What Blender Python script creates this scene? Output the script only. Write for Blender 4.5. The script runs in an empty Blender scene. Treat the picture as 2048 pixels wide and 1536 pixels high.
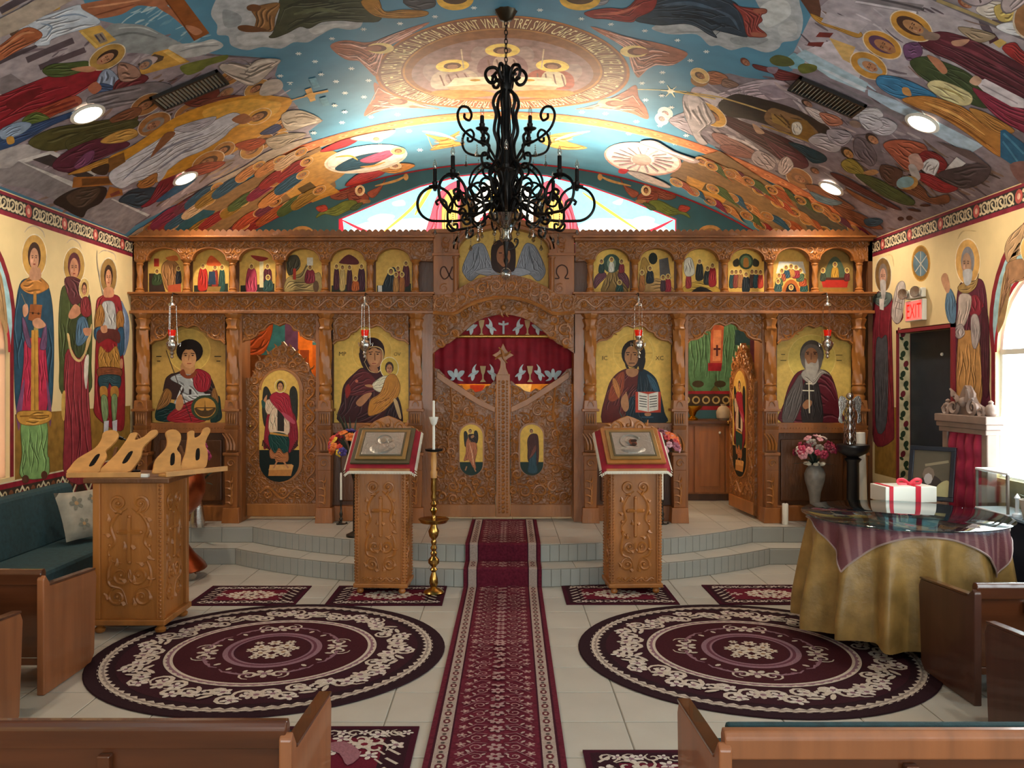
import bpy, bmesh, math, random
from mathutils import Vector, Matrix
from mathutils.geometry import tessellate_polygon
RN = random.Random(11)
sc = bpy.context.scene
COL = sc.collection
PI = math.pi
F, VX, VY, H = 1700.0, 1005.0, 755.0, 1.75      # focal length, vanishing point (px), eye height (m)

def lin(c):
    return c / 12.92 if c <= .04045 else ((c + .055) / 1.055) ** 2.4
def hx(s, a=1.0):
    return tuple(lin(int(s[i:i + 2], 16) / 255) for i in (0, 2, 4)) + (a,)
def P(px, py, Y):
    return Vector(((px - VX) * Y / F, Y, H - (py - VY) * Y / F))
def PF(px, py, z=0.0):
    return P(px, py, F * (H - z) / (py - VY))

# ---------------------------------------------------------------- camera
cam = bpy.data.cameras.new('camera')
camo = bpy.data.objects.new('camera', cam)
COL.objects.link(camo)
camo.location = (0, 0, H)
camo.rotation_euler = (PI / 2, 0, 0)
cam.sensor_width = 36
cam.lens = 36 * F / 2048
cam.shift_x = (1024 - VX) / 2048
cam.shift_y = (VY - 768) / 2048
cam.clip_end = 200
sc.camera = camo
# ---------------------------------------------------------------- exposure, world
sc.view_settings.view_transform = 'Standard'
sc.view_settings.look = 'None'
sc.view_settings.gamma = 1
sc.view_settings.use_curve_mapping = False
sc.view_settings.exposure = 0.1
w = bpy.data.worlds.new('overcast_sky')
sc.world = w
w.use_nodes = True
bg = w.node_tree.nodes['Background']
bg.inputs[0].default_value = (.94, .975, 1, 1)
bg.inputs[1].default_value = 12.5

# ---------------------------------------------------------------- materials
MATS = {}
def mat(name, col, rough=.5, metal=0., noise=0., nscale=8., bump=0., bscale=60., emit=0., stretch=None, spec=.5, trans=0., coat=0.):
    if name in MATS: return MATS[name]
    m = bpy.data.materials.new(name)
    m.use_nodes = True
    nt = m.node_tree
    b = nt.nodes['Principled BSDF']
    c = hx(col)
    b.inputs['Base Color'].default_value = c
    b.inputs['Roughness'].default_value = rough
    b.inputs['Metallic'].default_value = metal
    b.inputs['Specular IOR Level'].default_value = spec
    b.inputs['Transmission Weight'].default_value = trans
    b.inputs['Coat Weight'].default_value = coat
    if emit:
        b.inputs['Emission Color'].default_value = c
        b.inputs['Emission Strength'].default_value = emit
    tc = nt.nodes.new('ShaderNodeTexCoord')
    mp = nt.nodes.new('ShaderNodeMapping')
    nt.links.new(tc.outputs['Object'], mp.inputs[0])
    if stretch: mp.inputs['Scale'].default_value = stretch
    if noise:
        n = nt.nodes.new('ShaderNodeTexNoise')
        n.inputs['Scale'].default_value = nscale
        n.inputs['Detail'].default_value = 5
        nt.links.new(mp.outputs[0], n.inputs['Vector'])
        r = nt.nodes.new('ShaderNodeValToRGB')
        r.color_ramp.elements[0].position = .3
        r.color_ramp.elements[1].position = .7
        r.color_ramp.elements[0].color = tuple(x * (1 - noise) for x in c[:3]) + (1,)
        r.color_ramp.elements[1].color = tuple(min(1, x * (1 + noise)) for x in c[:3]) + (1,)
        nt.links.new(n.outputs['Fac'], r.inputs[0])
        nt.links.new(r.outputs[0], b.inputs['Base Color'])
    if bump:
        n2 = nt.nodes.new('ShaderNodeTexNoise')
        n2.inputs['Scale'].default_value = bscale
        n2.inputs['Detail'].default_value = 3
        nt.links.new(mp.outputs[0], n2.inputs['Vector'])
        bp = nt.nodes.new('ShaderNodeBump')
        bp.inputs['Strength'].default_value = bump
        bp.inputs['Distance'].default_value = .01
        nt.links.new(n2.outputs['Fac'], bp.inputs['Height'])
        nt.links.new(bp.outputs[0], b.inputs['Normal'])
    MATS[name] = m
    return m

def paint_mat(name, rough=.55, emit=0., noise=.16, nscale=22., coat=0., spec=.4):
    """pigment colours come from the painted shapes' own colour attribute, brushed up with noise"""
    m = bpy.data.materials.new(name)
    m.use_nodes = True
    nt = m.node_tree
    b = nt.nodes['Principled BSDF']
    b.inputs['Roughness'].default_value = rough
    b.inputs['Specular IOR Level'].default_value = spec
    b.inputs['Coat Weight'].default_value = coat
    a = nt.nodes.new('ShaderNodeAttribute'); a.attribute_name = 'Col'
    tc = nt.nodes.new('ShaderNodeTexCoord')
    n = nt.nodes.new('ShaderNodeTexNoise')
    n.inputs['Scale'].default_value = nscale; n.inputs['Detail'].default_value = 6
    nt.links.new(tc.outputs['Object'], n.inputs['Vector'])
    mr = nt.nodes.new('ShaderNodeMapRange')
    mr.inputs[1].default_value = .3; mr.inputs[2].default_value = .7
    mr.inputs[3].default_value = 1 - noise; mr.inputs[4].default_value = 1 + noise
    nt.links.new(n.outputs['Fac'], mr.inputs[0])
    mx = nt.nodes.new('ShaderNodeVectorMath'); mx.operation = 'SCALE'
    nt.links.new(a.outputs['Color'], mx.inputs[0]); nt.links.new(mr.outputs[0], mx.inputs['Scale'])
    nt.links.new(mx.outputs[0], b.inputs['Base Color'])
    if emit:
        nt.links.new(mx.outputs[0], b.inputs['Emission Color'])
        b.inputs['Emission Strength'].default_value = emit
    MATS[name] = m
    return m

WOOD = mat('carved_oak', '8d5425', .38, noise=.32, nscale=6, bump=.25, bscale=45, stretch=(1, 1, .25), coat=.06)
WOODD = mat('dark_oak', '5f381a', .42, noise=.3, nscale=6, bump=.3, bscale=55, stretch=(1, 1, .3))
WOODL = mat('honey_oak', '9a5f29', .38, noise=.25, nscale=7, bump=.2, bscale=50, stretch=(1, 1, .2))
WOODP = mat('pale_beech', 'c08a4c', .45, noise=.18, nscale=9, stretch=(1, 4, 1))
def carved_mat(name, col):
    m = mat(name, col, .4, noise=.3, nscale=6, coat=.05)
    nt = m.node_tree; b = nt.nodes['Principled BSDF']
    tc = nt.nodes['Texture Coordinate']
    n = nt.nodes.new('ShaderNodeTexNoise'); n.inputs['Scale'].default_value = 9
    mx = nt.nodes.new('ShaderNodeMix'); mx.data_type = 'VECTOR'; mx.inputs[0].default_value = .06
    v = nt.nodes.new('ShaderNodeTexVoronoi'); v.feature = 'SMOOTH_F1'; v.inputs['Scale'].default_value = 26
    wv = nt.nodes.new('ShaderNodeMath'); wv.operation = 'SINE'; ml = nt.nodes.new('ShaderNodeMath'); ml.operation = 'MULTIPLY'; ml.inputs[1].default_value = 16
    bp = nt.nodes.new('ShaderNodeBump'); bp.inputs['Strength'].default_value = .4; bp.inputs['Distance'].default_value = .006
    nt.links.new(tc.outputs['Object'], n.inputs['Vector']); nt.links.new(tc.outputs['Object'], mx.inputs[4]); nt.links.new(n.outputs['Color'], mx.inputs[5])
    nt.links.new(mx.outputs[1], v.inputs['Vector']); nt.links.new(v.outputs['Distance'], ml.inputs[0]); nt.links.new(ml.outputs[0], wv.inputs[0]); nt.links.new(wv.outputs[0], bp.inputs['Height'])
    nt.links.new(bp.outputs[0], b.inputs['Normal'])
    return m
CARV = carved_mat('filigree_oak', '855020')
PEW = mat('pew_veneer', '8a5330', .4, noise=.2, nscale=5, stretch=(3, 3, .3), coat=.2)
PEWD = mat('pew_rail', '4e2814', .22, noise=.25, nscale=5, stretch=(.3, 3, 3), coat=.4)
BRASS = mat('brass', 'b08a48', .25, 1.)
COPPER = mat('copper', 'a85a38', .3, 1., noise=.2, nscale=14)
SILVER = mat('silver', 'c9c6c0', .22, 1., bump=.3, bscale=90)
IRON = mat('black_iron', '17120f', .45, .6, noise=.3)
WAX = mat('white_wax', 'e6dfcf', .5)
WHITE = mat('white_plastic', 'e0dccf', .4)
TEAL = mat('teal_fabric', '18383d', .85, noise=.25, nscale=30, bump=.3, bscale=300)
RED = mat('red_velvet', '8a0a1e', .8, noise=.2, nscale=12)
GOLDCLOTH = mat('gold_damask', '9c7c46', .4, noise=.3, nscale=9, bump=.35, bscale=35)
MURAL = paint_mat('mural_paint', .6, noise=.24, nscale=14, spec=.25)
ICONP = paint_mat('icon_paint', .45, noise=.12, nscale=30, coat=.0, spec=.2)
PRINT = paint_mat('flat_print', .5, noise=.05)
RUG = paint_mat('woven_pile', .95, noise=.22, nscale=120, spec=.1)

# ---------------------------------------------------------------- mesh builder
class MB:
    def __init__(s): s.v = []; s.f = []
    def add(s, v, f):
        o = len(s.v); s.v += [tuple(x) for x in v]; s.f += [tuple(i + o for i in q) for q in f]; return s
    def box(s, x0, x1, y0, y1, z0, z1):
        return s.add([(x0, y0, z0), (x1, y0, z0), (x1, y1, z0), (x0, y1, z0), (x0, y0, z1), (x1, y0, z1), (x1, y1, z1), (x0, y1, z1)],
                     [(0, 3, 2, 1), (4, 5, 6, 7), (0, 1, 5, 4), (1, 2, 6, 5), (2, 3, 7, 6), (3, 0, 4, 7)])
    def taper(s, c, a, b, z0, z1):
        """square frustum: half sizes a at z0, b at z1"""
        v = [(c[0] + sx * h[0], c[1] + sy * h[1], z) for z, h in ((z0, a), (z1, b)) for sx, sy in ((-1, -1), (1, -1), (1, 1), (-1, 1))]
        return s.add(v, [(0, 3, 2, 1), (4, 5, 6, 7), (0, 1, 5, 4), (1, 2, 6, 5), (2, 3, 7, 6), (3, 0, 4, 7)])
    def prism(s, pts, y0, y1, ax='y'):
        """polygon (u,w) extruded along one axis from y0 (front) to y1"""
        n = len(pts)
        def mk(u, w, d): return {'y': (u, d, w), 'x': (d, u, w), 'z': (u, w, d)}[ax]
        v = [mk(u, w, y0) for u, w in pts] + [mk(u, w, y1) for u, w in pts]
        t = tessellate_polygon([[Vector((u, w, 0)) for u, w in pts]])
        f = [tuple(q) for q in t] + [tuple(i + n for i in q)[::-1] for q in t]
        f += [(i, (i + 1) % n, n + (i + 1) % n, n + i) for i in range(n)]
        return s.add(v, f)
    def lathe(s, prof, n=20, c=(0, 0, 0), fn=None):
        v = []
        for r, z in prof:
            for k in range(n):
                a = 2 * PI * k / n
                rr = r * (fn(a, z) if fn else 1)
                v.append((c[0] + rr * math.cos(a), c[1] + rr * math.sin(a), c[2] + z))
        f = [(i * n + k, i * n + (k + 1) % n, (i + 1) * n + (k + 1) % n, (i + 1) * n + k) for i in range(len(prof) - 1) for k in range(n)]
        f += [tuple(range(n))[::-1], tuple(range((len(prof) - 1) * n, len(prof) * n))]
        return s.add(v, f)
    def tube(s, path, r, n=6, flat=1.0):
        path = [Vector(p) for p in path]; m = len(path); v = []
        up = None
        for i, p in enumerate(path):
            d = (path[min(i + 1, m - 1)] - path[max(i - 1, 0)])
            d = d.normalized() if d.length > 1e-9 else Vector((0, 0, 1))
            if up is None:
                up = d.cross(Vector((.31, .95, .05))).normalized()
            else:
                up = (up - d * up.dot(d)).normalized()
            sd = d.cross(up)
            rr = r[i] if isinstance(r, (list, tuple)) else r
            for k in range(n):
                a = 2 * PI * k / n
                v.append(p + up * rr * math.cos(a) + sd * rr * flat * math.sin(a))
        f = [(i * n + k, i * n + (k + 1) % n, (i + 1) * n + (k + 1) % n, (i + 1) * n + k) for i in range(m - 1) for k in range(n)]
        f += [tuple(range(n))[::-1], tuple(range((m - 1) * n, m * n))]
        return s.add(v, f)
    def ball(s, c, r, n=8, sz=1.0, sx=1.0, sy=1.0):
        m = max(4, n // 2 + 1); v = []
        for i in range(m + 1):
            t = PI * i / m
            for k in range(n):
                a = 2 * PI * k / n
                v.append((c[0] + sx * r * math.sin(t) * math.cos(a), c[1] + sy * r * math.sin(t) * math.sin(a), c[2] + sz * r * math.cos(t)))
        return s.add(v, [(i * n + k, (i + 1) * n + k, (i + 1) * n + (k + 1) % n, i * n + (k + 1) % n) for i in range(m) for k in range(n)])
    def move(s, M):
        s.v = [tuple(M @ Vector(p)) for p in s.v]; return s
    def build(s, name, m=None, parent=None, smooth=None, bevel=0, loc=None):
        me = bpy.data.meshes.new(name)
        me.from_pydata(s.v, [], s.f)
        bm = bmesh.new(); bm.from_mesh(me); bmesh.ops.recalc_face_normals(bm, faces=bm.faces); bm.to_mesh(me); bm.free()
        if smooth is not None:
            me.polygons.foreach_set('use_smooth', [True] * len(me.polygons))
            me.set_sharp_from_angle(angle=math.radians(smooth))
        if m: me.materials.append(m)
        o = bpy.data.objects.new(name, me); COL.objects.link(o)
        if loc: o.location = loc
        if parent: o.parent = parent
        if bevel:
            b = o.modifiers.new('bevel', 'BEVEL'); b.width = bevel; b.segments = 2; b.limit_method = 'ANGLE'
        return o

def tag(o, label=None, cat=None, group=None, kind=None):
    if label: o['label'] = label
    if cat: o['category'] = cat
    if group: o['group'] = group
    if kind: o['kind'] = kind
    return o
def thing(name, label, cat, loc=(0, 0, 0), rz=0, group=None):
    o = bpy.data.objects.new(name, None); COL.objects.link(o)
    o.empty_display_size = .1
    o.location = loc; o.rotation_euler.z = rz
    return tag(o, label, cat, group)
def dup(o, parent=None, loc=None, rz=None, label=None):
    c = o.copy(); COL.objects.link(c)
    if parent is not None: c.parent = parent
    if loc is not None: c.location = loc
    if rz is not None: c.rotation_euler.z = rz
    if label: c['label'] = label
    for ch in list(o.children): dup(ch, c)
    return c
def struct(o): o['kind'] = 'structure'; return o

# ---------------------------------------------------------------- painting on surfaces
class Plane:
    """flat surface: px->(u,v) by ray; (u,v,d)->xyz"""
    du = None
    def __init__(s, kind, pos):
        s.k = kind; s.p = pos; s.g = {}
    def uv(s, x, y):
        if s.k == 'raw': return (x, y)
        dx = (x - VX) / F; dz = -(y - VY) / F
        if s.k == 'y': return (dx * s.p, H + dz * s.p)
        t = s.p / dx                                    # 'x' wall
        return (t, H + dz * t)
    def xyz(s, u, v, d):
        if s.k == 'raw': return (u, v, d)
        if s.k == 'y': return (u, s.p - d, v)
        return (s.p - d * (1 if s.p > 0 else -1), u, v)
RV, ZC = 6.13, -1.75                                     # vault radius, axis height
class Vault:
    du = .16
    p = 0
    def __init__(s): s.g = {}
    def uv(s, x, y):
        dx = (x - VX) / F; dz = -(y - VY) / F
        a = dx * dx + dz * dz; b = dz * (H - ZC); c = (H - ZC) ** 2 - RV * RV
        t = (-b + math.sqrt(b * b - a * c)) / a
        return (RV * math.atan2(dx * t, H + dz * t - ZC), t)
    def xyz(s, u, v, d):
        # chords between facet edges, offset inwards
        k = math.floor(u / s.du); f = u / s.du - k
        a0 = k * s.du / RV; a1 = (k + 1) * s.du / RV; r = RV - d
        return (r * ((1 - f) * math.sin(a0) + f * math.sin(a1)), v, ZC + r * ((1 - f) * math.cos(a0) + f * math.cos(a1)))

def smooth(pts, n=4, closed=True):
    """Catmull-Rom"""
    m = len(pts); out = []
    if m < 3: return pts
    for i in range(m if closed else m - 1):
        g = (lambda j: pts[j % m]) if closed else (lambda j: pts[max(0, min(m - 1, j))])
        p0, p1, p2, p3 = g(i - 1), g(i), g(i + 1), g(i + 2)
        for k in range(n):
            t = k / n
            out.append(tuple(.5 * (2 * p1[a] + (p2[a] - p0[a]) * t + (2 * p0[a] - 5 * p1[a] + 4 * p2[a] - p3[a]) * t * t + (3 * p1[a] - p0[a] - 3 * p2[a] + p3[a]) * t ** 3) for a in (0, 1)))
    if not closed: out.append(pts[-1])
    return out
def dens(pts, step):
    out = []
    for i, p in enumerate(pts):
        q = pts[(i + 1) % len(pts)]
        n = max(1, int(math.hypot(q[0] - p[0], q[1] - p[1]) / step))
        out += [(p[0] + (q[0] - p[0]) * k / n, p[1] + (q[1] - p[1]) * k / n) for k in range(n)]
    return out
def mixc(c, d, t): return tuple(c[i] * (1 - t) + d[i] * t for i in range(3)) + (1,)

class Paint:
    STEP = .00003
    def __init__(s, surf, cell=14., step=None):
        s.s = surf; s.v = []; s.f = []; s.c = []; s.o = (0, 0); s.k = 1.0; s.cell = cell; s.T = None
        s.base = 1
        if step: s.STEP = step
    def tr(s, p):
        if s.T: return s.T(p[0], p[1])
        return (s.o[0] + p[0] * s.k, s.o[1] + p[1] * s.k)
    def tris(s, px, tris, col):
        if isinstance(col, str): col = hx(col)
        px = [s.tr(p) for p in px]
        xs = [p[0] for p in px]; ys = [p[1] for p in px]
        cells = [(i, j) for i in range(int(min(xs) // s.cell), int(max(xs) // s.cell) + 1) for j in range(int(min(ys) // s.cell), int(max(ys) // s.cell) + 1)]
        L = 1 + max([s.s.g.get(c, s.base) for c in cells] or [0])
        for c in cells: s.s.g[c] = L
        d = L * s.STEP
        uv = [s.s.uv(*p) for p in px]
        du = s.s.du
        for t in tris:
            pl = [[uv[i] for i in t]]
            if du:
                res = []
                k0 = math.floor(min(p[0] for p in pl[0]) / du); k1 = math.floor(max(p[0] for p in pl[0]) / du)
                rest = pl[0]
                for k in range(k0 + 1, k1 + 1):
                    x = k * du; a = []; b = []
                    for i, p in enumerate(rest):
                        q = rest[(i + 1) % len(rest)]
                        (a if p[0] <= x else b).append(p)
                        if p[0] == x: b.append(p)
                        elif (p[0] < x) != (q[0] < x) and q[0] != x:
                            f = (x - p[0]) / (q[0] - p[0]); c = (x, p[1] + f * (q[1] - p[1])); a.append(c); b.append(c)
                    if len(a) > 2: res.append((a, k - 1))
                    rest = b
                    if len(rest) < 3: break
                if len(rest) > 2: res.append((rest, k1))
                for pg, k in res:
                    o = len(s.v)
                    for u, v in pg:
                        u = min(max(u, k * du + 1e-6), (k + 1) * du - 1e-6)
                        s.v.append(s.s.xyz(u, v, d)); s.c.append(col)
                    s.f.append(tuple(range(o, o + len(pg))))
            else:
                o = len(s.v)
                for u, v in pl[0]: s.v.append(s.s.xyz(u, v, d)); s.c.append(col)
                s.f.append((o, o + 1, o + 2))
    def poly(s, pts, col):
        if s.s.du: pts = dens(pts, 26 / s.k if not s.T else 40)
        s.tris(pts, tessellate_polygon([[Vector((p[0], p[1], 0)) for p in pts]]), col)
    def ell(s, cx, cy, rx, ry, rot, col, n=None, a0=0, a1=360):
        r = math.radians(rot); c, q = math.cos(r), math.sin(r)
        n = n or max(8, min(36, int(6 + (rx + ry) * .35 * s.k)))
        pts = []
        for i in range(n if a1 - a0 == 360 else n + 1):
            a = math.radians(a0 + (a1 - a0) * i / n)
            x, y = rx * math.cos(a), ry * math.sin(a)
            pts.append((cx + x * c - y * q, cy + x * q + y * c))
        s.tris([(cx, cy)] + pts, [(0, i, i % len(pts) + 1) if a1 - a0 == 360 else (0, i, i + 1) for i in range(1, len(pts) + (1 if a1 - a0 == 360 else 0))] if a1 - a0 != 360 else
               [(0, i, i % len(pts) + 1) for i in range(1, len(pts) + 1)], col)
    def line(s, pts, w, col, taper=False, closed=False):
        pts = [pts[i] for i in range(len(pts)) if i == 0 or pts[i] != pts[i - 1]]
        m = len(pts); L = []; R = []
        if m < 2: return
        for i, p in enumerate(pts):
            a = pts[(i - 1) % m] if closed else pts[max(0, i - 1)]; b = pts[(i + 1) % m] if closed else pts[min(m - 1, i + 1)]
            dx, dy = b[0] - a[0], b[1] - a[1]; l = math.hypot(dx, dy) or 1
            ww = w / 2 * ((.25 + .75 * math.sin(PI * (i + .4) / (m - .2))) if taper else 1)
            L.append((p[0] - dy / l * ww, p[1] + dx / l * ww)); R.append((p[0] + dy / l * ww, p[1] - dx / l * ww))
        V = L + R; t = []
        for i in range(m if closed else m - 1):
            j = (i + 1) % m
            t += [(i, j, m + j), (i, m + j, m + i)]
        s.tris(V, t, col)
    def ring(s, cx, cy, r0, r1, col, n=64, zig=0):
        pts = []
        for r, zz in ((r0, 0), (r1, zig)):
            for i in range(n):
                a = 2 * PI * i / n
                q = r + (zz if i % 2 else 0)
                pts.append((cx + q * math.cos(a), cy + q * math.sin(a)))
        t = []
        for i in range(n):
            j = (i + 1) % n
            t += [(i, j, n + j), (i, n + j, n + i)]
        s.tris(pts, t, col)
    def folds(s, pts, col, n):
        """painted drapery: dark furrows with a lighter ridge beside each"""
        c = hx(col)
        mx = sum(p[0] for p in pts) / len(pts); my = sum(p[1] for p in pts) / len(pts)
        sxx = sum((p[0] - mx) ** 2 for p in pts); syy = sum((p[1] - my) ** 2 for p in pts); sxy = sum((p[0] - mx) * (p[1] - my) for p in pts)
        a = .5 * math.atan2(2 * sxy, sxx - syy); ca, sa = math.cos(a), math.sin(a)
        q = [((p[0] - mx) * ca + (p[1] - my) * sa, -(p[0] - mx) * sa + (p[1] - my) * ca) for p in pts]
        lo = min(p[0] for p in q); hi = max(p[0] for p in q)
        wid = (max(p[1] for p in q) - min(p[1] for p in q))
        n = max(2, int(n * 1.5))
        for k in range(n):
            f = (k + .7) / (n + .4) + RN.uniform(-.05, .05)
            t0 = lo + (hi - lo) * RN.uniform(.03, .45); t1 = min(hi - (hi - lo) * .04, t0 + (hi - lo) * RN.uniform(.3, .65))
            ph = RN.uniform(0, 6); sl = RN.uniform(-.12, .12)
            for dk in (1, 0):
                line = []
                for i in range(8):
                    t = t0 + (t1 - t0) * i / 7
                    ys = []
                    for j in range(len(q)):
                        u, v = q[j], q[(j + 1) % len(q)]
                        if (u[0] <= t) != (v[0] <= t): ys.append(u[1] + (t - u[0]) / (v[0] - u[0]) * (v[1] - u[1]))
                    if len(ys) < 2: continue
                    fy = min(.97, max(.03, f + .04 * math.sin(i * .9 + ph) + sl * (i / 7 - .5) + (0 if dk else .35 / n)))
                    y = min(ys) + (max(ys) - min(ys)) * fy
                    line.append((mx + t * ca - y * sa, my + t * sa + y * ca))
                if len(line) > 2:
                    cc = mixc(c, (c[0] * .12, c[1] * .1, c[2] * .1, 1), .7) if dk else mixc(c, tuple(min(1, x * 1.9 + .05) for x in c[:3]) + (1,), .6)
                    s.line(line, wid / (n * 3.2 + 1) * (1 if dk else .8), cc, True)
    def head(s, x, y, rx, ry, rot, hair, skin, halo, hs=.6, beard=None, turn=0.):
        r = math.radians(rot)
        def L(u, v): return (x + u * rx * math.cos(r) + v * ry * math.sin(r), y + u * rx * math.sin(r) - v * ry * math.cos(r))
        def E(u, v, a, b, c, n=None): s.ell(*L(u, v), a * rx, b * ry, rot, c, n)
        if halo not in ('-', None):
            h = hx(halo)
            s.ell(x, y, rx, ry, rot, mixc(h, (1, 1, .85, 1), .45))
            s.ell(x, y, rx * .94, ry * .94, rot, halo)
        t = turn * hs
        big = rx * s.k > 4.5
        E(0, .02, hs * .8, hs * .95, hair)
        E(t * .2, -hs * .2, hs * .56, hs * .78, skin)
        sk = hx(skin)
        if beard: E(t * .25, -hs * .72, hs * .46, hs * .52, beard); E(t * .25, -hs * .3, hs * .44, hs * .5, skin)
        if big:
            dk = mixc(sk, (.02, .01, .01, 1), .75)
            for sg in (-1, 1):
                E(t * .3 + sg * hs * .22, -hs * .1, hs * .12, hs * .06, dk, 6)
                s.line([L(t * .3 + sg * hs * .1, hs * .04), L(t * .3 + sg * hs * .36, hs * .02)], hs * .07 * ry, dk)
            s.line([L(t * .35, 0), L(t * .4 + hs * .03, -hs * .38)], hs * .09 * rx, mixc(sk, (.1, .02, 0, 1), .45))
            s.line([L(t * .3 - hs * .14, -hs * .56), L(t * .3 + hs * .14, -hs * .56)], hs * .09 * ry, '8a3a30')
            E(t * .2 - hs * .3, -hs * .34, hs * .1, hs * .16, mixc(sk, (1, .6, .5, 1), .25), 6)
    def draw(s, txt):
        """one shape a line: kind colour numbers (s smooth blob, p polygon, l stroke, c smooth stroke, e ellipse, h head)"""
        for ln in txt.strip().split('\n'):
            t = ln.split()
            if not t: continue
            k = t[0]
            if k == 'h':
                n = [float(q) for q in t[1:6]]
                ex = t[9:]
                s.head(*n, t[6], t[7], t[8], float(ex[0]) if ex else .6, ex[1] if len(ex) > 1 and ex[1] != '-' else None, float(ex[2]) if len(ex) > 2 else 0.)
                continue
            col = t[1]; nf = 0
            if '/' in col: col, nf = col.split('/'); nf = int(nf)
            n = [float(q) for q in t[2:]]
            if k == 'b':                   # scattered brush strokes inside a polygon: count, angle, length, width
                pg = list(zip(n[4::2], n[5::2])); cs = col.split(',')
                xs = [q[0] for q in pg]; ys = [q[1] for q in pg]; done = 0
                while done < n[0]:
                    x, y = RN.uniform(min(xs), max(xs)), RN.uniform(min(ys), max(ys)); done += 1
                    ins = False
                    for i in range(len(pg)):
                        a_, b_ = pg[i], pg[i - 1]
                        if (a_[1] > y) != (b_[1] > y) and x < (b_[0] - a_[0]) * (y - a_[1]) / (b_[1] - a_[1]) + a_[0]: ins = not ins
                    if not ins: continue
                    an = math.radians(n[1] + RN.uniform(-16, 16)); L = n[2] * RN.uniform(.4, 1.2); w_ = n[3] * RN.uniform(.4, 1.2)
                    dx, dy = math.cos(an) * L / 2, math.sin(an) * L / 2; q = RN.uniform(-.12, .12) * L
                    s.line(smooth([(x - dx, y - dy), (x - dy / L * q, y + dx / L * q), (x + dx, y + dy)], 3, False), w_, RN.choice(cs), True)
                continue
            if k == 'e': s.ell(n[0], n[1], n[2], n[3], n[4] if len(n) > 4 else 0, col)
            elif k in 'lc':
                pts = list(zip(n[1::2], n[2::2]))
                s.line(smooth(pts, 5, False) if k == 'c' else pts, n[0], col, k == 'c' and nf == 0)
            else:
                pts = list(zip(n[0::2], n[1::2]))
                if k == 's': pts = smooth(pts, 4)
                s.poly(pts, col)
                if nf:
                    s.folds(pts, col, nf)
                    c0 = hx(col); s.line(pts, 1.1 / s.k if not s.T else 1.1, mixc(c0, (.01, .008, .006, 1), .6), closed=True)
    def text(s, txt, x, y, h, col, rot=0., sx=1.0, center=True):
        r = math.radians(rot); c, q = math.cos(r), math.sin(r)
        V, T, W = glyphs(txt)
        off = -W / 2 if center else 0
        s.tris([(x + ((a + off) * sx * c + b * q) * h, y + ((a + off) * sx * q - b * c) * h) for a, b in V], T, col)
    def build(s, name, m, parent=None, loc=None):
        me = bpy.data.meshes.new(name)
        me.from_pydata(s.v, [], s.f)
        a = me.color_attributes.new('Col', 'FLOAT_COLOR', 'POINT')
        a.data.foreach_set('color', [x for c in s.c for x in c])
        me.materials.append(m)
        o = bpy.data.objects.new(name, me); COL.objects.link(o)
        if parent: o.parent = parent
        if loc: o.location = loc
        return o
GL = {}
def glyphs(txt):
    """outline of a word in the built-in font: 2-D vertices, triangles, width (cap height about .7)"""
    if txt not in GL:
        cu = bpy.data.curves.new('lettering', 'FONT'); cu.body = txt; cu.resolution_u = 2
        ob = bpy.data.objects.new('lettering', cu); COL.objects.link(ob)
        dg = bpy.context.evaluated_depsgraph_get()
        me = ob.evaluated_get(dg).to_mesh()
        me.calc_loop_triangles()
        V = [(v.co.x, v.co.y) for v in me.vertices]; T = [tuple(t.vertices) for t in me.loop_triangles]
        W = max([v[0] for v in V] or [.3])
        ob.evaluated_get(dg).to_mesh_clear()
        bpy.data.objects.remove(ob); bpy.data.curves.remove(cu)
        GL[txt] = (V, T, W)
    return GL[txt]
# ---------------------------------------------------------------- lights of the room
VA = Vault()
XL, XR, YB, YBK = -3.7, 3.7, 10.47, -4.2
ZD, ZS = .306, .153                       # dais and middle step heights
def lamp(name, kind, loc, energy, col=(1, .8, .58), **kw):
    l = bpy.data.lights.new(name, kind); l.energy = energy; l.color = col
    o = bpy.data.objects.new(name, l); COL.objects.link(o); o.location = loc
    for k, v in kw.items(): setattr(l, k, v)
    return o
CANS = [VA.uv(*p) for p in ((172, 222), (368, 352), (1848, 240), (1665, 372))]
CANS += [(sg * 2.75, y) for y in (2.4, .2, -2.0) for sg in (-1, 1)]
for u, v in CANS:
    p = Vector(VA.xyz(u, v, .07))
    o = lamp('recessed_bulb', 'SPOT', p, 88, (1, .85, .67), spot_size=2.6, spot_blend=.8, shadow_soft_size=.06)
# flood lamps standing behind the iconostasis crest, aimed at the vault; lamps of the altar room
for sx in (-1, 1):
    o = lamp('crest_flood', 'SPOT', (sx * .9, 8.78, 3.30), 230, (1, .86, .66), spot_size=2.5, spot_blend=1., shadow_soft_size=.05)
    o.rotation_euler = (PI + .12, 0, 0)
for x in (-1.9, 0, 1.9):
    lamp('altar_room_bulb', 'POINT', (x, 9.55, 2.55), 42, (1, .7, .4), shadow_soft_size=.1)

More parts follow.
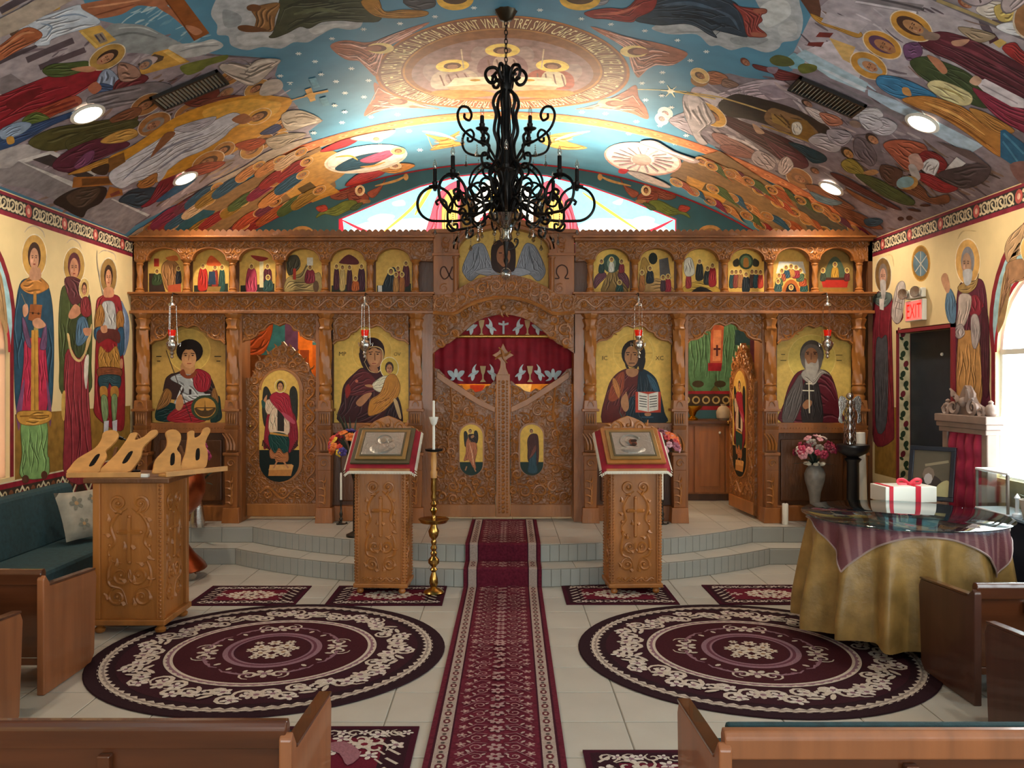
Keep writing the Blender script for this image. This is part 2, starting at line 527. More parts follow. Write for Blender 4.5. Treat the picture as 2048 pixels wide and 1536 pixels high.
# ---------------------------------------------------------------- structure
def holed(name, outer, holes, d0, d1, ax, m):
    mb = MB(); loops = [outer] + holes
    flat = [p for l in loops for p in l]; n = len(flat)
    def mk(u, w, d): return {'y': (u, d, w), 'x': (d, u, w)}[ax]
    t = tessellate_polygon([[Vector((u, w, 0)) for u, w in l] for l in loops])
    f = [tuple(q) for q in t] + [tuple(i + n for i in q) for q in t]
    o = 0
    for l in loops:
        k = len(l); f += [(o + i, o + (i + 1) % k, n + o + (i + 1) % k, n + o + i) for i in range(k)]; o += k
    mb.add([mk(u, w, d0) for u, w in flat] + [mk(u, w, d1) for u, w in flat], f)
    return struct(mb.build(name, m))
CREAM = mat('cream_plaster', 'd9c08c', .75, noise=.06, nscale=5)
CEILB = mat('blue_plaster', '4f86a0', .6, noise=.16, nscale=3)
TEALW = mat('teal_plaster', '2f5a62', .7, noise=.12, nscale=4)
GROUT = mat('grout', '7d776a', .9)
TILE = mat('floor_tile', 'b0aba0', .32, noise=.07, nscale=3)
TILER = mat('riser_tile', '9c9c94', .3, noise=.06, nscale=3)
def glassmat(name, tint, gloss=.12, rough=.02):
    m = bpy.data.materials.new(name); m.use_nodes = True; nt = m.node_tree
    for n in list(nt.nodes):
        if n.type != 'OUTPUT_MATERIAL': nt.nodes.remove(n)
    out = [n for n in nt.nodes][0]
    t = nt.nodes.new('ShaderNodeBsdfTransparent'); t.inputs[0].default_value = hx(tint)
    g = nt.nodes.new('ShaderNodeBsdfGlossy'); g.inputs['Roughness'].default_value = rough
    lw = nt.nodes.new('ShaderNodeLayerWeight'); lw.inputs[0].default_value = .5
    pw = nt.nodes.new('ShaderNodeMath'); pw.operation = 'POWER'; pw.inputs[1].default_value = 4.5
    nt.links.new(lw.outputs['Facing'], pw.inputs[0])
    ad = nt.nodes.new('ShaderNodeMath'); ad.operation = 'ADD'; ad.inputs[1].default_value = gloss + .03; ad.use_clamp = True
    nt.links.new(pw.outputs[0], ad.inputs[0])
    mx = nt.nodes.new('ShaderNodeMixShader')
    nt.links.new(ad.outputs[0], mx.inputs[0]); nt.links.new(t.outputs[0], mx.inputs[1]); nt.links.new(g.outputs[0], mx.inputs[2])
    nt.links.new(mx.outputs[0], out.inputs[0])
    MATS[name] = m
    return m
GLASS = glassmat('window_glass', 'f4f8f8', .0)
GLASST = glassmat('tinted_table_glass', 'a9cdd6', .06)
CRYSTAL = glassmat('cut_crystal', 'd8d4cc', .22, .05)

ADDED_BLIND = bpy.data.materials.new('added_blind_cloth'); ADDED_BLIND.use_nodes = True
_nt = ADDED_BLIND.node_tree; _nt.nodes.remove(_nt.nodes['Principled BSDF'])
_t = _nt.nodes.new('ShaderNodeBsdfTranslucent'); _t.inputs[0].default_value = hx('c9a58a')
_d = _nt.nodes.new('ShaderNodeBsdfDiffuse'); _d.inputs[0].default_value = hx('d8c0a4')
_m = _nt.nodes.new('ShaderNodeMixShader'); _m.inputs[0].default_value = .6
_nt.links.new(_t.outputs[0], _m.inputs[1]); _nt.links.new(_d.outputs[0], _m.inputs[2]); _nt.links.new(_m.outputs[0], _nt.nodes['Material Output'].inputs[0])
WIN = [5.78, 3.0, .2, -2.6]
def arch(y0, y1, z0, zs, n=14):
    c = (y0 + y1) / 2; r = (y1 - y0) / 2
    return [(y0, z0), (y1, z0)] + [(c + r * math.cos(PI * i / n), zs + r * math.sin(PI * i / n)) for i in range(n + 1)]
WH = [arch(c - .6, c + .6, 1.0, 1.94) for c in WIN]
ZT = 3.14
wl = holed('wall_left', [(YBK, 0), (YB, 0), (YB, ZT), (YBK, ZT)], WH, XL, XL - .06, 'x', CREAM)
wr = holed('wall_right', [(YBK, 0), (6.97, 0), (6.97, 2.16), (7.9, 2.16), (7.9, 0), (YB, 0), (YB, ZT), (YBK, ZT)], WH, XR, XR + .06, 'x', CREAM)
FR = mat('maroon_trim', '7e1f28', .5)
n = 0
for sg, X in ((-1, XL), (1, XR)):
    for c in WIN:
        n += 1
        fr = MB()
        pth = arch(c - .6, c + .6, 1.0, 1.94)
        fr.tube([(X + sg * .05, a, b) for a, b in pth + [pth[0]]], .02, 4)
        fo = struct(fr.build('window_%d' % n, WHITE))
        MB().prism(pth, X + sg * .05, X + sg * .054, 'x').build('pane', GLASS, fo)
        if sg < 0: MB().prism(pth, X + sg * .03, X + sg * .032, 'x').build('added_blind', ADDED_BLIND, fo)  # blinds added on the left side to cut the daylight there
        b = MB()
        for q in (-.2, .2): b.box(X + sg * .05 - .012, X + sg * .05 + .012, c + q - .012, c + q + .012, 1.0, 2.42)
        b.box(X + sg * .05 - .012, X + sg * .05 + .012, c - .6, c + .6, 1.92, 1.96)
        b.build('glazing_bar', WHITE, fo)
        po = lamp('window_portal', 'AREA', (X + sg * .2, c, 1.77), 1, (1, 1, 1), shape='RECTANGLE', size=1.3, size_y=1.6)
        po.rotation_euler = (0, sg * PI / 2, 0); po.data.cycles.is_portal = True
# rear wall and gable wall with the lit painted window
RH = [arch(c - .75, c + .75, .5, 2.2) for c in (-2.2, 0, 2.2)]  # unseen rear windows added for frontal daylight on the iconostasis
holed('wall_rear', [(XL - .2, 0), (XR + .2, 0), (XR + .2, 4.6), (XL - .2, 4.6)], RH, YBK, YBK - .08, 'y', CREAM)
for k, c in enumerate((-2.2, 0, 2.2)):
    fo = struct(MB().tube([(a, YBK - .05, b) for a, b in RH[k] + [RH[k][0]]], .03, 4).build('window_%d' % (10 + k), WHITE))
    MB().prism(RH[k], YBK - .06, YBK - .056).build('pane', GLASS, fo)
    po = lamp('window_portal', 'AREA', (c, YBK - .12, 1.75), 1, (1, 1, 1), shape='RECTANGLE', size=1.6, size_y=2.6)
    po.rotation_euler = (PI / 2, 0, 0); po.data.cycles.is_portal = True
def P10(px, py): q = P(px, py, YB); return (q.x, q.z)
gw = [P10(*q) for q in ((676, 470), (676, 437), (760, 401), (840, 370), (920, 349), (1008, 340), (1095, 349), (1180, 370), (1260, 398), (1354, 437), (1354, 470))]
gw += [P10(1354, 520), P10(676, 520)]
gab = [(XR + .2, 0), (XL - .2, 0)] + [(RV * math.sin(u / RV), ZC + RV * math.cos(u / RV)) for u in [-4.1 + 8.2 * i / 40 for i in range(41)]]
wb = holed('wall_altar', gab, [gw], YB, YB + .2, 'y', TEALW)
# vault
NU = 52; us = [VA.du * (i - 26) for i in range(NU + 1)]
mb = MB()
for d in (0, -.08):
    mb.v += [VA.xyz(u + 1e-7, y, d) for y in (YBK, YB) for u in us]
mb.f = [(i, i + 1, NU + 2 + i, NU + 1 + i) for i in range(NU)] + [tuple(2 * (NU + 1) + q for q in (i, i + 1, NU + 2 + i, NU + 1 + i)) for i in range(NU)]
ceil = struct(mb.build('ceiling', CEILB))

# floor, tiles, steps
fl = struct(MB().box(XL - .2, XR + .2, YBK, 8.5, -.1, -.004).build('floor', GROUT))
TS = .406
proto = None
def tilemesh(w, d, h=.006, bev=.004):
    mb = MB(); a, b = w / 2, d / 2
    v = [(sx * a, sy * b, -h) for sx, sy in ((-1, -1), (1, -1), (1, 1), (-1, 1))] + [(sx * a, sy * b, -.002) for sx, sy in ((-1, -1), (1, -1), (1, 1), (-1, 1))]
    v += [(sx * (a - bev), sy * (b - bev), 0) for sx, sy in ((-1, -1), (1, -1), (1, 1), (-1, 1))]
    f = [(i, (i + 1) % 4, 4 + (i + 1) % 4, 4 + i) for i in range(4)] + [(4 + i, 4 + (i + 1) % 4, 8 + (i + 1) % 4, 8 + i) for i in range(4)] + [(8, 9, 10, 11)]
    return mb.add(v, f)
for i in range(-11, 8):
    for j in range(-3, 9):
        x = .62 + TS * (i + .5); y = 4.32 + TS * (j + .5)
        if abs(x) > 3.6: continue
        if proto is None:
            proto = tilemesh(TS - .007, TS - .007).build('tile', TILE, fl); o = proto
        else: o = dup(proto)
        o.location = (x, y, RN.uniform(-.0006, .0004))
# bowed steps: arcs in plan
def arcpts(ex, ye, ya, n=34):
    s = ye - ya; r = (ex * ex + s * s) / (2 * s); a = math.asin(ex / r)
    return [(r * math.sin(-a + 2 * a * i / n), ya + r - r * math.cos(-a + 2 * a * i / n)) for i in range(n + 1)], r, a
A1, r1, a1 = arcpts(2.5, 7.96, 7.09)
A2, r2, a2 = arcpts(2.42, 8.24, 7.35)
def slab(name, arc, ye, yb, z0, z1):
    pts = [(XL, ye)] + arc + [(XR, ye), (XR, yb), (XL, yb)]
    return struct(MB().prism(pts, z0, z1, 'z').build(name, GROUT))
st1 = slab('floor_step', A1, 7.96, 8.6, -.05, ZS - .004)
st2 = slab('floor_dais', A2, 8.24, YB, -.05, ZD - .004)
def polytile(pts, z, par):
    # thin plate with small chamfer
    c = Vector((sum(p[0] for p in pts) / len(pts), sum(p[1] for p in pts) / len(pts)))
    n = len(pts)
    ins = [tuple(c + (Vector(p) - c) * .985) for p in pts]
    v = [(p[0], p[1], z - .004) for p in ins] + [(p[0], p[1], z - .001) for p in ins] + [tuple(c + (Vector(p) - c) * .97) + (z,) for p in ins]
    f = [(i, (i + 1) % n, n + (i + 1) % n, n + i) for i in range(n)] + [(n + i, n + (i + 1) % n, 2 * n + (i + 1) % n, 2 * n + i) for i in range(n)] + [tuple(range(2 * n, 3 * n))]
    MB().add(v, f).build('tile', TILE, par)
def clip(poly, nx, ny, d):
    out = []
    for i, p in enumerate(poly):
        q = poly[(i + 1) % len(poly)]; a = p[0] * nx + p[1] * ny - d; b = q[0] * nx + q[1] * ny - d
        if a <= 0: out.append(p)
        if (a < 0) != (b < 0) and abs(a - b) > 1e-12:
            t = a / (a - b); out.append((p[0] + t * (q[0] - p[0]), p[1] + t * (q[1] - p[1])))
    return out
for i in range(-10, 10):
    for j in range(0, 8):
        x0 = .1 + TS * i; y0 = 7.3 + TS * j
        sq = [(x0, y0), (x0 + TS, y0), (x0 + TS, y0 + TS), (x0, y0 + TS)]
        for zone in (-1, 0, 1):
            pg = sq
            if zone == 0:
                pg = clip(clip(pg, 1, 0, 2.42), -1, 0, 2.42)
                for k in range(17):
                    a = -a2 + 2 * a2 * k / 16
                    if pg: pg = clip(pg, math.sin(a), -math.cos(a), r2 - (7.35 + r2) * math.cos(a))
            else:
                pg = clip(clip(clip(pg, -zone, 0, -2.42), zone, 0, 3.7), 0, -1, -8.24)
            if len(pg) > 2:
                ar = abs(sum(pg[k][0] * pg[(k + 1) % len(pg)][1] - pg[(k + 1) % len(pg)][0] * pg[k][1] for k in range(len(pg)))) / 2
                if ar > .004: polytile(pg, ZD, st2)
NT = 13
for k in range(NT):
    qa = [(r1 * math.sin(t), 7.09 + r1 - r1 * math.cos(t)) for t in [-a1 + 2 * a1 * (k + q / 3) / NT for q in range(4)]]
    qb = [(r2 * math.sin(t), 7.35 + r2 - r2 * math.cos(t)) for t in [-a2 + 2 * a2 * (k + q / 3) / NT for q in range(4)]]
    polytile(qa + qb[::-1], ZS, st1)
for sg in (-1, 1):
    for a, b in ((2.5, 2.9), (2.9, 3.3), (3.3, 3.7)):
        polytile([(sg * a, 7.96), (sg * b, 7.96), (sg * b, 8.24), (sg * (a if a > 2.5 else 2.42), 8.24)], ZS, st1)
# riser tiles, one by one round the bow
def risers(par, r, a, ya, ex, ye, z0, z1):
    h = z1 - z0; w = .0815
    m = int(2 * a * r / w); tp = None
    for k in range(m):
        t = -a + 2 * a * (k + .5) / m
        if tp is None:
            tp = tilemesh(2 * a * r / m - .004, h - .012, .012, .003); tp.move(Matrix.Rotation(PI / 2, 4, 'X')); o = tp = tp.build('riser_tile', TILER, par)
        else: o = dup(tp)
        o.location = (r * math.sin(t), ya + r - r * math.cos(t) - .0 - .006 * math.cos(t), z0 + h / 2 - .004)
        o.rotation_euler.z = t
    tq = None
    for sg in (-1, 1):
        x = ex
        while x < 3.6:
            wd = min(.3, 3.7 - x)
            if tq is None:
                tq = tilemesh(.296, h - .012, .012, .003).move(Matrix.Rotation(PI / 2, 4, 'X')); o = tq = tq.build('riser_tile', TILER, par)
            else: o = dup(tq)
            o.location = (sg * (x + .15), ye - .006, z0 + h / 2 - .004)
            x += .3
risers(st1, r1, a1, 7.09, 2.5, 7.96, 0, ZS)
risers(st2, r2, a2, 7.35, 2.42, 8.24, ZS, ZD)

# door recess in the right wall
struct(MB().box(3.7, 3.84, 7.9, 7.96, 0, 2.2).box(3.7, 3.84, 6.91, 6.97, 0, 2.2).box(3.7, 3.84, 6.91, 7.96, 2.16, 2.2).build('trim_2', CREAM))
DK = mat('navy_door', '16212e', .45, noise=.2)
do = struct(MB().box(3.79, 3.83, 6.97, 7.9, 0, 2.16).build('door_1', DK))
MB().ball((3.785, 7.32, 1.95), .016, 6).build('door_stop', WHITE, do)
MB().lathe([(.012, 0), (.012, .05), (.03, .05), (.03, .08)], 10).move(Matrix.Translation((3.79, 7.06, 1.0)) @ Matrix.Rotation(-PI / 2, 4, 'Y')).build('knob', BRASS, do)
struct(MB().box(3.672, 3.7, 7.9, 7.93, 0, 2.19).box(3.672, 3.7, 6.94, 6.97, 0, 2.19).box(3.672, 3.7, 6.94, 7.93, 2.16, 2.19).build('trim_1', FR))
# recessed ceiling lights and vents
LEDM = mat('lamp_lens', 'fff3df', .4, emit=14.)
for i, (u, v) in enumerate(CANS[:4]):
    nm = ['on the left vault, nearest, above the red-robed saint', 'on the left vault, farther, beside the salmon rib',
          'on the right vault, nearest, above the saint in orange', 'on the right vault, farther, beside the salmon rib'][i]
    p = Vector(VA.xyz(u, v, .022)); th = u / RV
    t = thing('recessed_light', 'round glowing recessed lamp ' + nm, 'lamp', p, group='recessed ceiling lamps')
    t.rotation_euler = (0, th, 0)
    MB().lathe([(.105, .01), (.12, .0), (.125, -.006), (.10, -.012), (.095, .0)], 24).build('rim', WHITE, t, 40)
    MB().lathe([(.001, -.014), (.06, -.012), (.094, -.004), (.094, .01)], 24).build('lens', LEDM, t, 40)
VENT = mat('vent_metal', '2a2724', .4, .3); VENTL = mat('vent_slat', '8d8878', .4, .4)
for px, py, l, lab in ((378, 176, -1, 'left'), (1655, 190, 1, 'right')):
    u, v = VA.uv(px, py)
    t = thing('ceiling_vent', 'dark slatted air vent in the painted ceiling, %s half of the vault' % lab, 'air vent', VA.xyz(u, v, .02), group='ceiling air vents')
    t.rotation_euler = (0, u / RV, 0)
    MB().box(-.25, .25, -.11, .11, 0, .015).build('backing', VENT, t)
    MB().box(-.27, -.25, -.13, .13, -.014, .01).box(.25, .27, -.13, .13, -.014, .01).box(-.27, .27, -.13, -.11, -.014, .01).box(-.27, .27, .11, .13, -.014, .01).build('frame', VENT, t)
    sl = None
    for k in range(18):
        o = MB().box(-.003, .003, -.11, .11, -.013, .004).build('slat', VENTL, t) if sl is None else dup(sl)
        sl = sl or o
        o.location = (-.237 + k * .0279, 0, 0); o.rotation_euler.y = .5
# flood lamps that peep over the crest
for sx, lab in ((-1, 'left'), (1, 'right')):
    t = thing('flood_lamp', 'small glowing flood lamp behind the crest, %s of the chandelier' % lab, 'lamp', (sx * .9, 8.72, 3.195), group='flood lamps behind the crest')
    MB().lathe([(.05, 0), (.03, .01), (.03, .03), (.055, .04), (.06, .06), (.05, .06)], 14).build('housing', VENT, t, 40)
    MB().lathe([(.002, .062), (.05, .062), (.04, .07), (.002, .075)], 14).build('lens', LEDM, t, 40)
# ---------------------------------------------------------------- murals of the vault
Z32 = .3125
def vp(o, k=Z32):
    p = Paint(VA); p.o = o; p.k = k; return p
# --- left vault: crucifixion and resurrection scenes
p = vp((0, 0))
p.draw("""
p 978a90 -200 1110 0 1190 800 1500 870 1440 1640 1040 2000 900 1975 840 2070 770 1930 720 1870 640 1810 570 1760 480 1790 380 1520 370 1440 360 1240 320 1150 270 940 170 730 150 640 130 560 60 500 -30 -200 -60
p a89c9f -200 -60 520 -30 560 60 640 130 740 400 300 520 -200 640
p 6b5d63 -200 480 0 350 230 290 240 300 0 400 -200 520
p c79a4a 262 0 330 -20 384 58 340 72
p c79a4a 0 20 60 0 90 -20 -60 -20 -60 50
p d9b35a 340 -10 370 -15 386 50 372 62
b 7a6c74,b4a8ae,6a5e66,c0b4b6,8c7468 300 -28 130 16 -200 1110 0 1190 800 1500 870 1440 1640 1040 2000 900 1975 840 1930 720 1810 570 1440 360 1240 320 940 170 640 130 500 -30 -200 -60
b 6a5240,8a6a50,54402f,9a7c5c,7a5c5c 170 -30 110 14 200 900 700 600 1100 480 1500 420 1750 500 1750 640 1300 700 900 850 500 1000
b 8c7a6c,a8907c,6a5444,b8a48c 120 -32 120 12 900 1250 1400 1050 1950 880 1980 900 1640 1060 1000 1400
b 8fb0bc,6c98ac,a8c0c4 60 -28 120 12 700 120 1000 20 1300 180 1440 340 1240 310 940 165
l 564a50 44 0 70 170 -20
l 564a50 46 -40 215 240 82
l 564a50 40 170 385 470 258
l 564a50 36 252 432 545 318
p 847a7c 0 500 70 470 200 560 100 640 0 600
s 8f9494 640 270 700 160 830 152 940 168 1060 230 1170 285 1200 330 1100 360 900 340 760 330
c 6f7474 14 700 240 850 210 1000 240
c b7bcb8 10 760 180 900 175 1010 215
s b4b6b4 1080 300 1160 280 1280 270 1360 250 1425 280 1410 310 1300 350 1190 370 1100 350
c 8a8c8c 12 1150 330 1260 300 1400 290
c d4d4d0 10 1180 300 1290 280 1390 266
s 6f7436 1150 430 1220 400 1350 370 1455 350 1440 385 1330 420 1290 450 1200 480
p c9a050 500 195 640 160 745 255 612 312
p 8d8070 598 222 655 205 690 262 640 280
l e2bd68 16 520 205 625 300
l 4d4450 10 610 225 640 265
l 4d4450 10 640 218 668 256
p c99a48 985 335 1075 312 1215 395 905 480 880 465
p 54473c 880 410 990 345 1050 360 1040 385 905 440
p e0b764 1040 330 1080 318 1190 392 1150 400
s b9a6a4 890 400 940 360 1010 370 960 420
s a5684a 500 40 590 12 760 -10 1040 -15 1075 30 980 42 880 36 780 90 660 116 600 112 560 90
c c98f6a 12 560 50 700 30 900 0
c 7c4630 10 600 100 740 60 860 28
s a5684a 960 -10 1060 28 1160 115 1230 155 1290 185 1310 215 1270 226 1200 190 1100 105 1010 48
p 8a4e24 1048 -15 1170 -15 1340 212 1242 262 1180 175 1130 90
l 6a3514 8 1060 0 1245 255
s b47a5a 1190 160 1260 175 1295 205 1250 225 1200 190
s c4cdd8/5 345 82 500 28 530 60 640 128 600 165 460 205 330 250 312 285 220 288 245 230 180 190 110 185 160 135
c 8798ae 12 350 110 480 90 560 110
c 8798ae 12 260 150 330 170 300 230
s a8603e/3 -80 330 0 290 150 180 240 190 262 240 100 330 -80 430
c c98a62 14 0 320 130 220 220 205
p 4b4147 -80 430 100 335 230 285 240 300 0 410 -80 470
s 8f1f2c/6 -120 660 0 610 300 490 420 470 560 425 670 440 655 500 560 560 400 650 150 745 -40 850 -120 860
s 4a5a2e/3 270 450 330 410 440 400 560 390 545 440 450 480 330 490
s 6f1620 40 650 240 560 260 590 100 700
h 685 362 72 130 62 3c2a22 b98564 b08a48 .62 - .5
s b98564 450 440 560 420 620 440 560 460
s 8c9ab0/2 640 470 700 440 770 520 760 590 690 620 610 580
s 3c5478/3 600 560 660 530 760 570 740 620 640 620
s b06a50 560 560 610 520 650 560 600 600
s 6a2830/2 740 520 860 470 950 500 800 600 720 640
s 9c7868/2 760 400 860 420 900 480 820 520 760 500
h 930 410 50 70 60 6a6a70 a47c62 - .7
s a34a30/3 160 740 340 660 480 610 520 660 380 720 260 770
l 7c2a20 14 200 735 480 640
l 7c2a20 14 240 755 500 660
s 5c6e34/3 140 770 230 715 320 760 280 810 190 830
s 2c4870/4 -60 900 60 830 180 800 380 740 500 700 470 740 330 800 150 900 0 960
s 8fa4bc/3 0 830 110 780 200 790 140 850 20 890
s c09040 40 880 80 870 90 910 50 920
s 7b7478/2 560 620 780 560 1000 520 1100 560 900 640 700 690 600 700
s a5a0a0 0 960 150 920 260 960 180 1040 60 1090 -80 1100 -80 980
s 8a8486 -100 1090 60 1070 160 1030 460 1180 470 1240 380 1290 200 1210 0 1170
p c9c6c4 110 1025 330 960 630 1105 600 1125 330 990 150 1040 465 1160 465 1195
p 3a3436 205 1018 320 985 600 1120 540 1150 420 1100
p c9c6c4 720 1270 960 1375 940 1390 690 1285
p 8e8688 560 1330 700 1270 940 1385 860 1440 800 1490 520 1385
s 2c2220 340 1290 440 1220 560 1190 680 1200 650 1290 560 1340 520 1390 400 1330
s 4a3a30/3 420 1260 520 1200 640 1200 600 1280 500 1330
p a46830 460 1200 470 1130 720 1125 730 1180
p 6e4420 520 1140 700 1135 704 1172 524 1186
p a46830 670 1270 700 1190 780 1210 785 1245
p 7c3c34 700 1240 760 1215 770 1235 710 1258
s 233a48/3 760 1280 850 1210 1000 1200 1010 1260 900 1330 800 1300
s 7c2030/3 900 1320 960 1270 1040 1130 1130 1080 1160 1110 1080 1220 960 1310
s 2f5878 1000 1280 1180 1150 1260 1130 1200 1190 1060 1275
""")
p.draw("""
s 4c4a26/3 180 905 330 820 560 780 800 750 880 740 850 790 700 850 560 900 420 950 280 960
h 935 665 60 115 62 3a2a1e 9a6848 a06c3c .62 - .4
s 7a4c34/2 700 760 830 690 900 690 880 740 760 790
s 4a4a28/4 420 900 560 830 840 760 880 800 760 850 600 910 460 970
s 5a2238/4 330 1060 430 960 640 880 800 900 820 930 690 990 560 1050 440 1100
s 7c4468/2 470 1060 540 980 600 960 590 1020 520 1080
s c8984c/2 640 900 740 840 850 820 880 860 800 900 700 915
h 985 790 66 118 62 8a8078 a87454 a06c3c .62 8a8480 .4
h 1205 715 56 105 60 7c706c a07050 a8703c .6 7c706c -.3
s 6c2e24/3 1180 620 1330 560 1400 570 1380 640 1260 680 1180 660
h 1470 490 44 84 62 7a5a3c a87450 b0783c .6
h 1445 590 50 90 60 9a7a58 a87450 - .62 8a7460
h 1640 560 46 90 60 3c2820 a06a48 c08c48 .58
h 1600 640 46 90 64 5a4034 98644a - .6
s 7a4030/3 1280 660 1420 610 1560 610 1500 660 1380 700
s d0932f 690 1010 860 920 1130 740 1400 640 1640 600 1760 610 1868 636 1800 740 1720 830 1560 930 1400 1020 1180 1090 940 1180 860 1140 760 1100
s e0aa48 1300 700 1560 630 1720 640 1800 660 1740 740 1600 800 1450 800 1350 780
s d2d2d8/8 700 1100 820 1010 960 920 1120 830 1310 790 1490 715 1560 760 1480 820 1420 880 1290 960 1170 1010 1060 1090 960 1130 860 1160 780 1200 715 1170
s b8b4bc/3 1110 820 1240 770 1380 740 1330 800 1200 840
c 8a8a98 14 780 1150 940 1010 1130 910 1300 850
c 8a8a98 12 1000 1090 1150 980 1330 880
s c8c8cc 1010 1110 1080 1050 1050 1120 1010 1160
h 1655 740 46 88 66 4a2e1c b27a50 d49a3c .72
s a86c48 1480 760 1560 720 1610 760 1550 790
s c08a3a/2 430 1110 640 1020 700 1010 680 1050 560 1090
s 8a5a3a 960 1000 1050 850 1120 850 1010 960
p 7c5428 690 1010 790 970 800 1030 690 1100
s 3a2a20 580 1080 690 1040 680 1110 620 1110
s a8703a/2 880 1170 1000 1100 980 1180 900 1200
h 1430 955 46 80 62 3a2418 a46c48 b07a40 .6
h 1560 930 44 80 60 5a3a24 a46c48 - .6
h 1680 905 44 80 60 5a3a24 a46c48 b07a40 .6
h 1330 1030 60 115 64 5a3c28 a06c48 b07840 .6 6a4a34
h 1610 955 50 84 62 6a5040 a87450 b88648 .58
h 1790 880 36 66 62 9a6a40 b07c50 c89448 .6
h 1900 800 0.1 0.1 60 3a2a1e a06a48 - .6
h 1815 795 40 76 64 3c2418 a46c48 c89048 .6
s 2c3c68/3 1660 850 1760 790 1800 810 1740 850
s a8441f/3 1500 920 1640 880 1700 900 1600 960
s 9a4a34/3 1180 1090 1290 1040 1440 1030 1360 1090 1240 1120
s b0a090 1330 1180 1560 1060 1720 960 1960 880 1960 905 1640 1060 1400 1180
s 98a0b8 1440 990 1500 985 1480 1010 1440 1010
s 90a468 1700 560 1780 540 1800 560 1720 590
s b8aca0/3 1400 420 1520 370 1600 410 1560 470 1640 380 1790 375 1750 430 1620 540 1500 500
c d8d0c4 18 1570 440 1680 390 1760 390
c 7c7468 14 1560 500 1660 450 1740 420
s b8aca0 1690 520 1780 500 1810 550 1750 600 1660 600
s b8a894/3 1800 730 1920 700 2060 765 1960 800 1840 830
s a89884/3 1700 890 1820 850 1960 850 1900 880 1760 950
c 8c7c68 12 1820 760 1930 740 2020 760
c d8ccb8 10 1850 800 1960 790 2030 770
""")
p.draw("""
l d8a860 7 1868 636 2100 576
p dca860 1950 570 1990 555 2020 636 1985 648
l d8a860 14 1950 610 2100 576
p 6c9cae 1974 500 2020 490 2046 550 2005 560
p 6c9cae 2044 624 2086 612 2110 668 2066 676
e d4a050 1990 605 28 22
""")
scn = p.build('painted_scene', MURAL, ceil)
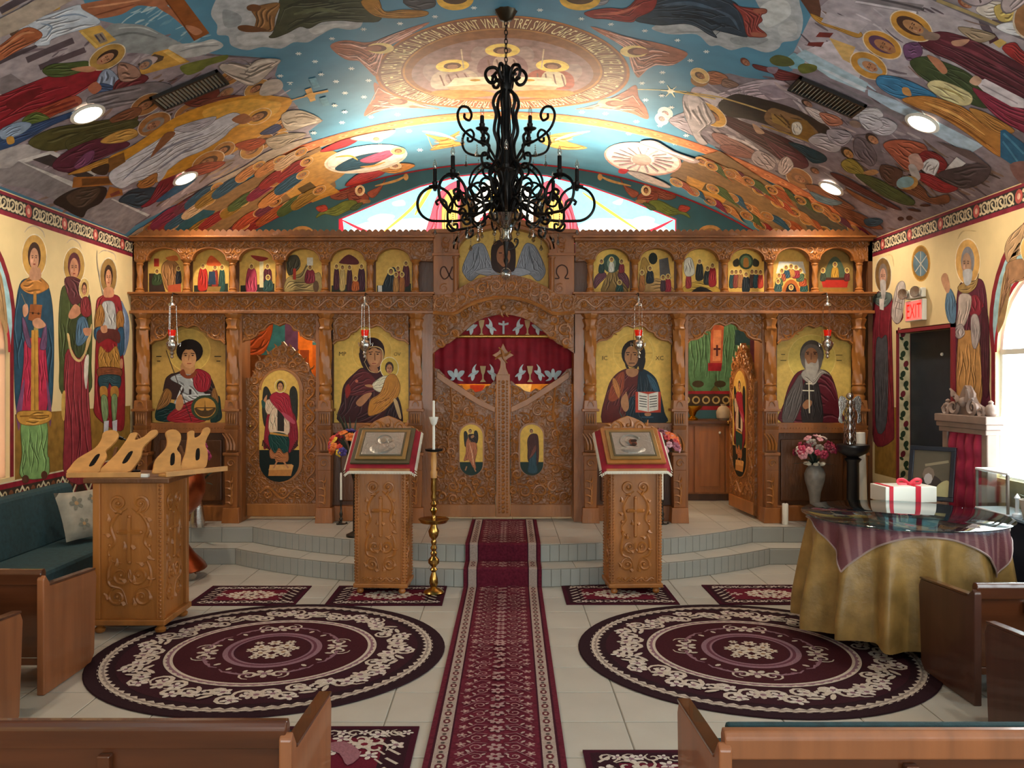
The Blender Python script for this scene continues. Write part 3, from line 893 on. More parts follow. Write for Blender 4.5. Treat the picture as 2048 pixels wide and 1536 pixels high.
# --- right vault: nativity and temple scenes
p = vp((1536, 0))
p.draw("""
p 8a7d84 -250 980 -420 900 -500 800 -560 740 -440 560 -420 480 -240 470 -130 500 0 510 160 450 120 370 165 330 290 150 280 90 200 -30 1900 -60 1900 1110 1640 1195 690 1520
p a89ea4 280 90 420 -30 1900 -60 1900 900 1640 760 1000 500 700 480 165 330
b 6c6068,a89aa0,5a4e56,b4a8ac,806860 380 28 130 16 -420 900 -500 760 -420 520 0 510 165 330 290 90 1900 -40 1900 1100 1640 1190 690 1510
b b8b0b8,c8c0c4,a49aa4 90 28 150 14 300 100 900 60 1500 330 1300 420 700 300
b a8bccc,bccad4,8ca4b4 60 28 150 12 235 315 640 530 1380 930 1290 985 640 610 180 350
b 54443c,6a564c,7c6658,463a38,8a7064 150 30 120 14 500 1000 1000 900 1500 1060 1400 1180 1000 1330 500 1250
p 77a8b8 120 370 165 335 240 380 220 440 150 440
p 5c3a2c 195 -20 320 -30 340 60 330 140 270 90
s b8883c/3 270 85 360 120 480 150 600 210 570 240 440 190 330 150
p b3a9ae 380 75 600 130 640 150 580 215 340 140
p 7c7478 560 -30 1000 30 960 90 560 20
l cbc3c8 14 560 10 950 80
l 4b464a 14 700 -10 1000 60
p b0a6aa 960 70 1190 100 1600 300 1500 330 1000 200
p 6c6468 1060 -30 1900 330 1900 400 1640 260 1040 -5
l a08c60 22 1080 0 1660 240
l 8c7c5c 16 1300 180 1900 480
p c4bac0 240 320 420 250 640 350 560 560 180 350
p a4bcc8 235 315 640 530 620 590 400 500 180 350
p 6e2c28 330 205 420 210 395 240 305 235
p 6e2c28 260 270 360 268 340 300 250 290
p d0a868 390 240 560 300 520 400 620 420 480 380
p a8bccc 640 570 820 640 1380 930 1290 985 1060 860 640 610
p c8d0d8 340 440 390 450 640 570 600 580
s 565a30 10 380 60 350 140 370 170 410 110 425 40 415
s 62662f 190 430 230 405 310 420 300 455 220 470
p 7c7478 290 470 400 520 880 740 860 780 600 640
s 5a2430/6 960 250 1100 200 1280 240 1400 290 1640 420 1900 560 1900 760 1640 640 1400 520 1200 400 1040 330
c 7a3844 22 1100 250 1350 350 1640 520
h 918 165 84 150 -62 4a3026 b08058 c08a3c .72 8a7668 .2
s 8a7468 1020 200 1100 220 1080 255 1000 245
s b98a70 1180 260 1290 250 1250 290 1190 290
h 732 285 78 138 -62 5a3c58 a87450 c08a3c .72
s 6a4668/3 870 290 960 270 990 330 960 370 890 380
s 3c4a2c/6 910 390 1010 360 1140 400 1290 470 1400 590 1410 690 1240 640 1060 540 960 470
s b4785a 1020 350 1100 380 1150 450 1120 470 1060 410
s 8c2c44/5 1310 560 1420 600 1640 660 1900 800 1900 1010 1700 880 1500 770 1400 680
p d6ccd0 1330 530 1390 500 1640 630 1640 690 1560 680 1380 580
l a89ca4 8 1370 540 1600 660
s c8a086 1290 520 1330 480 1370 510 1340 545
h 645 418 78 130 -62 9aa0a4 b07c58 c08a3c .62 9a9ea0
s 3878a0/5 700 540 720 480 860 500 1000 560 1080 620 960 640 820 620
s c08a50 860 560 900 560 920 610 870 600
s d0c290/3 1020 540 1100 510 1290 590 1300 660 1220 670 1090 610
c a8945c 12 1080 550 1200 590 1260 640
s b87c3c/8 860 630 1000 610 1140 640 1260 690 1400 790 1490 850 1500 1000 1380 930 1290 860 1100 740 940 680
c e0a860 16 1000 650 1200 730 1390 860
c 8a5424 14 1050 700 1240 800 1400 920
s b07a3c/3 1290 690 1400 720 1580 830 1490 850 1370 780
p 2c6284 1490 830 1520 825 1660 930 1640 1030 1570 1055 1490 1000
l 4c88a8 14 1510 850 1640 980
l 4c88a8 12 1505 900 1600 1030
s 8a6460 1550 1050 1700 1030 1800 1100 1640 1180
h 1260 20 44 74 -60 8a4a34 b07c5c - .7
s d8ccc0/3 1330 60 1400 10 1520 20 1500 100 1400 110
s d0b468/2 1450 40 1560 20 1620 60 1560 130 1480 130
s e0e0e4/3 1460 170 1560 140 1720 170 1720 230 1560 220
p c8a860 1440 270 1490 245 1530 270 1480 305
p 4c2830 1400 215 1450 210 1480 250 1420 280
s 9a2c2c/3 1500 310 1580 270 1640 330 1800 400 1800 480 1640 420
s 98846c/2 1220 170 1360 190 1460 230 1360 270 1260 220
""")
p.draw("""
s b8a8b0/5 -480 560 -400 560 -330 600 -200 550 -60 510 100 520 180 600 60 640 -60 640 -200 660 -350 680 -460 720 -500 640
s c8bcc0 -460 620 -380 580 -300 620 -330 680 -430 700
s 9a8a94 -60 560 80 540 200 570 150 620 0 620
b a898a0,c4b8bc,8c7c84,b4a0a0 140 30 110 16 -480 600 -200 560 100 530 500 640 560 800 300 1000 0 1000 -300 880
s 382c26 -320 670 -260 620 -180 600 0 640 160 690 300 760 400 830 300 900 160 860 0 800 -140 760 -260 740
l c8a868 9 -520 590 -310 620 40 730
c f0dca0 6 -900 570 -520 585
s 8c6a48/3 20 690 130 720 230 760 330 860 270 900 130 860 -20 770
p 8c6630 130 760 250 770 310 860 260 900 150 860
s e4dccc/2 155 790 200 780 220 820 200 860 160 850
p a88448 20 720 110 760 130 820 30 780
l 5c4020 8 40 730 120 800
l 5c4020 8 80 730 140 800
s 4a1e24/4 -320 760 -260 740 -100 800 60 860 180 920 240 1000 200 1080 120 1050 -20 950 -180 850
s 5a2430/3 -30 880 80 930 220 990 260 1060 180 1080 100 1040
s 20404c/3 130 910 230 930 360 990 370 1030 290 1040 220 980
l b08c40 8 -40 800 400 960
s b89078 -100 790 -60 810 -20 850 -70 850
h -368 732 62 118 -58 4a3024 a8744c d8a24c .6
s b8b0b4/3 260 890 340 850 460 900 460 960 400 970 300 930
s a8a0a8/3 380 830 480 830 540 870 480 930 400 900
h 250 660 36 60 -60 3c2c24 a87860 - .7
s c8b8b4/3 240 680 340 710 430 770 360 790 280 740
s b07058/2 330 720 440 740 480 790 390 800
s c8c4c8/4 490 720 600 690 700 690 740 740 660 770 560 760
s b8b4bc/4 640 780 740 750 830 800 780 860 680 850
s c4c0c8/3 580 740 680 730 740 800 640 830
e 8a7468 560 790 40 22 20
p 7a6f76 560 860 700 860 760 1060 690 1050
s 6a5f66/3 560 880 640 900 700 1000 660 1060 560 980
h 668 885 46 62 -55 3a2c28 b07c58 - .8
s a85a44/5 740 920 840 890 1000 920 1020 1000 960 1080 880 1080 800 1000
s 8a2c30/4 960 1010 1010 960 1100 990 1150 1050 1100 1110 1040 1060
s d8d8dc/3 980 1060 1040 1010 1100 1040 1060 1130 1010 1100
s c4a094 900 1000 960 980 1000 1060 940 1090
s 9a2c34/4 940 1110 1040 1110 1130 1160 1220 1200 1140 1230 1050 1200
s b8b4b4 900 1060 940 1050 980 1130 940 1150
p c8c4c4 1130 1090 1210 1000 1270 1040 1160 1120
s 4c4044/3 1090 1110 1250 1060 1380 1040 1430 1080 1380 1160 1240 1200
p 5c4c4c 1080 900 1300 960 1420 1060 1300 1020
h 510 975 48 60 -50 3a2c24 b0804c - .8
s 94843a/4 470 1040 530 1010 600 1060 620 1120 560 1110 500 1090
s b08458 610 1100 680 1080 710 1100 660 1120
s 4c5a34/5 560 1110 680 1130 800 1190 940 1280 900 1310 760 1260 640 1180
s 5a4038/3 730 1050 850 1080 860 1120 810 1190 730 1130
s 7c4c34/4 830 1190 900 1150 1000 1200 1040 1260 1150 1240 1160 1290 1060 1300 920 1240
e 88b0bc 880 1165 56 40 -10
e c09858 905 1165 60 44 -10
e 88b0bc 885 1160 54 36 -10
s 5c2c2c/3 400 1100 500 1130 640 1210 780 1290 860 1340 780 1320 640 1250 480 1170
s 8c5c3c/3 500 1200 640 1270 760 1330 700 1330 560 1260
h 200 1140 60 95 -60 8a6448 a87858 a07048 .6 7c5c44
h 300 1090 34 50 -60 5a4034 98684c - .7
s 8a5c44/3 240 1180 340 1190 460 1260 560 1330 480 1330 340 1270
s 6a8494/3 270 1220 380 1260 480 1290 420 1310 320 1280
s 7c4c34/4 420 1310 560 1350 680 1410 740 1460 640 1450 500 1390
s 2c4a5c/2 620 1400 700 1390 740 1410 700 1440 640 1440
e 4a2c24 850 1400 22 14
e 4a2c24 905 1395 22 16
e 4a2c24 1010 1310 36 9
e 4a2c24 940 1340 46 9 10
""")
p.o = (1150, 0)
p.draw("""
s 6c2a2c/3 1140 410 1240 430 1300 440 1460 490 1420 510 1300 510 1260 470 1160 440
h 1090 395 34 46 -55 6a3c30 a46c50 - .8
s 8a7480 1230 430 1300 430 1280 470 1240 460
s a86c4c/4 830 470 900 455 975 490 960 530 880 540 850 520
e a4784c 800 510 60 44
h 800 482 46 66 -62 6a5040 a0704c d8b478 .55
s 8c6c5c/3 960 500 1050 540 1000 560 940 545
h 578 725 40 50 -70 8a8080 b89890 e0dcd0 .5
h 556 760 40 46 -70 8a8080 b89890 e0dcd0 .5
s a89aa0/4 600 770 690 720 740 720 800 790 800 870 700 840
s 90a0b0/2 700 740 780 760 800 800 740 800
s 9c7068/5 880 850 960 860 1100 930 1200 1000 1160 1010 1000 960 900 900
s 8c5c54/4 930 930 1040 930 1160 1000 1100 1010 980 980
c d8ccd0 14 980 870 1090 910 1180 960
s b4a4a8/3 1170 960 1280 1020 1270 1080 1210 1080 1130 1020
c 5c5050 6 1190 980 1270 1070
c 5c5050 6 1170 1000 1240 1080
c 5c5050 6 1210 980 1290 1050
s b8a8a8/3 1310 1030 1360 1000 1400 1060 1340 1120 1300 1090
s b0a4a4/3 700 600 800 620 900 760 860 800 800 850 850 920 780 900 700 720
s c4b8b8 720 620 760 600 800 650 750 700
c f4ecc8 10 550 575 620 580 690 590
c f4ecc8 9 590 540 615 580 640 620
c f4ecc8 7 650 550 610 585 580 615
e fff6d8 612 580 22 14
l d8b868 8 640 584 900 630
""")
p.build('painted_scene', MURAL, ceil)
# --- prophets on clouds at the crown
p = vp((400, 0))
p.draw("""
s a9acae 70 90 100 0 140 -60 620 -60 1000 60 1035 160 960 190 860 180 760 230 690 270 600 270 520 310 400 300 300 320 200 290 180 230 110 220 110 160
s 8f9496 150 60 260 100 250 160 160 170
s b9bcbc 240 230 420 210 600 220 560 270 420 280 280 290
s c2c4c2 700 180 850 150 960 160 850 180 740 220
s 424530/7 470 200 510 60 540 -20 900 -60 1120 -40 1160 120 1040 140 900 130 780 140 700 180 640 170 560 210 480 240 440 235
c 2c2e20 22 560 40 700 0 860 20
c 5c6044 26 600 90 760 60 900 80
c 2c2e20 18 560 190 700 120 880 110
s 8a6238/3 330 60 400 30 510 20 480 110 470 190 420 200 350 190 360 120
s 6a4428 300 40 340 25 390 40 370 70 310 65
s 6a4428 245 165 310 160 420 185 400 200 310 205 250 190
s a8762e/4 1030 10 1130 -20 1180 70 1300 60 1450 70 1440 100 1300 115 1120 100
s 4c4c50/2 1300 0 1480 -20 1500 40 1380 60
""")
p.o = (1150, 0)
p.draw("""
s a9acae 490 180 560 150 700 150 860 180 950 200 1100 200 1200 100 1160 -30 1400 -60 1440 30 1460 130 1440 230 1400 260 1330 270 1300 310 1220 335 1100 300 1000 320 920 290 860 290 780 220 640 220 560 210
s c0c3c2 1180 60 1260 0 1360 10 1380 90 1300 150 1220 170
s 8f9496 1000 240 1140 230 1240 250 1150 290 1020 280
s b8baba 1300 170 1400 130 1420 210 1330 240
s 2c3a48/8 380 120 470 20 640 -30 840 -40 1000 0 1060 60 1090 190 1100 235 980 210 880 190 910 240 850 215 780 170 700 150 560 160 470 150
c 46586a 26 560 30 740 20 900 60
c 1a2430 22 620 90 800 110 960 170
c 46586a 18 900 60 1000 110 1050 190
s 8c2c28/5 60 80 200 50 330 50 420 -30 520 -20 500 60 400 110 360 140 200 120 120 115
c b8604c 18 120 90 280 80 420 30
s 8a3a34/4 1010 20 1060 40 1130 50 1220 55 1225 80 1190 95 1200 130 1170 165 1225 215 1215 235 1150 235 1100 220 1070 100
s 9a5a48 1140 60 1215 55 1222 78 1160 85
s 9a5a48 1130 205 1215 212 1222 232 1140 230
s 8c8c90/2 0 -20 200 -20 200 20 120 40 40 40
""")
for x, y, r in ((900, 6, 60), (1150, 6, 66)):
    p.o = (0, 0); p.k = 1
    p.ell(x + 10, -2, r * .62, 22, 0, 'e0b04c'); p.ell(x + 10, -6, r * .45, 14, 0, '5a4434')
p.build('painted_prophets', MURAL, ceil)
# --- stars on the blue crown
p = vp((0, 0), 1)
st = [(597, 107), (630, 123), (642, 147), (672, 163), (690, 186), (728, 194), (737, 161), (703, 137), (669, 209), (689, 222), (742, 234), (684, 245), (795, 229), (627, 264), (714, 269), (852, 243), (727, 58), (664, 77),
      (800, 47), (870, 33), (948, 15), (1080, 20), (1163, 37), (1222, 48), (1290, 61), (1355, 80), (1413, 103), (1381, 121), (1325, 145), (1324, 164), (1284, 166), (1324, 190), (1291, 200), (1343, 214), (1320, 251), (1273, 243), (1211, 227), (1164, 224), (1373, 270), (1258, 267), (1350, 287), (1177, 246),
      (760, 290), (818, 262), (840, 300), (1400, 340), (560, 150), (580, 165)]
for x, y in st:
    for a in range(3):
        t = PI * a / 3
        p.line([(x - 6 * math.cos(t), y - 3.4 * math.sin(t)), (x + 6 * math.cos(t), y + 3.4 * math.sin(t))], 1.8, 'dfe6e2')
p.build('painted_stars', MURAL, ceil)

# the same cycle of scenes goes on along the nave behind the viewer
for o_ in [q for q in ceil.children if q.name.startswith(('painted_scene', 'painted_prophets'))]:
    dup(o_).location = (0, -3.7, 0)
# --- central medallion, drawn in vault coordinates
class VRaw(Vault):
    def __init__(s): s.g = VA2
    def uv(s, x, y): return (x, y)
VA2 = {}
CMY = 7.25
p = Paint(VRaw(), cell=.05); p.base = 40
def vell(r, c): p.ell(0, CMY, r, r, 0, c, 72)
def ringp(r0, r1, c, n=96): p.ring(0, CMY, r0, r1, c, n)
ringp(.84, 1.075, '8a5c46'); ringp(1.055, 1.08, 'b0703c'); ringp(.83, .85, 'c08a50')
p.ell(0, CMY, .83, .83, 0, '9a6a48', 72)
p.ell(0, CMY + .05, .78, .72, 0, 'a5867e', 60)
txt = 'TREI SVNT CARE MARTVRISESC IN CER TATAL CVVANTVL SI SFANTVL DVH SI ACESTI TREI VNA SVNT SI TREI SVNT CARE MARTVRISESC PE PAMANT DVHVL SI APA SI SANGELE SI ACESTIA TREI SVNT VNA IN '
wd = [(glyphs(c)[2] * .9 + .12) if c != ' ' else .34 for c in txt]
tot = sum(wd); a = .08
def rawtext(ch, cx, cy, h, ang, col, sx=1.0):
    # ang: direction (from medallion centre) that the top of the letter points to; mirrored because it is read from below
    V, T, W = glyphs(ch)
    ux, uy = math.sin(ang), -math.cos(ang)               # up (towards the viewer at ang = 0)
    rx, ry = math.cos(ang), math.sin(ang)                # reading direction
    p.tris([(cx + (q[0] - W / 2) * sx * h * rx + (q[1] - .35) * h * ux, cy + (q[0] - W / 2) * sx * h * ry + (q[1] - .35) * h * uy) for q in V], T, col)
for ch, wv in zip(txt, wd):
    st_ = 2 * PI * wv / tot
    a += st_ / 2
    if ch != ' ': rawtext(ch, .95 * math.sin(a), CMY - .95 * math.cos(a), .25, a, 'fbeab4', 5.97 / (tot * .25))
    a += st_ / 2
# three seated winged guests at a table (plain)
for x, y, cl, cr in ((-.42, 7.16, 'c8b4a0', 'b49a90'), (.42, 7.16, 'b06a58', 'd8c8a8'), (0, 6.86, '9a7a78', 'c4a898')):
    for sg in (-1, 1):
        p.poly(smooth([(x + sg * .06, y + .02), (x + sg * .2, y - .12), (x + sg * .26, y + .08), (x + sg * .2, y + .34), (x + sg * .1, y + .3)]), 'b09890')
    p.poly(smooth([(x - .1, y + .06), (x + .1, y + .06), (x + .2, y + .22), (x + .18, y + .5), (x - .18, y + .5), (x - .2, y + .22)]), cl)
    p.poly(smooth([(x - .04, y + .1), (x + .1, y + .14), (x + .14, y + .42), (x, y + .5), (x - .08, y + .3)]), cr)
    for k in range(4): p.line([(x - .12 + k * .07, y + .16), (x - .1 + k * .08, y + .44)], .014, '8a6a60')
    p.ring(x, y - .03, .075, .14, 'ffdc78', 30)
    p.ell(x, y - .03, .075, .078, 0, '7a5a48'); p.ell(x, y - .01, .05, .055, 0, 'b08468')
p.poly([(-.42, 7.42), (.42, 7.42), (.5, 7.62), (-.5, 7.62)], 'e8d8b8')
p.poly([(-.5, 7.62), (.5, 7.62), (.46, 7.78), (-.46, 7.78)], 'c8ac88')
for x in (-.24, 0, .24): p.ell(x, 7.5, .05, .03, 0, 'c09040')
for x in (-.33, .33): p.line([(x, 6.78), (x, 7.2)], .012, 'd8c0a0')
for sg in (-1, 1):
    p.poly(smooth([(sg * .14, 7.8), (sg * .6, 7.7), (sg * .62, 7.84), (sg * .4, 7.95), (sg * .1, 7.93)]), 'c08850')
p.build('painted_medallion', MURAL, ceil)
# --- four seraphim round the medallion
for pts, hd in (((660, 92, 690, 80, 740, 84, 800, 62, 860, 44, 810, 75, 768, 98, 760, 130, 750, 152, 735, 135, 720, 122, 690, 118), (757, 96, 27, 11, 0)),
                ((728, 232, 740, 205, 750, 195, 748, 165, 770, 178, 800, 190, 850, 210, 880, 218, 830, 216, 790, 216, 760, 222), (800, 203, 26, 10, 0)),
                ((1376, 108, 1350, 95, 1310, 84, 1260, 74, 1180, 52, 1240, 88, 1258, 105, 1262, 130, 1276, 155, 1290, 140, 1310, 130, 1345, 130), (1272, 102, 28, 12, 0)),
                ((1296, 238, 1292, 215, 1278, 195, 1272, 170, 1250, 182, 1230, 192, 1180, 212, 1150, 218, 1200, 218, 1230, 220, 1262, 226), (1226, 206, 26, 10, 0))):
    p = vp((0, 0), 1)
    pg = smooth(list(zip(pts[0::2], pts[1::2])), 4)
    p.poly(pg, 'a86e58'); p.folds(pg, 'a86e58', 7); p.folds(pg, 'c89484', 5)
    x, y, rx, ry, r = hd
    cx = sum(pts[0::2]) / (len(pts) / 2); sg = 1 if cx < 1005 else -1
    p.ell(x + sg * 4, y, rx, ry, r, 'f0d48c'); p.ell(x - sg * 3, y, rx * .72, ry * .64, r, '7a4a38'); p.ell(x - sg * 10, y, rx * .6, ry * .5, r, 'a87058')
    p.build('painted_seraph', MURAL, ceil)

# --- salmon rib painted across the vault, thin red border at the gable
p = Paint(VRaw(), cell=.05); p.base = 110
def vstrip(y0, y1, c, umax=3.93):
    n = 40
    pts = [(-umax + 2 * umax * i / n, y0) for i in range(n + 1)] + [(umax - 2 * umax * i / n, y1) for i in range(n + 1)]
    p.tris(pts, [(i, i + 1, 2 * n + 1 - i) for i in range(n)] + [(i + 1, 2 * n - i, 2 * n + 1 - i) for i in range(n)], c)
vstrip(8.40, 8.64, 'c8764a'); vstrip(8.405, 8.42, '8a3c2c'); vstrip(8.615, 8.63, 'e0a070')
vstrip(10.40, 10.465, '9a1c28')
for i in range(46):
    u = -3.8 + i * .168
    p.ell(u, 8.515, .05, .04, 0, 'd98f60', 8); p.ell(u, 8.515, .022, .018, 0, 'b05c3c', 6)
p.build('painted_rib', MURAL, ceil)

# --- vault of the altar: crowds of haloed saints, wheel, roundel, angels
p = vp((0, 0), 1)
p.draw("""
p 8a6a48 300 462 420 400 520 345 640 292 662 330 672 372 600 405 505 455 470 464
p 2c5464 300 462 380 415 430 420 400 462
s b88a48 560 350 640 300 665 300 700 320 690 345 650 372 590 400
p 8a6a48 1722 468 1640 420 1540 365 1440 300 1370 318 1340 350 1420 392 1500 440 1540 468
p 5c5448 1722 468 1640 420 1590 400 1620 466
p c08a40 590 385 640 352 690 390 640 412
p 5c4828 594 376 620 362 634 374 608 390
p c08a40 1375 350 1465 385 1440 412 1372 372
p 5c4828 1412 365 1436 372 1430 386 1404 378
""")
def crowd(p, ax, ay, bx, by, n, rot, cols, r=13):
    for i in range(n):
        t = i / max(1, n - 1); x = ax + (bx - ax) * t + RN.uniform(-5, 5); y = ay + (by - ay) * t + RN.uniform(-4, 4)
        sg = 1 if rot > 0 else -1
        L = RN.uniform(34, 60); c = RN.choice(cols); w = RN.uniform(9, 14)
        ex, ey = x - sg * L, y + L * .55
        pg = smooth([(x + 2, y - w * .5), (x + 4, y + w * .5), (ex + 6, ey + w), (ex - 6, ey + 2), (x - sg * L * .5, y + L * .2 - w * .6)])
        p.poly(pg, c); p.folds(pg, c, 3)
        p.head(x, y, r * .62, r * 1.12, rot, RN.choice(['4a2e20', '6a4630', '8a7460', '3a261c']), 'a8704c', RN.choice(['b8803c', 'a87038', 'c08c48']), .62, RN.choice([None, '5a4434', '8a8074']))
PAL = ['8a2a2a', 'a84830', '7a2440', '8c6a2c', '4c5a34', '2f5068', 'b87a48', 'c0a080', 'a0502c', '6a3040']
for row in ((300, 455, 430, 372, 5), (345, 452, 520, 330, 6), (420, 440, 610, 318, 7), (468, 462, 640, 375, 6), (490, 450, 600, 350, 5), (556, 318, 600, 300, 2)):
    crowd(p, *row, 62, PAL)
for row in ((1705, 458, 1560, 376, 5), (1650, 462, 1490, 360, 6), (1600, 466, 1430, 372, 6), (1560, 462, 1350, 365, 7), (1470, 345, 1400, 318, 4), (1540, 380, 1420, 325, 4)):
    crowd(p, *row, -62, PAL)
p.draw("""
s a82c30/4 640 300 680 280 720 272 700 288 660 300
s c8b0a0/3 700 275 740 265 790 258 770 275 730 280
h 752 276 14 7 0 8a5c40 b8805c e8dcc0 .6
s a82c28/4 690 370 720 345 770 338 760 350 720 365
s c8843c/3 750 335 800 325 830 330 790 345
h 790 330 13 7 0 8a5c40 b8805c e0c090 .6
e e8d8c0 731 316 84 27 -8
e d8c4b0 731 316 80 25 -8
e ece0d0 731 316 77 23 -8
s 23485a/4 670 334 710 312 760 303 772 312 740 330 690 340
s c85a78/4 720 318 770 300 790 302 770 316 740 324
h 796 300 16 8 0 6a4630 b07c58 e0b870 .6
c d8a048 4 670 312 700 310 715 318
c d8a048 4 720 332 745 330 770 322
e d8a090 1286 316 78 32 8
e e8e0d4 1286 316 74 29 8
e f0ece0 1286 316 70 27 8
e c8a89c 1284 318 20 12 8
s c0a8a4/3 1280 282 1310 278 1350 300 1400 318 1380 322 1330 300
c f0e8e0 4 1300 285 1340 300 1390 318
s c82c30 1240 336 1258 338 1250 346 1238 344
s d0b8b0/4 1255 340 1290 345 1340 368 1330 372 1280 356
s d89a50/3 850 268 890 275 920 262 905 280 930 288 890 296 860 300 880 285
h 905 276 10 6 0 8a5c40 c8905c - .7
s e0b060/3 1080 282 1110 268 1170 265 1130 280 1175 296 1120 298
h 1112 280 10 6 0 8a5c40 c8905c - .7
c f0e4c8 5 845 262 880 268 910 278
c f0e4c8 5 1180 262 1140 270 1110 280
""")
for k in range(18):
    a = 2 * PI * k / 18
    p.line([(1286 + 24 * math.cos(a), 317 + 11 * math.sin(a)), (1286 + 62 * math.cos(a) , 317 + 24 * math.sin(a) + 6 * math.cos(a))], 4, 'c4a0a4', True)
p.build('painted_saints', MURAL, ceil)

# --- gable wall: angels with trumpets, half-hidden haloes
GB = Plane('y', YB)
p = Paint(GB); 
p.draw("""
e b88850 605 468 24 16
e 8c6a40 605 470 16 12
e b88850 1420 466 24 16
e 8c6a40 1420 468 16 12
""")
for sg, cx in ((1, 0), (-1, 2012)):
    p.T = (lambda s_, c_: (lambda x, y: (c_ + s_ * x, y)))(sg, cx)
    p.draw("""
s 8a4a34/4 660 392 690 372 715 378 700 394 676 400
s 9a5038/5 735 385 760 372 772 356 760 382 745 396
c c89858 5 750 372 790 362 812 352
e c89858 812 354 5 7
s 8a4632/3 695 388 720 382 738 395 728 408 705 408
s 6a7430/5 640 425 665 415 690 402 712 402 712 414 690 424 672 432 650 428 632 436
s a84030/3 632 415 650 410 655 420 640 424
h 720 381 10 11 10 4a2e20 b07850 e8c890 .62
s a07048 722 400 740 400 738 406 722 406
s 4c5a34/2 712 408 726 406 712 420 700 418
""")
p.T = None
p.build('painted_angels', MURAL, wb)
# lit painted glass in the gable window
p = Paint(GB); GB.p = YB + .06; p.base = 1
gpx = [(676, 470), (676, 437), (760, 401), (840, 370), (920, 349), (1008, 340), (1095, 349), (1180, 370), (1260, 398), (1354, 437), (1354, 470), (1354, 520), (676, 520)]
p.poly(gpx, '8fd0dc')
p.draw("""
s e8f0ee 690 470 730 445 790 440 850 438 880 470 850 500 700 500
s e8f0ee 1150 470 1180 440 1250 438 1320 450 1345 480 1250 500
s dff0f0 735 440 760 428 790 432 770 446
s dff0f0 785 405 805 400 810 410 790 412
s dff0f0 1265 440 1290 432 1310 440 1290 452
s dff0f0 1225 405 1245 398 1240 410
c d8b050 6 760 470 820 420 850 380
c d8b050 6 1275 460 1215 420 1165 385
c d8b050 8 830 430 850 395 870 365
s e05868/6 850 500 862 430 880 385 920 362 940 400 930 500
s e05868/6 1160 500 1148 430 1130 385 1095 362 1075 400 1080 500
s e8c060/3 890 500 884 420 900 380 915 400 910 500
s e8c060/3 1120 500 1128 420 1110 380 1098 400 1100 500
s f4f0e0 940 500 950 390 1005 352 1062 390 1070 500
s c83848/5 945 500 960 440 985 430 990 500
s c83848/5 1022 500 1030 430 1055 440 1065 500
s e8b850/4 985 500 980 400 1005 380 1035 400 1030 500
e e0b050 1007 400 30 26
e b07848 1007 400 15 17
s c02838 676 437 684 433 690 500 676 500
c c83040 6 684 440 740 466 800 478
c c83040 6 1346 440 1300 462 1240 478
""")
p.line(gpx[1:10], 9, 'b01828')
p.line([gpx[0], gpx[1]], 8, 'b01828'); p.line([gpx[9], gpx[10]], 8, 'b01828')
SG = paint_mat('lit_painted_glass', .3, emit=1.5, noise=.06)
struct(p.build('window_9', SG))
GB.p = YB
# ---------------------------------------------------------------- wall paintings
WLP, WRP = Plane('x', XL), Plane('x', XR)
raw = lambda pl: type('R', (Plane,), {'uv': lambda s, x, y: (x, y), 'xyz': pl.xyz, '__init__': lambda s: setattr(s, 'g', {})})()
def border(surf, wall, z0, z1, ya, yb, base, name):
    """scroll border drawn in wall coordinates (Y, Z)"""
    p = Paint(raw(surf), cell=.04); p.base = base
    p.poly([(ya, z0), (yb, z0), (yb, z1), (ya, z1)], '7c2030')
    h = z1 - z0
    p.poly([(ya, z0 + h * .2), (yb, z0 + h * .2), (yb, z1 - h * .14), (ya, z1 - h * .14)], '2e2a24')
    n = int((yb - ya) / (h * .62)); zc = (z0 + z1) / 2 + h * .03
    for i in range(n):
        y = ya + (i + .5) * (yb - ya) / n
        if i % 5 == 2:
            p.ell(y, zc, h * .26, h * .3, 0, 'b05048', 12); p.ell(y, zc, h * .12, h * .14, 0, 'd8a890', 8)
        else:
            p.ring(y, zc, h * .2, h * .29, 'cbb995', 14)
            p.line(smooth([(y - h * .3, zc - h * .25), (y - h * .05, zc - h * .1), (y + h * .08, zc + h * .06), (y - h * .04, zc + h * .1)], 3, False), h * .09, 'cbb995')
            p.ell(y + h * .3, zc + h * .18, h * .1, h * .09, 0, 'cbb995', 6); p.ell(y + h * .3, zc - h * .2, h * .1, h * .08, 0, 'cbb995', 6)
    p.build(name, MURAL, wall)
border(WLP, wl, 2.955, 3.13, -4, 10.4, 2, 'painted_border')
border(WRP, wr, 2.955, 3.13, -4, 10.4, 2, 'painted_border')
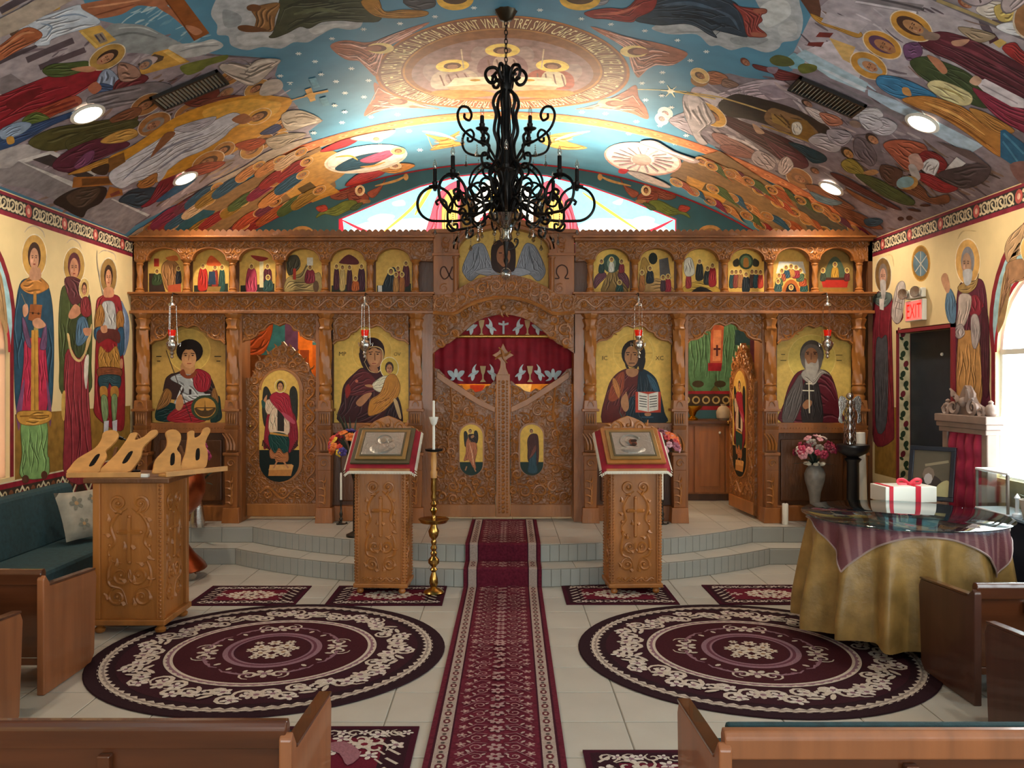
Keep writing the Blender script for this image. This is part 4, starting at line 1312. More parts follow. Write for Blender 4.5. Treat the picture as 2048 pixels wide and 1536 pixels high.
for surf, wall in ((WLP, wl), (WRP, wr)):
    p = Paint(raw(surf), cell=.1)
    for a, b in (((6.45, 8.45),) if wall is wl else ((6.45, 6.93), (7.94, 8.45))):
        zo = 1.47
        p.poly([(a, .8), (b, .8), (b, zo), (a, zo)], '8f6a2c')
    p.build('painted_dado', MURAL, wall)
    # arched painted frame round each window
    p = Paint(raw(surf), cell=.1)
    for c in WIN:
        A = arch(c - .6, c + .6, 1.0, 1.94, 18)[2:]; B = [(c + .66 * math.cos(PI * i / 18), 2.14 + .74 * math.sin(PI * i / 18)) for i in range(19)]
        m = len(A)
        p.tris(A + B, [(i, i + 1, m + i + 1) for i in range(m - 1)] + [(i, m + i + 1, m + i) for i in range(m - 1)], '9cc0c4')
        p.line([(c + .63, 1.0)] + [(c + .63, 1.94)] + B + [(c - .63, 1.94), (c - .63, 1.0)], .05, '7e1f28')
        p.line(A, .035, 'b02838')
        for sg in (-1, 1):                     # winged seraph beside each arch
            q = [(c + sg * .58, 2.1), (c + sg * .5, 2.5), (c + sg * .3, 2.72), (c + sg * .36, 2.55), (c + sg * .44, 2.3), (c + sg * .5, 2.15)]
            p.poly(smooth(q), 'a88458'); p.folds(smooth(q), 'a88458', 3)
        p.ring(c, 2.70, .07, .1, 'd8b060', 20); p.ell(c, 2.70, .06, .07, 0, '8a5a3c')
    p.build('painted_arch', MURAL, wall)
# --- three saints of the left wall
def wsaint(surf, wall, o, k, txt):
    p = Paint(surf); p.o = o; p.k = k; p.base = 4; p.draw(txt)
    return p.build('painted_saint', MURAL, wall)
K3 = 1 / 3.072
wsaint(WLP, wl, (0, 400), K3, """
c b8a48c 9 150 200 175 170 215 160 260 190 275 230
s 274a5e/7 120 520 180 480 260 490 300 540 325 700 330 1000 310 1300 240 1330 130 1330 95 1250 85 900 90 720
s 9a8850/2 205 800 235 800 245 1290 180 1290
s b02c48/6 150 870 175 850 250 850 280 930 285 1290 130 1290 145 1000
s 6a4a68/3 135 720 160 760 190 900 165 890 140 800
s 6a4a68/3 280 750 285 900 255 920 245 890
p c08c3c 192 800 232 800 236 1310 188 1310
l 8a5c20 4 212 800 212 1300
s 7a4a6c 100 1290 140 1120 150 1130 120 1400 105 1380
s 7a4a6c 315 1290 290 1120 285 1140 305 1390
s 7aa060/7 130 1370 205 1385 285 1365 290 1560 300 1590 285 1700 128 1700 135 1560
s c08c3c/2 105 1305 200 1295 310 1300 300 1360 200 1385 120 1370
p 8a5c20 120 1325 300 1320 300 1328 120 1333
e 5a3424 155 1715 22 26
e 5a3424 270 1690 20 26
h 210 345 78 138 0 3c241a c08c6c c0934a .64
s b87a38/2 125 520 190 470 240 470 300 530 260 565 205 580 150 560
s b98868 190 420 245 420 250 480 215 495 180 480
p b07c38 205 560 222 560 224 640 204 640
p 94562c 185 640 258 645 245 760 172 735
l 5c3018 4 180 690 250 700
e 3c2010 200 695 7 8
e 3c2010 235 698 7 8
s c08c6c 140 650 165 640 172 690 150 720 138 690
s c08c6c 200 740 240 725 280 770 240 790 205 775
l 8a7a60 4 130 575 160 650
""")
wsaint(WLP, wl, (0, 400), K3, """
c b8a48c 8 410 265 440 240 480 260 500 300
s 46512c/6 375 560 410 520 470 510 540 560 565 740 560 1000 550 1180 380 1190 365 1000 360 750
s 8a3038/6 400 950 480 940 530 960 545 1200 555 1700 400 1700 395 1400
s c8a870 410 830 425 830 440 920 480 980 510 940 560 760 555 860 500 990 440 960
s 3a4428/4 430 760 500 700 530 780 520 920 480 970 440 900
h 455 405 68 118 0 5a2c30 b88060 b08a48 .72
s 5a2c30/3 395 500 430 470 490 490 530 540 500 620 440 640
s 4c6a80/3 465 880 475 740 520 720 545 790 540 840 500 890
s b88060 420 700 460 640 500 680 470 720 430 730
s b88060 510 790 560 790 550 830 520 830
h 517 545 34 68 0 4a2e20 b88060 c8a868 .62
s 7c2c30/3 500 610 540 600 560 690 530 720 495 690
s d0c8b8 520 980 545 960 530 1160 515 1080
s c8a050 380 1200 400 1180 395 1350 378 1320
e 5a3424 437 1690 16 22
""")
wsaint(WLP, wl, (0, 400), K3, """
c b8a48c 8 605 330 640 310 700 330 712 370
c 8c8272 7 595 310 600 420 660 740 690 1150
s 8c2028/4 590 860 620 800 720 820 760 1000 765 1300 740 1420 590 1330 580 1200
s 8fa0b8/4 740 620 775 700 785 800 770 920 755 950 760 800
c 6a7c98 22 738 622 778 720 780 850 762 950
s 8a2c30/4 590 640 620 590 690 580 740 620 745 820 600 830
s a8a8a4/3 625 640 660 620 700 640 712 760 700 800 640 800 625 740
s 9a6a34/3 585 700 615 640 640 700 630 760 600 800 580 780
s 9a6a34/3 715 700 745 680 760 740 745 800 715 780
s 2c5068/3 580 790 630 780 640 830 600 860 578 840
s 2c5068/3 720 800 755 790 760 920 735 960 720 900
s 5a2c28 600 800 720 800 730 880 660 850 600 880
s a87a38/6 610 900 660 940 715 900 735 1040 660 1050 605 1030
s 7c4428/5 605 1030 735 1035 730 1090 610 1090
s 264850/4 610 1080 730 1080 732 1150 690 1150 668 1120 655 1160 610 1150
s b07c38 612 1150 650 1150 655 1210 615 1210
s b07c38 680 1150 720 1150 722 1210 678 1210
s 7c9464/3 618 1210 652 1210 660 1320 640 1370 625 1330
s 7c9464/3 682 1210 716 1210 705 1360 690 1370
p c8c8cc 635 1360 665 1355 660 1430 632 1440
p c8c8cc 685 1360 716 1350 714 1420 690 1430
h 664 468 54 116 0 33221a b98260 8c6c3c .62
s b98260 640 540 690 540 695 590 660 600 635 590
s b98260 615 780 650 770 655 810 625 815
s b98260 735 980 750 980 750 1030 735 1030
""")
# --- two monks and a medallion on the right wall
K4 = 1 / 3.071
wsaint(WRP, wr, (1640, 420), K4, """
c c4a878 7 400 280 440 280 455 350
s 74202c/6 330 560 360 500 430 520 445 560 440 700 455 1300 440 1420 330 1420 318 1000 325 700
s 6a2028/3 440 640 490 600 510 660 470 700
s 4a4a50/5 345 830 380 790 415 810 410 1300 345 1330
s b0a49c/3 470 470 515 440 525 520 490 690 440 650
l 7c7068 4 465 560 505 575
l 7c7068 4 460 600 500 612
h 388 400 52 112 0 6c6058 a8806c 6e5430 .66 a8a4a0
s 54605c/2 330 560 355 510 430 510 440 550 390 600
s a8a4a0 370 440 405 440 400 540 385 560
p c8c0b8 365 545 395 545 392 615 368 610
""")
wsaint(WRP, wr, (1640, 420), K4, """
e b08030 620 328 58 112
e 8a6426 620 328 52 104
e 56707c 618 330 46 78
l b8b0a0 5 580 280 655 380
l b8b0a0 5 655 280 585 380
l b8b0a0 3 618 255 618 405
""")
wsaint(WRP, wr, (1640, 420), K4, """
c c4a878 9 845 180 880 130 960 130
s 5a2032/7 850 480 900 430 970 420 1010 460 1030 640 1040 1100 1050 1250 930 1250 830 1220 835 700
s b88850/6 850 780 900 740 960 760 990 900 985 1200 850 1210
s 54748c/3 770 580 795 480 835 560 830 690 790 680
s b98a68 745 430 760 390 785 400 800 480 780 510
s 7c2030/3 905 560 960 520 1010 600 960 660 920 640
s b8a89c/3 860 520 930 530 915 640 880 720 840 730 850 620
s a89c98/2 820 740 870 700 890 760 850 790
s a89c98/3 930 660 970 650 985 760 960 850 935 820
h 908 318 78 145 0 7c7c80 a88468 d0a058 .66 9c9ca0 -.6
s 9a7c48/3 850 470 900 440 960 430 975 390 960 470 910 510 860 500
s b0b0b0 885 370 935 370 930 440 905 465 885 440
s 4a1c28/3 990 640 1035 660 1040 1100 1000 1100
""")
# seraph on the near right arch
wsaint(WRP, wr, (1640, 420), K4, """
s b8946c/5 1135 240 1160 170 1210 120 1260 90 1300 200 1250 260 1180 300 1150 320
s a87c58/5 1150 330 1250 300 1310 340 1250 430 1180 450 1130 560 1100 660 1120 540 1140 440
c 7c5a40 8 1160 360 1140 520 1100 650
h 1290 240 60 90 0 4a2e20 a8744c d8b068 .6
""")
# floral strip on the door jamb
J = Plane('y', 7.9)
p = Paint(J); p.base = 1
p.poly([(1796, 655), (1823, 655), (1823, 1300), (1796, 1300)], 'c8b890')
for i in range(30):
    y = 668 + i * 20
    p.ell(1809 + (3 if i % 2 else -3), y, 5, 7, 20, '2c3a24' if i % 3 else '6a2028')
    p.ell(1803 + 10 * (i % 2), y + 9, 5, 3, 40, '2c3a24')
p.line([(1797, 655), (1797, 1300)], 2.5, '7c2030'); p.line([(1821, 655), (1821, 1300)], 2.5, '7c2030')
p.build('painted_strip', MURAL, wr)
# lower border of the left wall (zig-zag with vine)
p = Paint(raw(WLP), cell=.05); p.base = 3
p.poly([(5.2, .72), (8.4, .72), (8.4, .93), (5.2, .93)], '3a2c22')
p.poly([(5.2, .92), (8.4, .92), (8.4, .96), (5.2, .96)], '8a1c2c'); p.poly([(5.2, .96), (8.4, .96), (8.4, .972), (5.2, .972)], 'd8cca8')
for i in range(11):
    y = 5.2 + i * .3
    p.line([(y, .74), (y + .15, .91), (y + .3, .74)], .026, 'd8cca8'); p.line([(y + .03, .74), (y + .15, .875), (y + .27, .74)], .014, '8a1c2c')
    p.ell(y, .86, .035, .045, 0, '7a4a30', 10)
    for q in (-.08, .08): p.ring(y + q, .875, .014, .028, 'c8b48c', 10)
p.build('painted_border', MURAL, wl)
# paintings of the altar room seen through the doorways; central orange patch is painted-in glow
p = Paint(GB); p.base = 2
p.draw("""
p 5c5a2c 1340 640 1560 640 1560 782 1340 782
s 4c7450/6 1385 630 1420 640 1430 770 1380 770
s 54805c/6 1440 640 1470 640 1480 770 1435 775
p b05a3c 1422 650 1448 650 1444 730 1420 730
p 8c1c28 1416 726 1444 726 1442 742 1416 742
p c88058 1427 660 1443 660 1441 722 1425 722
l 4a2024 4 1434 690 1434 712
l 4a2024 4 1427 698 1441 698
e 3c3420 1396 768 12 7
e 3c3420 1440 768 12 7
p 2c4a50 1470 660 1500 660 1500 690 1470 690
p 5a2c3c 1500 640 1540 640 1540 800 1500 800
p 8c2028 1340 782 1560 782 1560 788 1340 788
p 3a2c20 1340 788 1560 788 1560 812 1340 812
p 8c2028 1340 812 1560 812 1560 820 1340 820
p 2f6c74 480 640 660 640 660 720 480 720
s a84a1c/4 470 700 480 660 520 650 545 640 540 680 520 710
p 5c3858 570 630 596 630 596 720 570 720
p d8701c 596 630 625 630 625 900 596 900
p b85a18 625 690 660 690 660 900 625 900
p 6c3c18 470 710 596 710 596 1000 470 1000
p 8a3c14 600 700 618 700 618 850 600 850
p 9c968c 625 640 645 640 645 685 625 685
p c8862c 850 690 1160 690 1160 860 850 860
p b03c20 940 770 970 770 960 790 940 784
p f0d890 1030 765 1065 765 1060 784 1035 784
""")
for i in range(9): p.ring(1352 + i * 20, 800, 5, 8, 'b09860', 12)
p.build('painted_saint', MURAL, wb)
# ---------------------------------------------------------------- carving helpers
def spiral(c, r, a0, turns, sg=1, n=20, end=.22):
    return [(c[0] + r * (1 - (1 - end) * i / n) * math.cos(a0 + sg * turns * 2 * PI * i / n), c[1] + r * (1 - (1 - end) * i / n) * math.sin(a0 + sg * turns * 2 * PI * i / n)) for i in range(n + 1)]
class Carve:
    """relief strokes on an upright plane: (u,w) -> (u, y, w)"""
    def __init__(s, y, fn=None): s.mb = MB(); s.y = y - (.0025 if fn is None else 0); s.fn = fn or (lambda u, w, y: (u, y, w))
    def stroke(s, pts, r, n=5, taper=True):
        m = len(pts); r = r * 1.35
        rr = [r * (.35 + .65 * math.sin(PI * min(1, (i + 1) / (m * .8)))) if taper else r for i in range(m)]
        rr = [max(q, r * .35) for q in rr]
        s.mb.tube([s.fn(u, w, s.y) for u, w in pts], rr, n)
    def leaf(s, u, w, a, l, r):
        s.stroke([(u + l * t * math.cos(a + .5 * t), w + l * t * math.sin(a + .5 * t)) for t in (0, .3, .65, 1)], r, 4)
    def knob(s, u, w, r):
        s.mb.ball(s.fn(u, w, s.y), r, 6)
    def scrolls(s, u0, u1, w0, w1, r, vert=None, amp=.32):
        """running vine with a curled tendril and leaves in every bend"""
        W, Hh = u1 - u0, w1 - w0
        vert = Hh > W if vert is None else vert
        L, B = (Hh, W) if vert else (W, Hh)
        per = B * 1.0; n = max(2, round(L / per)); per = L / n
        def m(t, b): return (u0 + b, w0 + t) if vert else (u0 + t, w0 + b)
        mid = B / 2
        s.stroke([m(t * L / (n * 8), mid + amp * B * math.sin(PI * t / 8)) for t in range(n * 8 + 1)], r, taper=False)
        for k in range(n):
            sg = 1 if k % 2 == 0 else -1
            c = ((k + .5) * per, mid - sg * B * .1)
            sp = spiral(c, B * .28, -PI / 2 * sg + PI, 1.35, -sg, 16)
            s.stroke([m(*q) for q in sp], r * .9)
            s.knob(*m(*c), r * 1.5)
            for j in range(4):
                a = j * PI / 2 + .6 + k
                q = (c[0] + B * .1 * math.cos(a), c[1] + B * .1 * math.sin(a))
                s.leaf(*m(*q), a, B * .16, r * 1.1)
            q = ((k + .95) * per, mid + sg * B * .30)
            s.leaf(*m(*q), .8 * sg, B * .2, r * 1.2); s.leaf(*m(q[0] - per * .35, q[1] + sg * B * .04), 2.4 * sg, B * .2, r * 1.2)
    def beads(s, u0, w0, u1, w1, step, r):
        L = math.hypot(u1 - u0, w1 - w0); n = max(2, int(L / step))
        for i in range(n):
            t = (i + .5) / n
            s.mb.ball(s.fn(u0 + (u1 - u0) * t, w0 + (w1 - w0) * t, s.y), r, 5)
    def build(s, name, m, par): return s.mb.build(name, m, par, 60)

# ---------------------------------------------------------------- iconostasis
YI = 8.55
def I(px, py, Y=YI): q = P(px, py, Y); return (q.x, q.z)
def IP(*a, Y=YI): return [I(a[i], a[i + 1], Y) for i in range(0, len(a), 2)]
ico = thing('iconostasis', 'wide carved oak icon screen with arched row of painted icons, columns and doors', 'icon screen', (0, 8.5, ZD))
ICO0 = Vector((0, 8.5, ZD))
def ib(mb, name, m=WOOD, par=None, smooth=None, bevel=0):
    mb.v = [(v[0], v[1] - 8.5, v[2] - ZD) for v in mb.v]
    return mb.build(name, m, par or ico, smooth, bevel)
def ibp(p, name, m=None, par=None):
    p.v = [(v[0], v[1] - 8.5, v[2] - ZD) for v in p.v]
    return p.build(name, m or ICONP, par or ico)
def ibc(c, name='vine_carving', m=WOOD, par=None):
    c.mb.v = [(v[0], v[1] - 8.5, v[2] - ZD) for v in c.mb.v]
    o = c.mb.build(name, m, par or ico, 60); o['kind'] = 'stuff'
    return o
def pbox(px0, px1, py0, py1, y0, y1, mb=None):
    a = I(px0, py1, y0 if False else YI); b = I(px1, py0, YI)
    return (mb or MB()).box(a[0], b[0], y0, y1, a[1], b[1])
HALF = ((262, 868), (1147, 1742))
# --- crest, cornices, friezes on either side
for s0, s1 in HALF:
    x0, x1 = (s0 + 3, s1) if s0 < 900 else (s0, s1 - 6)
    n = 50
    pts = []
    for i in range(n):
        for k in range(4):
            t = (i + k / 4) / n
            pts.append(I(x0 + (x1 - x0) * t, 466 - 5 * math.sin(PI * k / 4)))
    pts += [I(x1, 466), I(x1, 480), I(x0, 480)]
    cr = ib(MB().prism(pts, 8.47, 8.52), 'crest')
    c = Carve(8.468); c.beads(*I(x0, 474), *I(x1, 474), .058, .008); ibc(c, 'bead_row', WOODD, cr)
    cr2 = ib(pbox(x0 - 4, x1 + 3, 476, 480, 8.38, 8.6).box(I(x0, 0)[0], I(x1, 0)[0], 8.42, 8.6, I(0, 485)[1], I(0, 480)[1]), 'cornice', bevel=.004)
    ib(pbox(x0 - 4, x1 + 3, 587, 591, 8.38, 8.62).box(I(x0, 0)[0], I(x1, 0)[0], 8.42, 8.62, I(0, 594)[1], I(0, 591)[1]), 'shelf', bevel=.004)
    fz = ib(pbox(x0, x1, 593, 623, 8.46, 8.62), 'frieze', CARV)
    c = Carve(8.46); c.scrolls(I(x0 + 6, 0)[0], I(x1 - 6, 0)[0], I(0, 620)[1], I(0, 596)[1], .008); ibc(c, m=WOODL, par=fz)
    ib(pbox(x0 - 4, x1 + 3, 623, 629, 8.42, 8.62), 'ledge', bevel=.005)
# arcade of small icons
CENT = [332, 422, 515, 608, 697, 788], [1223, 1312, 1401, 1492, 1582, 1670]
for (s0, s1), cs in zip(HALF, CENT):
    pts = [I(s1, 484), I(s0 + 3, 484), I(s0 + 3, 524)]
    for cx in cs:
        pts += [I(cx - 34 * math.cos(PI * i / 12), 522 - 24 * math.sin(PI * i / 12)) for i in range(13)]
    pts += [I(s1, 524)]
    ar = ib(MB().prism(pts, 8.5, 8.58), 'arcade', CARV)
    c = Carve(8.5)
    eds = [s0 + 4] + [(a + b) / 2 for a, b in zip(cs, cs[1:])] + [s1 - 4]
    for e in eds:
        if e > s0 + 20 and e < s1 - 20:
            u, w_ = I(e, 505)
            for sg in (-1, 1):
                c.stroke(spiral((u + sg * .045, w_ + .02), .045, PI / 2 - sg * 1.2, 1.2, -sg, 12), .007)
                c.stroke(spiral((u + sg * .03, w_ - .05), .03, PI / 2 - sg * 1.2, 1.1, sg, 10), .006)
                c.leaf(u + sg * .08, w_ + .075, (PI / 2 - sg * 1.2), .08, .008)
            c.knob(u, w_ - .01, .016)
    c.scrolls(I(s0 + 8, 0)[0], I(s1 - 8, 0)[0], I(0, 497)[1], I(0, 486)[1], .005)
    ibc(c, m=WOODL, par=ar)
    for cx in cs:
        c2 = Carve(8.5); c2.stroke([I(cx - 35 * math.cos(PI * i / 12), 522 - 25.5 * math.sin(PI * i / 12)) for i in range(13)], .007, taper=False); ibc(c2, 'arch_bead', WOOD, ar)
    ib(pbox(s0 + 2, s1, 484, 590, 8.655, 8.68), 'back_board', WOODD)
def twist(r, h, n=16, m=26, lob=4, k=22, z0=0):
    mb = MB()
    return mb.lathe([(r, z0 + h * i / m) for i in range(m + 1)], n, fn=lambda a, z: 1 + .16 * math.cos(lob * a + k * (z - z0)))
sp = None
for e in [284, 377, 468.5, 561, 652, 742, 832, 1179, 1268, 1356.5, 1446.5, 1537, 1626, 1714]:
    X, Z = I(e, 587); h = I(0, 522)[1] - I(0, 587)[1]
    if sp is None:
        sp = twist(.028, h - .1, 14, 18, 3, 40, .05).build('small_column', WOODL, ico, 50)
        MB().lathe([(.045, 0), (.045, .02), (.032, .03), (.04, .04), (.03, .052)], 14).build('column_base', WOODL, sp, 40)
        MB().lathe([(.03, h - .052), (.036, h - .04), (.03, h - .03), (.05, h - .005), (.055, h + .003)], 14).build('capital', WOODL, sp, 40)
        o = sp
    else: o = dup(sp)
    o.location = (X, 8.5 - 8.5, Z - ZD)
# --- lower columns
lc = None
def zc(y): return (1042 - y) * .00503
for e in (286, 466, 651, 832, 1180, 1357, 1540, 1717):
    X = I(e, 0, 8.5)[0]
    if lc is None:
        lc = twist(.056, zc(660) - zc(768), 18, 34, 5, 16, zc(768)).build('column', WOODL, ico, 50)
        MB().lathe([(.056, zc(662)), (.068, zc(658)), (.06, zc(655)), (.055, zc(651)), (.075, zc(640)), (.06, zc(637)), (.085, zc(630)), (.085, zc(628))], 16,
                   fn=lambda a, z: 1 + .07 * math.cos(8 * a)).build('capital', WOODL, lc, 50)
        MB().lathe([(.06, zc(800)), (.064, zc(792)), (.05, zc(788)), (.066, zc(782)), (.066, zc(776)), (.055, zc(772)), (.064, zc(769)), (.056, zc(766))], 16).build('ring', WOODL, lc, 50)
        pd = MB().taper((0, 0), (.068, .068), (.062, .062), zc(818), zc(800)).box(-.085, .085, -.085, .085, zc(822), zc(817)).box(-.06, .06, -.06, .06, zc(850), zc(822))
        pd.taper((0, 0), (.062, .062), (.07, .07), zc(858), zc(850)).taper((0, 0), (.055, .055), (.07, .07), zc(902), zc(858)).box(-.08, .08, -.08, .08, zc(909), zc(903)).box(-.066, .066, -.066, .066, zc(938), zc(909))
        pd.taper((0, 0), (.058, .058), (.066, .066), zc(1012), zc(938)).taper((0, 0), (.088, .09), (.08, .08), 0, zc(1012))
        po = pd.build('pedestal', WOOD, lc, bevel=.004)
        c = Carve(-.068)
        for u in (-.036, -.012, .012, .036): c.mb.tube([(u, -.066, zc(846)), (u, -.072, zc(836)), (u, -.066, zc(826))], [.006, .012, .006], 6)
        for u in (-.032, 0, .032): c.leaf(u, zc(898), PI / 2 - .2, .17, .012)
        c.stroke([(.03 * math.cos(q), zc(812) + .05 * math.sin(q)) for q in [PI * i / 8 for i in range(9)]], .006)
        c.stroke([(0, zc(1005)), (.01, zc(980)), (-.01, zc(960)), (0, zc(945))], .008)
        for k in range(4):
            for sg in (-1, 1): c.leaf(0, zc(1004 - k * 14), PI / 2 - sg * .8, .055, .009)
        c.stroke(spiral((0, zc(924)), .04, 0, 1.4, 1, 14), .007)
        c.mb.build('leaf_carving', WOODL, lc, 60)['kind'] = 'stuff'
        o = lc
    else: o = dup(lc)
    o.location = (X, 0, 0)
# --- icon bays: board, lambrequin, ledge, lower panel
PROF = [(0, 690), (.05, 683), (.14, 681), (.2, 676), (.24, 667), (.3, 664), (.36, 655), (.42, 652), (.5, 657)]
PROF = PROF + [(1 - a, b) for a, b in PROF[-2::-1]]
def lamb(x0, x1, up=0):
    pts = [I(x0, 629), I(x1, 629)] + [I(x0 + (x1 - x0) * t, y - up * (690 - y) * .25) for t, y in PROF[::-1]]
    o = ib(MB().prism(pts, 8.52, 8.57), 'lambrequin', CARV)
    c = Carve(8.52); u0, w0 = I(x0, 0)[0], 0; u1 = I(x1, 0)[0]
    c.stroke([(a, b + .012) for a, b in pts[2:]], .008, taper=False)
    c.scrolls(u0 + .03, u1 - .03, I(0, 650)[1], I(0, 632)[1], .006)
    for sg, e in ((1, u0 + .1), (-1, u1 - .1)):
        c.stroke(spiral((e, I(0, 664)[1]), .06, PI / 2, 1.4, sg, 16), .008)
        c.stroke(spiral((e + sg * .12, I(0, 656)[1]), .04, PI / 2, 1.3, -sg, 14), .007)
        for k in range(3): c.leaf(e - sg * .03 + sg * k * .05, I(0, 672)[1] + k * .02, -PI / 2 + sg * .5, .05, .009)
    ibc(c, m=WOODL, par=o)
BAYS = ((303, 452), (667, 818), (1191, 1343), (1553, 1703))
for x0, x1 in BAYS:
    ib(pbox(x0 - 18, x1 + 16, 629, 1042, 8.63, 8.66), 'bay_board', WOODD)
    lamb(x0, x1)
    lg = ib(pbox(x0 - 3, x1 + 3, 846, 866, 8.54, 8.64), 'ledge', bevel=.004)
    ib(pbox(x0 + 12, x1 - 12, 880, 1004, 8.6, 8.64), 'lower_panel', WOODD, bevel=.012)
    ib(pbox(x0 - 3, x1 + 3, 1012, 1042, 8.54, 8.64), 'plinth', bevel=.006)
    c = Carve(8.54); c.beads(*I(x0, 856), *I(x1, 856), .03, .006); ibc(c, 'bead_row', WOOD, lg)
for x0, x1 in ((482, 637), (1372, 1526)): lamb(x0, x1, .5)
for a, b in ((480, 487), (634, 641), (1368, 1374), (1522, 1529), (845, 866), (1147, 1167)):
    ib(pbox(a, b, 629, 1042, 8.5, 8.78), 'jamb', WOOD)
for a, b in ((262, 272), (1732, 1742)): ib(pbox(a, b, 484, 1042, 8.5, 8.66), 'end_post', WOODD)
# --- centre: towers, arches, holy face panel
for a, b, ch in ((868, 918, '\u03b1'), (1097, 1147, '\u03a9')):
    cx = (a + b) / 2
    tw = ib(pbox(a, b, 468, 592, 8.46, 8.66), 'tower', bevel=.005)
    ib(pbox(a - 3, b + 3, 462, 470, 8.42, 8.66), 'tower_cornice', bevel=.004)
    ib(pbox(a - 2, b + 2, 509, 514, 8.44, 8.66), 'tower_ledge', bevel=.004)
    c = Carve(8.46)
    inn = b - 6 if a < 1000 else a + 6
    c.stroke([I(inn, 590), I(inn, 520)], .018, 8, taper=False)
    c.stroke([I(inn, 520), I(inn, 516)], .026, 8, taper=False)
    for q in range(3): c.stroke(spiral(I(cx, 482 + q * 10), .045, q * 2, 1.3, 1 if q % 2 else -1, 14), .007)
    c.stroke(spiral(I(cx - 4, 578), .05, 1, 1.3, 1, 14), .007)
    ibc(c, par=tw)
    pp_ = Paint(Plane('y', 8.455)); 
    if a < 1000: pp_.line(smooth([(905, 533), (897, 552), (888, 558), (881, 548), (883, 536), (890, 534), (896, 545), (903, 558), (908, 557)], 5, False), 2.6, '3a1e0c')
    else: pp_.line(smooth([(1110, 557), (1118, 556), (1113, 546), (1115, 535), (1124, 530), (1133, 535), (1135, 546), (1130, 556), (1138, 557)], 5, False), 2.6, '3a1e0c')
    ibp(pp_, 'carved_letter', MURAL, tw)
    fx = 934 if a < 1000 else 1082
    fin = ib(MB().prism(IP(fx - 15, 470, fx - 15, 415, fx - 13, 398, fx, 379, fx + 13, 398, fx + 15, 415, fx + 15, 470), 8.58, 8.64), 'finial', WOOD)
    pp_ = Paint(Plane('y', 8.575)); pp_.draw('s b8984a %d 460 %d 412 %d 400 %d 412 %d 460' % (fx - 8, fx - 8, fx, fx + 8, fx + 8)); ibp(pp_, 'painting', None, fin)
arcp = lambda pts: IP(*pts)
ring = [(I(1007.5 - 90 * math.cos(PI * i / 20), 502 - 44 * math.sin(PI * i / 20))) for i in range(21)]
ro = [(I(1007.5 - 101 * math.cos(PI * i / 20), 500 - 62 * math.sin(PI * i / 20))) for i in range(21)]
ib(MB().prism(ro + ring[::-1], 8.46, 8.6), 'arch_moulding')
c = Carve(8.46); c.stroke([((a[0] + b[0]) / 2, (a[1] + b[1]) / 2) for a, b in zip(ro, ring)], .012, taper=False); ibc(c, 'arch_bead')
face = [(1007.5 - 90 * math.cos(PI * i / 20), 502 - 44 * math.sin(PI * i / 20)) for i in range(21)] + [(1098, 592), (917, 592)]
fp = ib(MB().prism([I(*q) for q in face], 8.60, 8.63), 'icon_panel', WOODD)
p = Paint(Plane('y', 8.598))
p.poly(face, 'c4a052')
p.draw("""
s 7c8088/9 925 535 940 500 952 488 970 492 985 545 960 548 942 562 930 552
s 7c8088/9 1090 535 1075 500 1063 488 1048 492 1032 545 1058 548 1075 562 1088 552
s 8c9098/4 950 545 980 535 1000 548 1035 535 1062 546 1010 556
c 54585e 3 945 540 955 510 958 492
c 54585e 3 1070 540 1060 510 1058 492
s 2c1a12 984 535 982 500 990 484 1007 478 1024 484 1031 500 1030 538 1018 545 998 546
e 8a5a3c 1007 512 14 22
s 3a2216 995 524 1007 534 1019 524 1014 542 1007 548 1000 542
l 2a140c 2 998 506 1004 506
l 2a140c 2 1010 506 1016 506
l 6a3c28 2 1007 508 1007 520
""")
ibp(p, 'painting', None, fp)
band = ib(MB().prism(IP(868, 592, 903, 590, 925, 575, 955, 560, 985, 553, 1007, 552, 1030, 553, 1060, 561, 1090, 575, 1112, 590, 1147, 592, 1147, 624, 1105, 627, 1080, 612, 1050, 600, 1007, 594, 964, 600, 934, 612, 910, 627, 868, 624), 8.43, 8.6), 'arch_band', CARV, bevel=.004)
c = Carve(8.43)
cl = smooth([(872, 608), (905, 608), (935, 592), (965, 579), (1007, 573), (1049, 579), (1079, 592), (1109, 608), (1143, 608)], 6, False)
for i in range(2, len(cl) - 1, 4):
    u, w_ = I(*cl[i]); c.stroke(spiral((u, w_), .055, i * .4, 1.3, 1 if i % 8 < 4 else -1, 14), .008); c.leaf(u + .05, w_, 1.2, .07, .009); c.leaf(u - .05, w_, -1.9, .07, .009)
ibc(c, m=WOODL, par=band)
c = Carve(8.43); c.stroke([I(*q) for q in smooth([(868, 627), (908, 629), (934, 615), (964, 603), (1007, 597), (1050, 603), (1080, 615), (1107, 629), (1147, 627)], 5, False)], .014, taper=False); ibc(c, 'arch_bead', WOODL)
spn = ib(MB().prism(IP(866, 622, 910, 625, 934, 611, 964, 599, 1007, 593, 1050, 599, 1080, 611, 1105, 625, 1149, 622, 1149, 708, 1130, 694, 1115, 688, 1098, 673, 1078, 656, 1060, 642, 1042, 635, 1025, 631, 1007, 629, 990, 631, 972, 635, 955, 642, 937, 656, 917, 673, 900, 686, 885, 692, 866, 708), 8.5, 8.56), 'arch_spandrel', CARV)
c = Carve(8.5)
for sg in (-1, 1):
    for px, py, r in ((120, 660, .07), (100, 640, .055), (78, 628, .05), (55, 615, .045), (30, 611, .042), (125, 686, .05), (96, 668, .045), (128, 636, .05)):
        u, w_ = I(1007 + sg * px, py); c.stroke(spiral((u, w_), r, px * .1, 1.4, sg, 16), .009)
        c.leaf(u + sg * .03, w_ + .03, 1.2 * sg, .08, .011); c.leaf(u - sg * .03, w_ - .03, -1.2 * sg + .5, .08, .011)
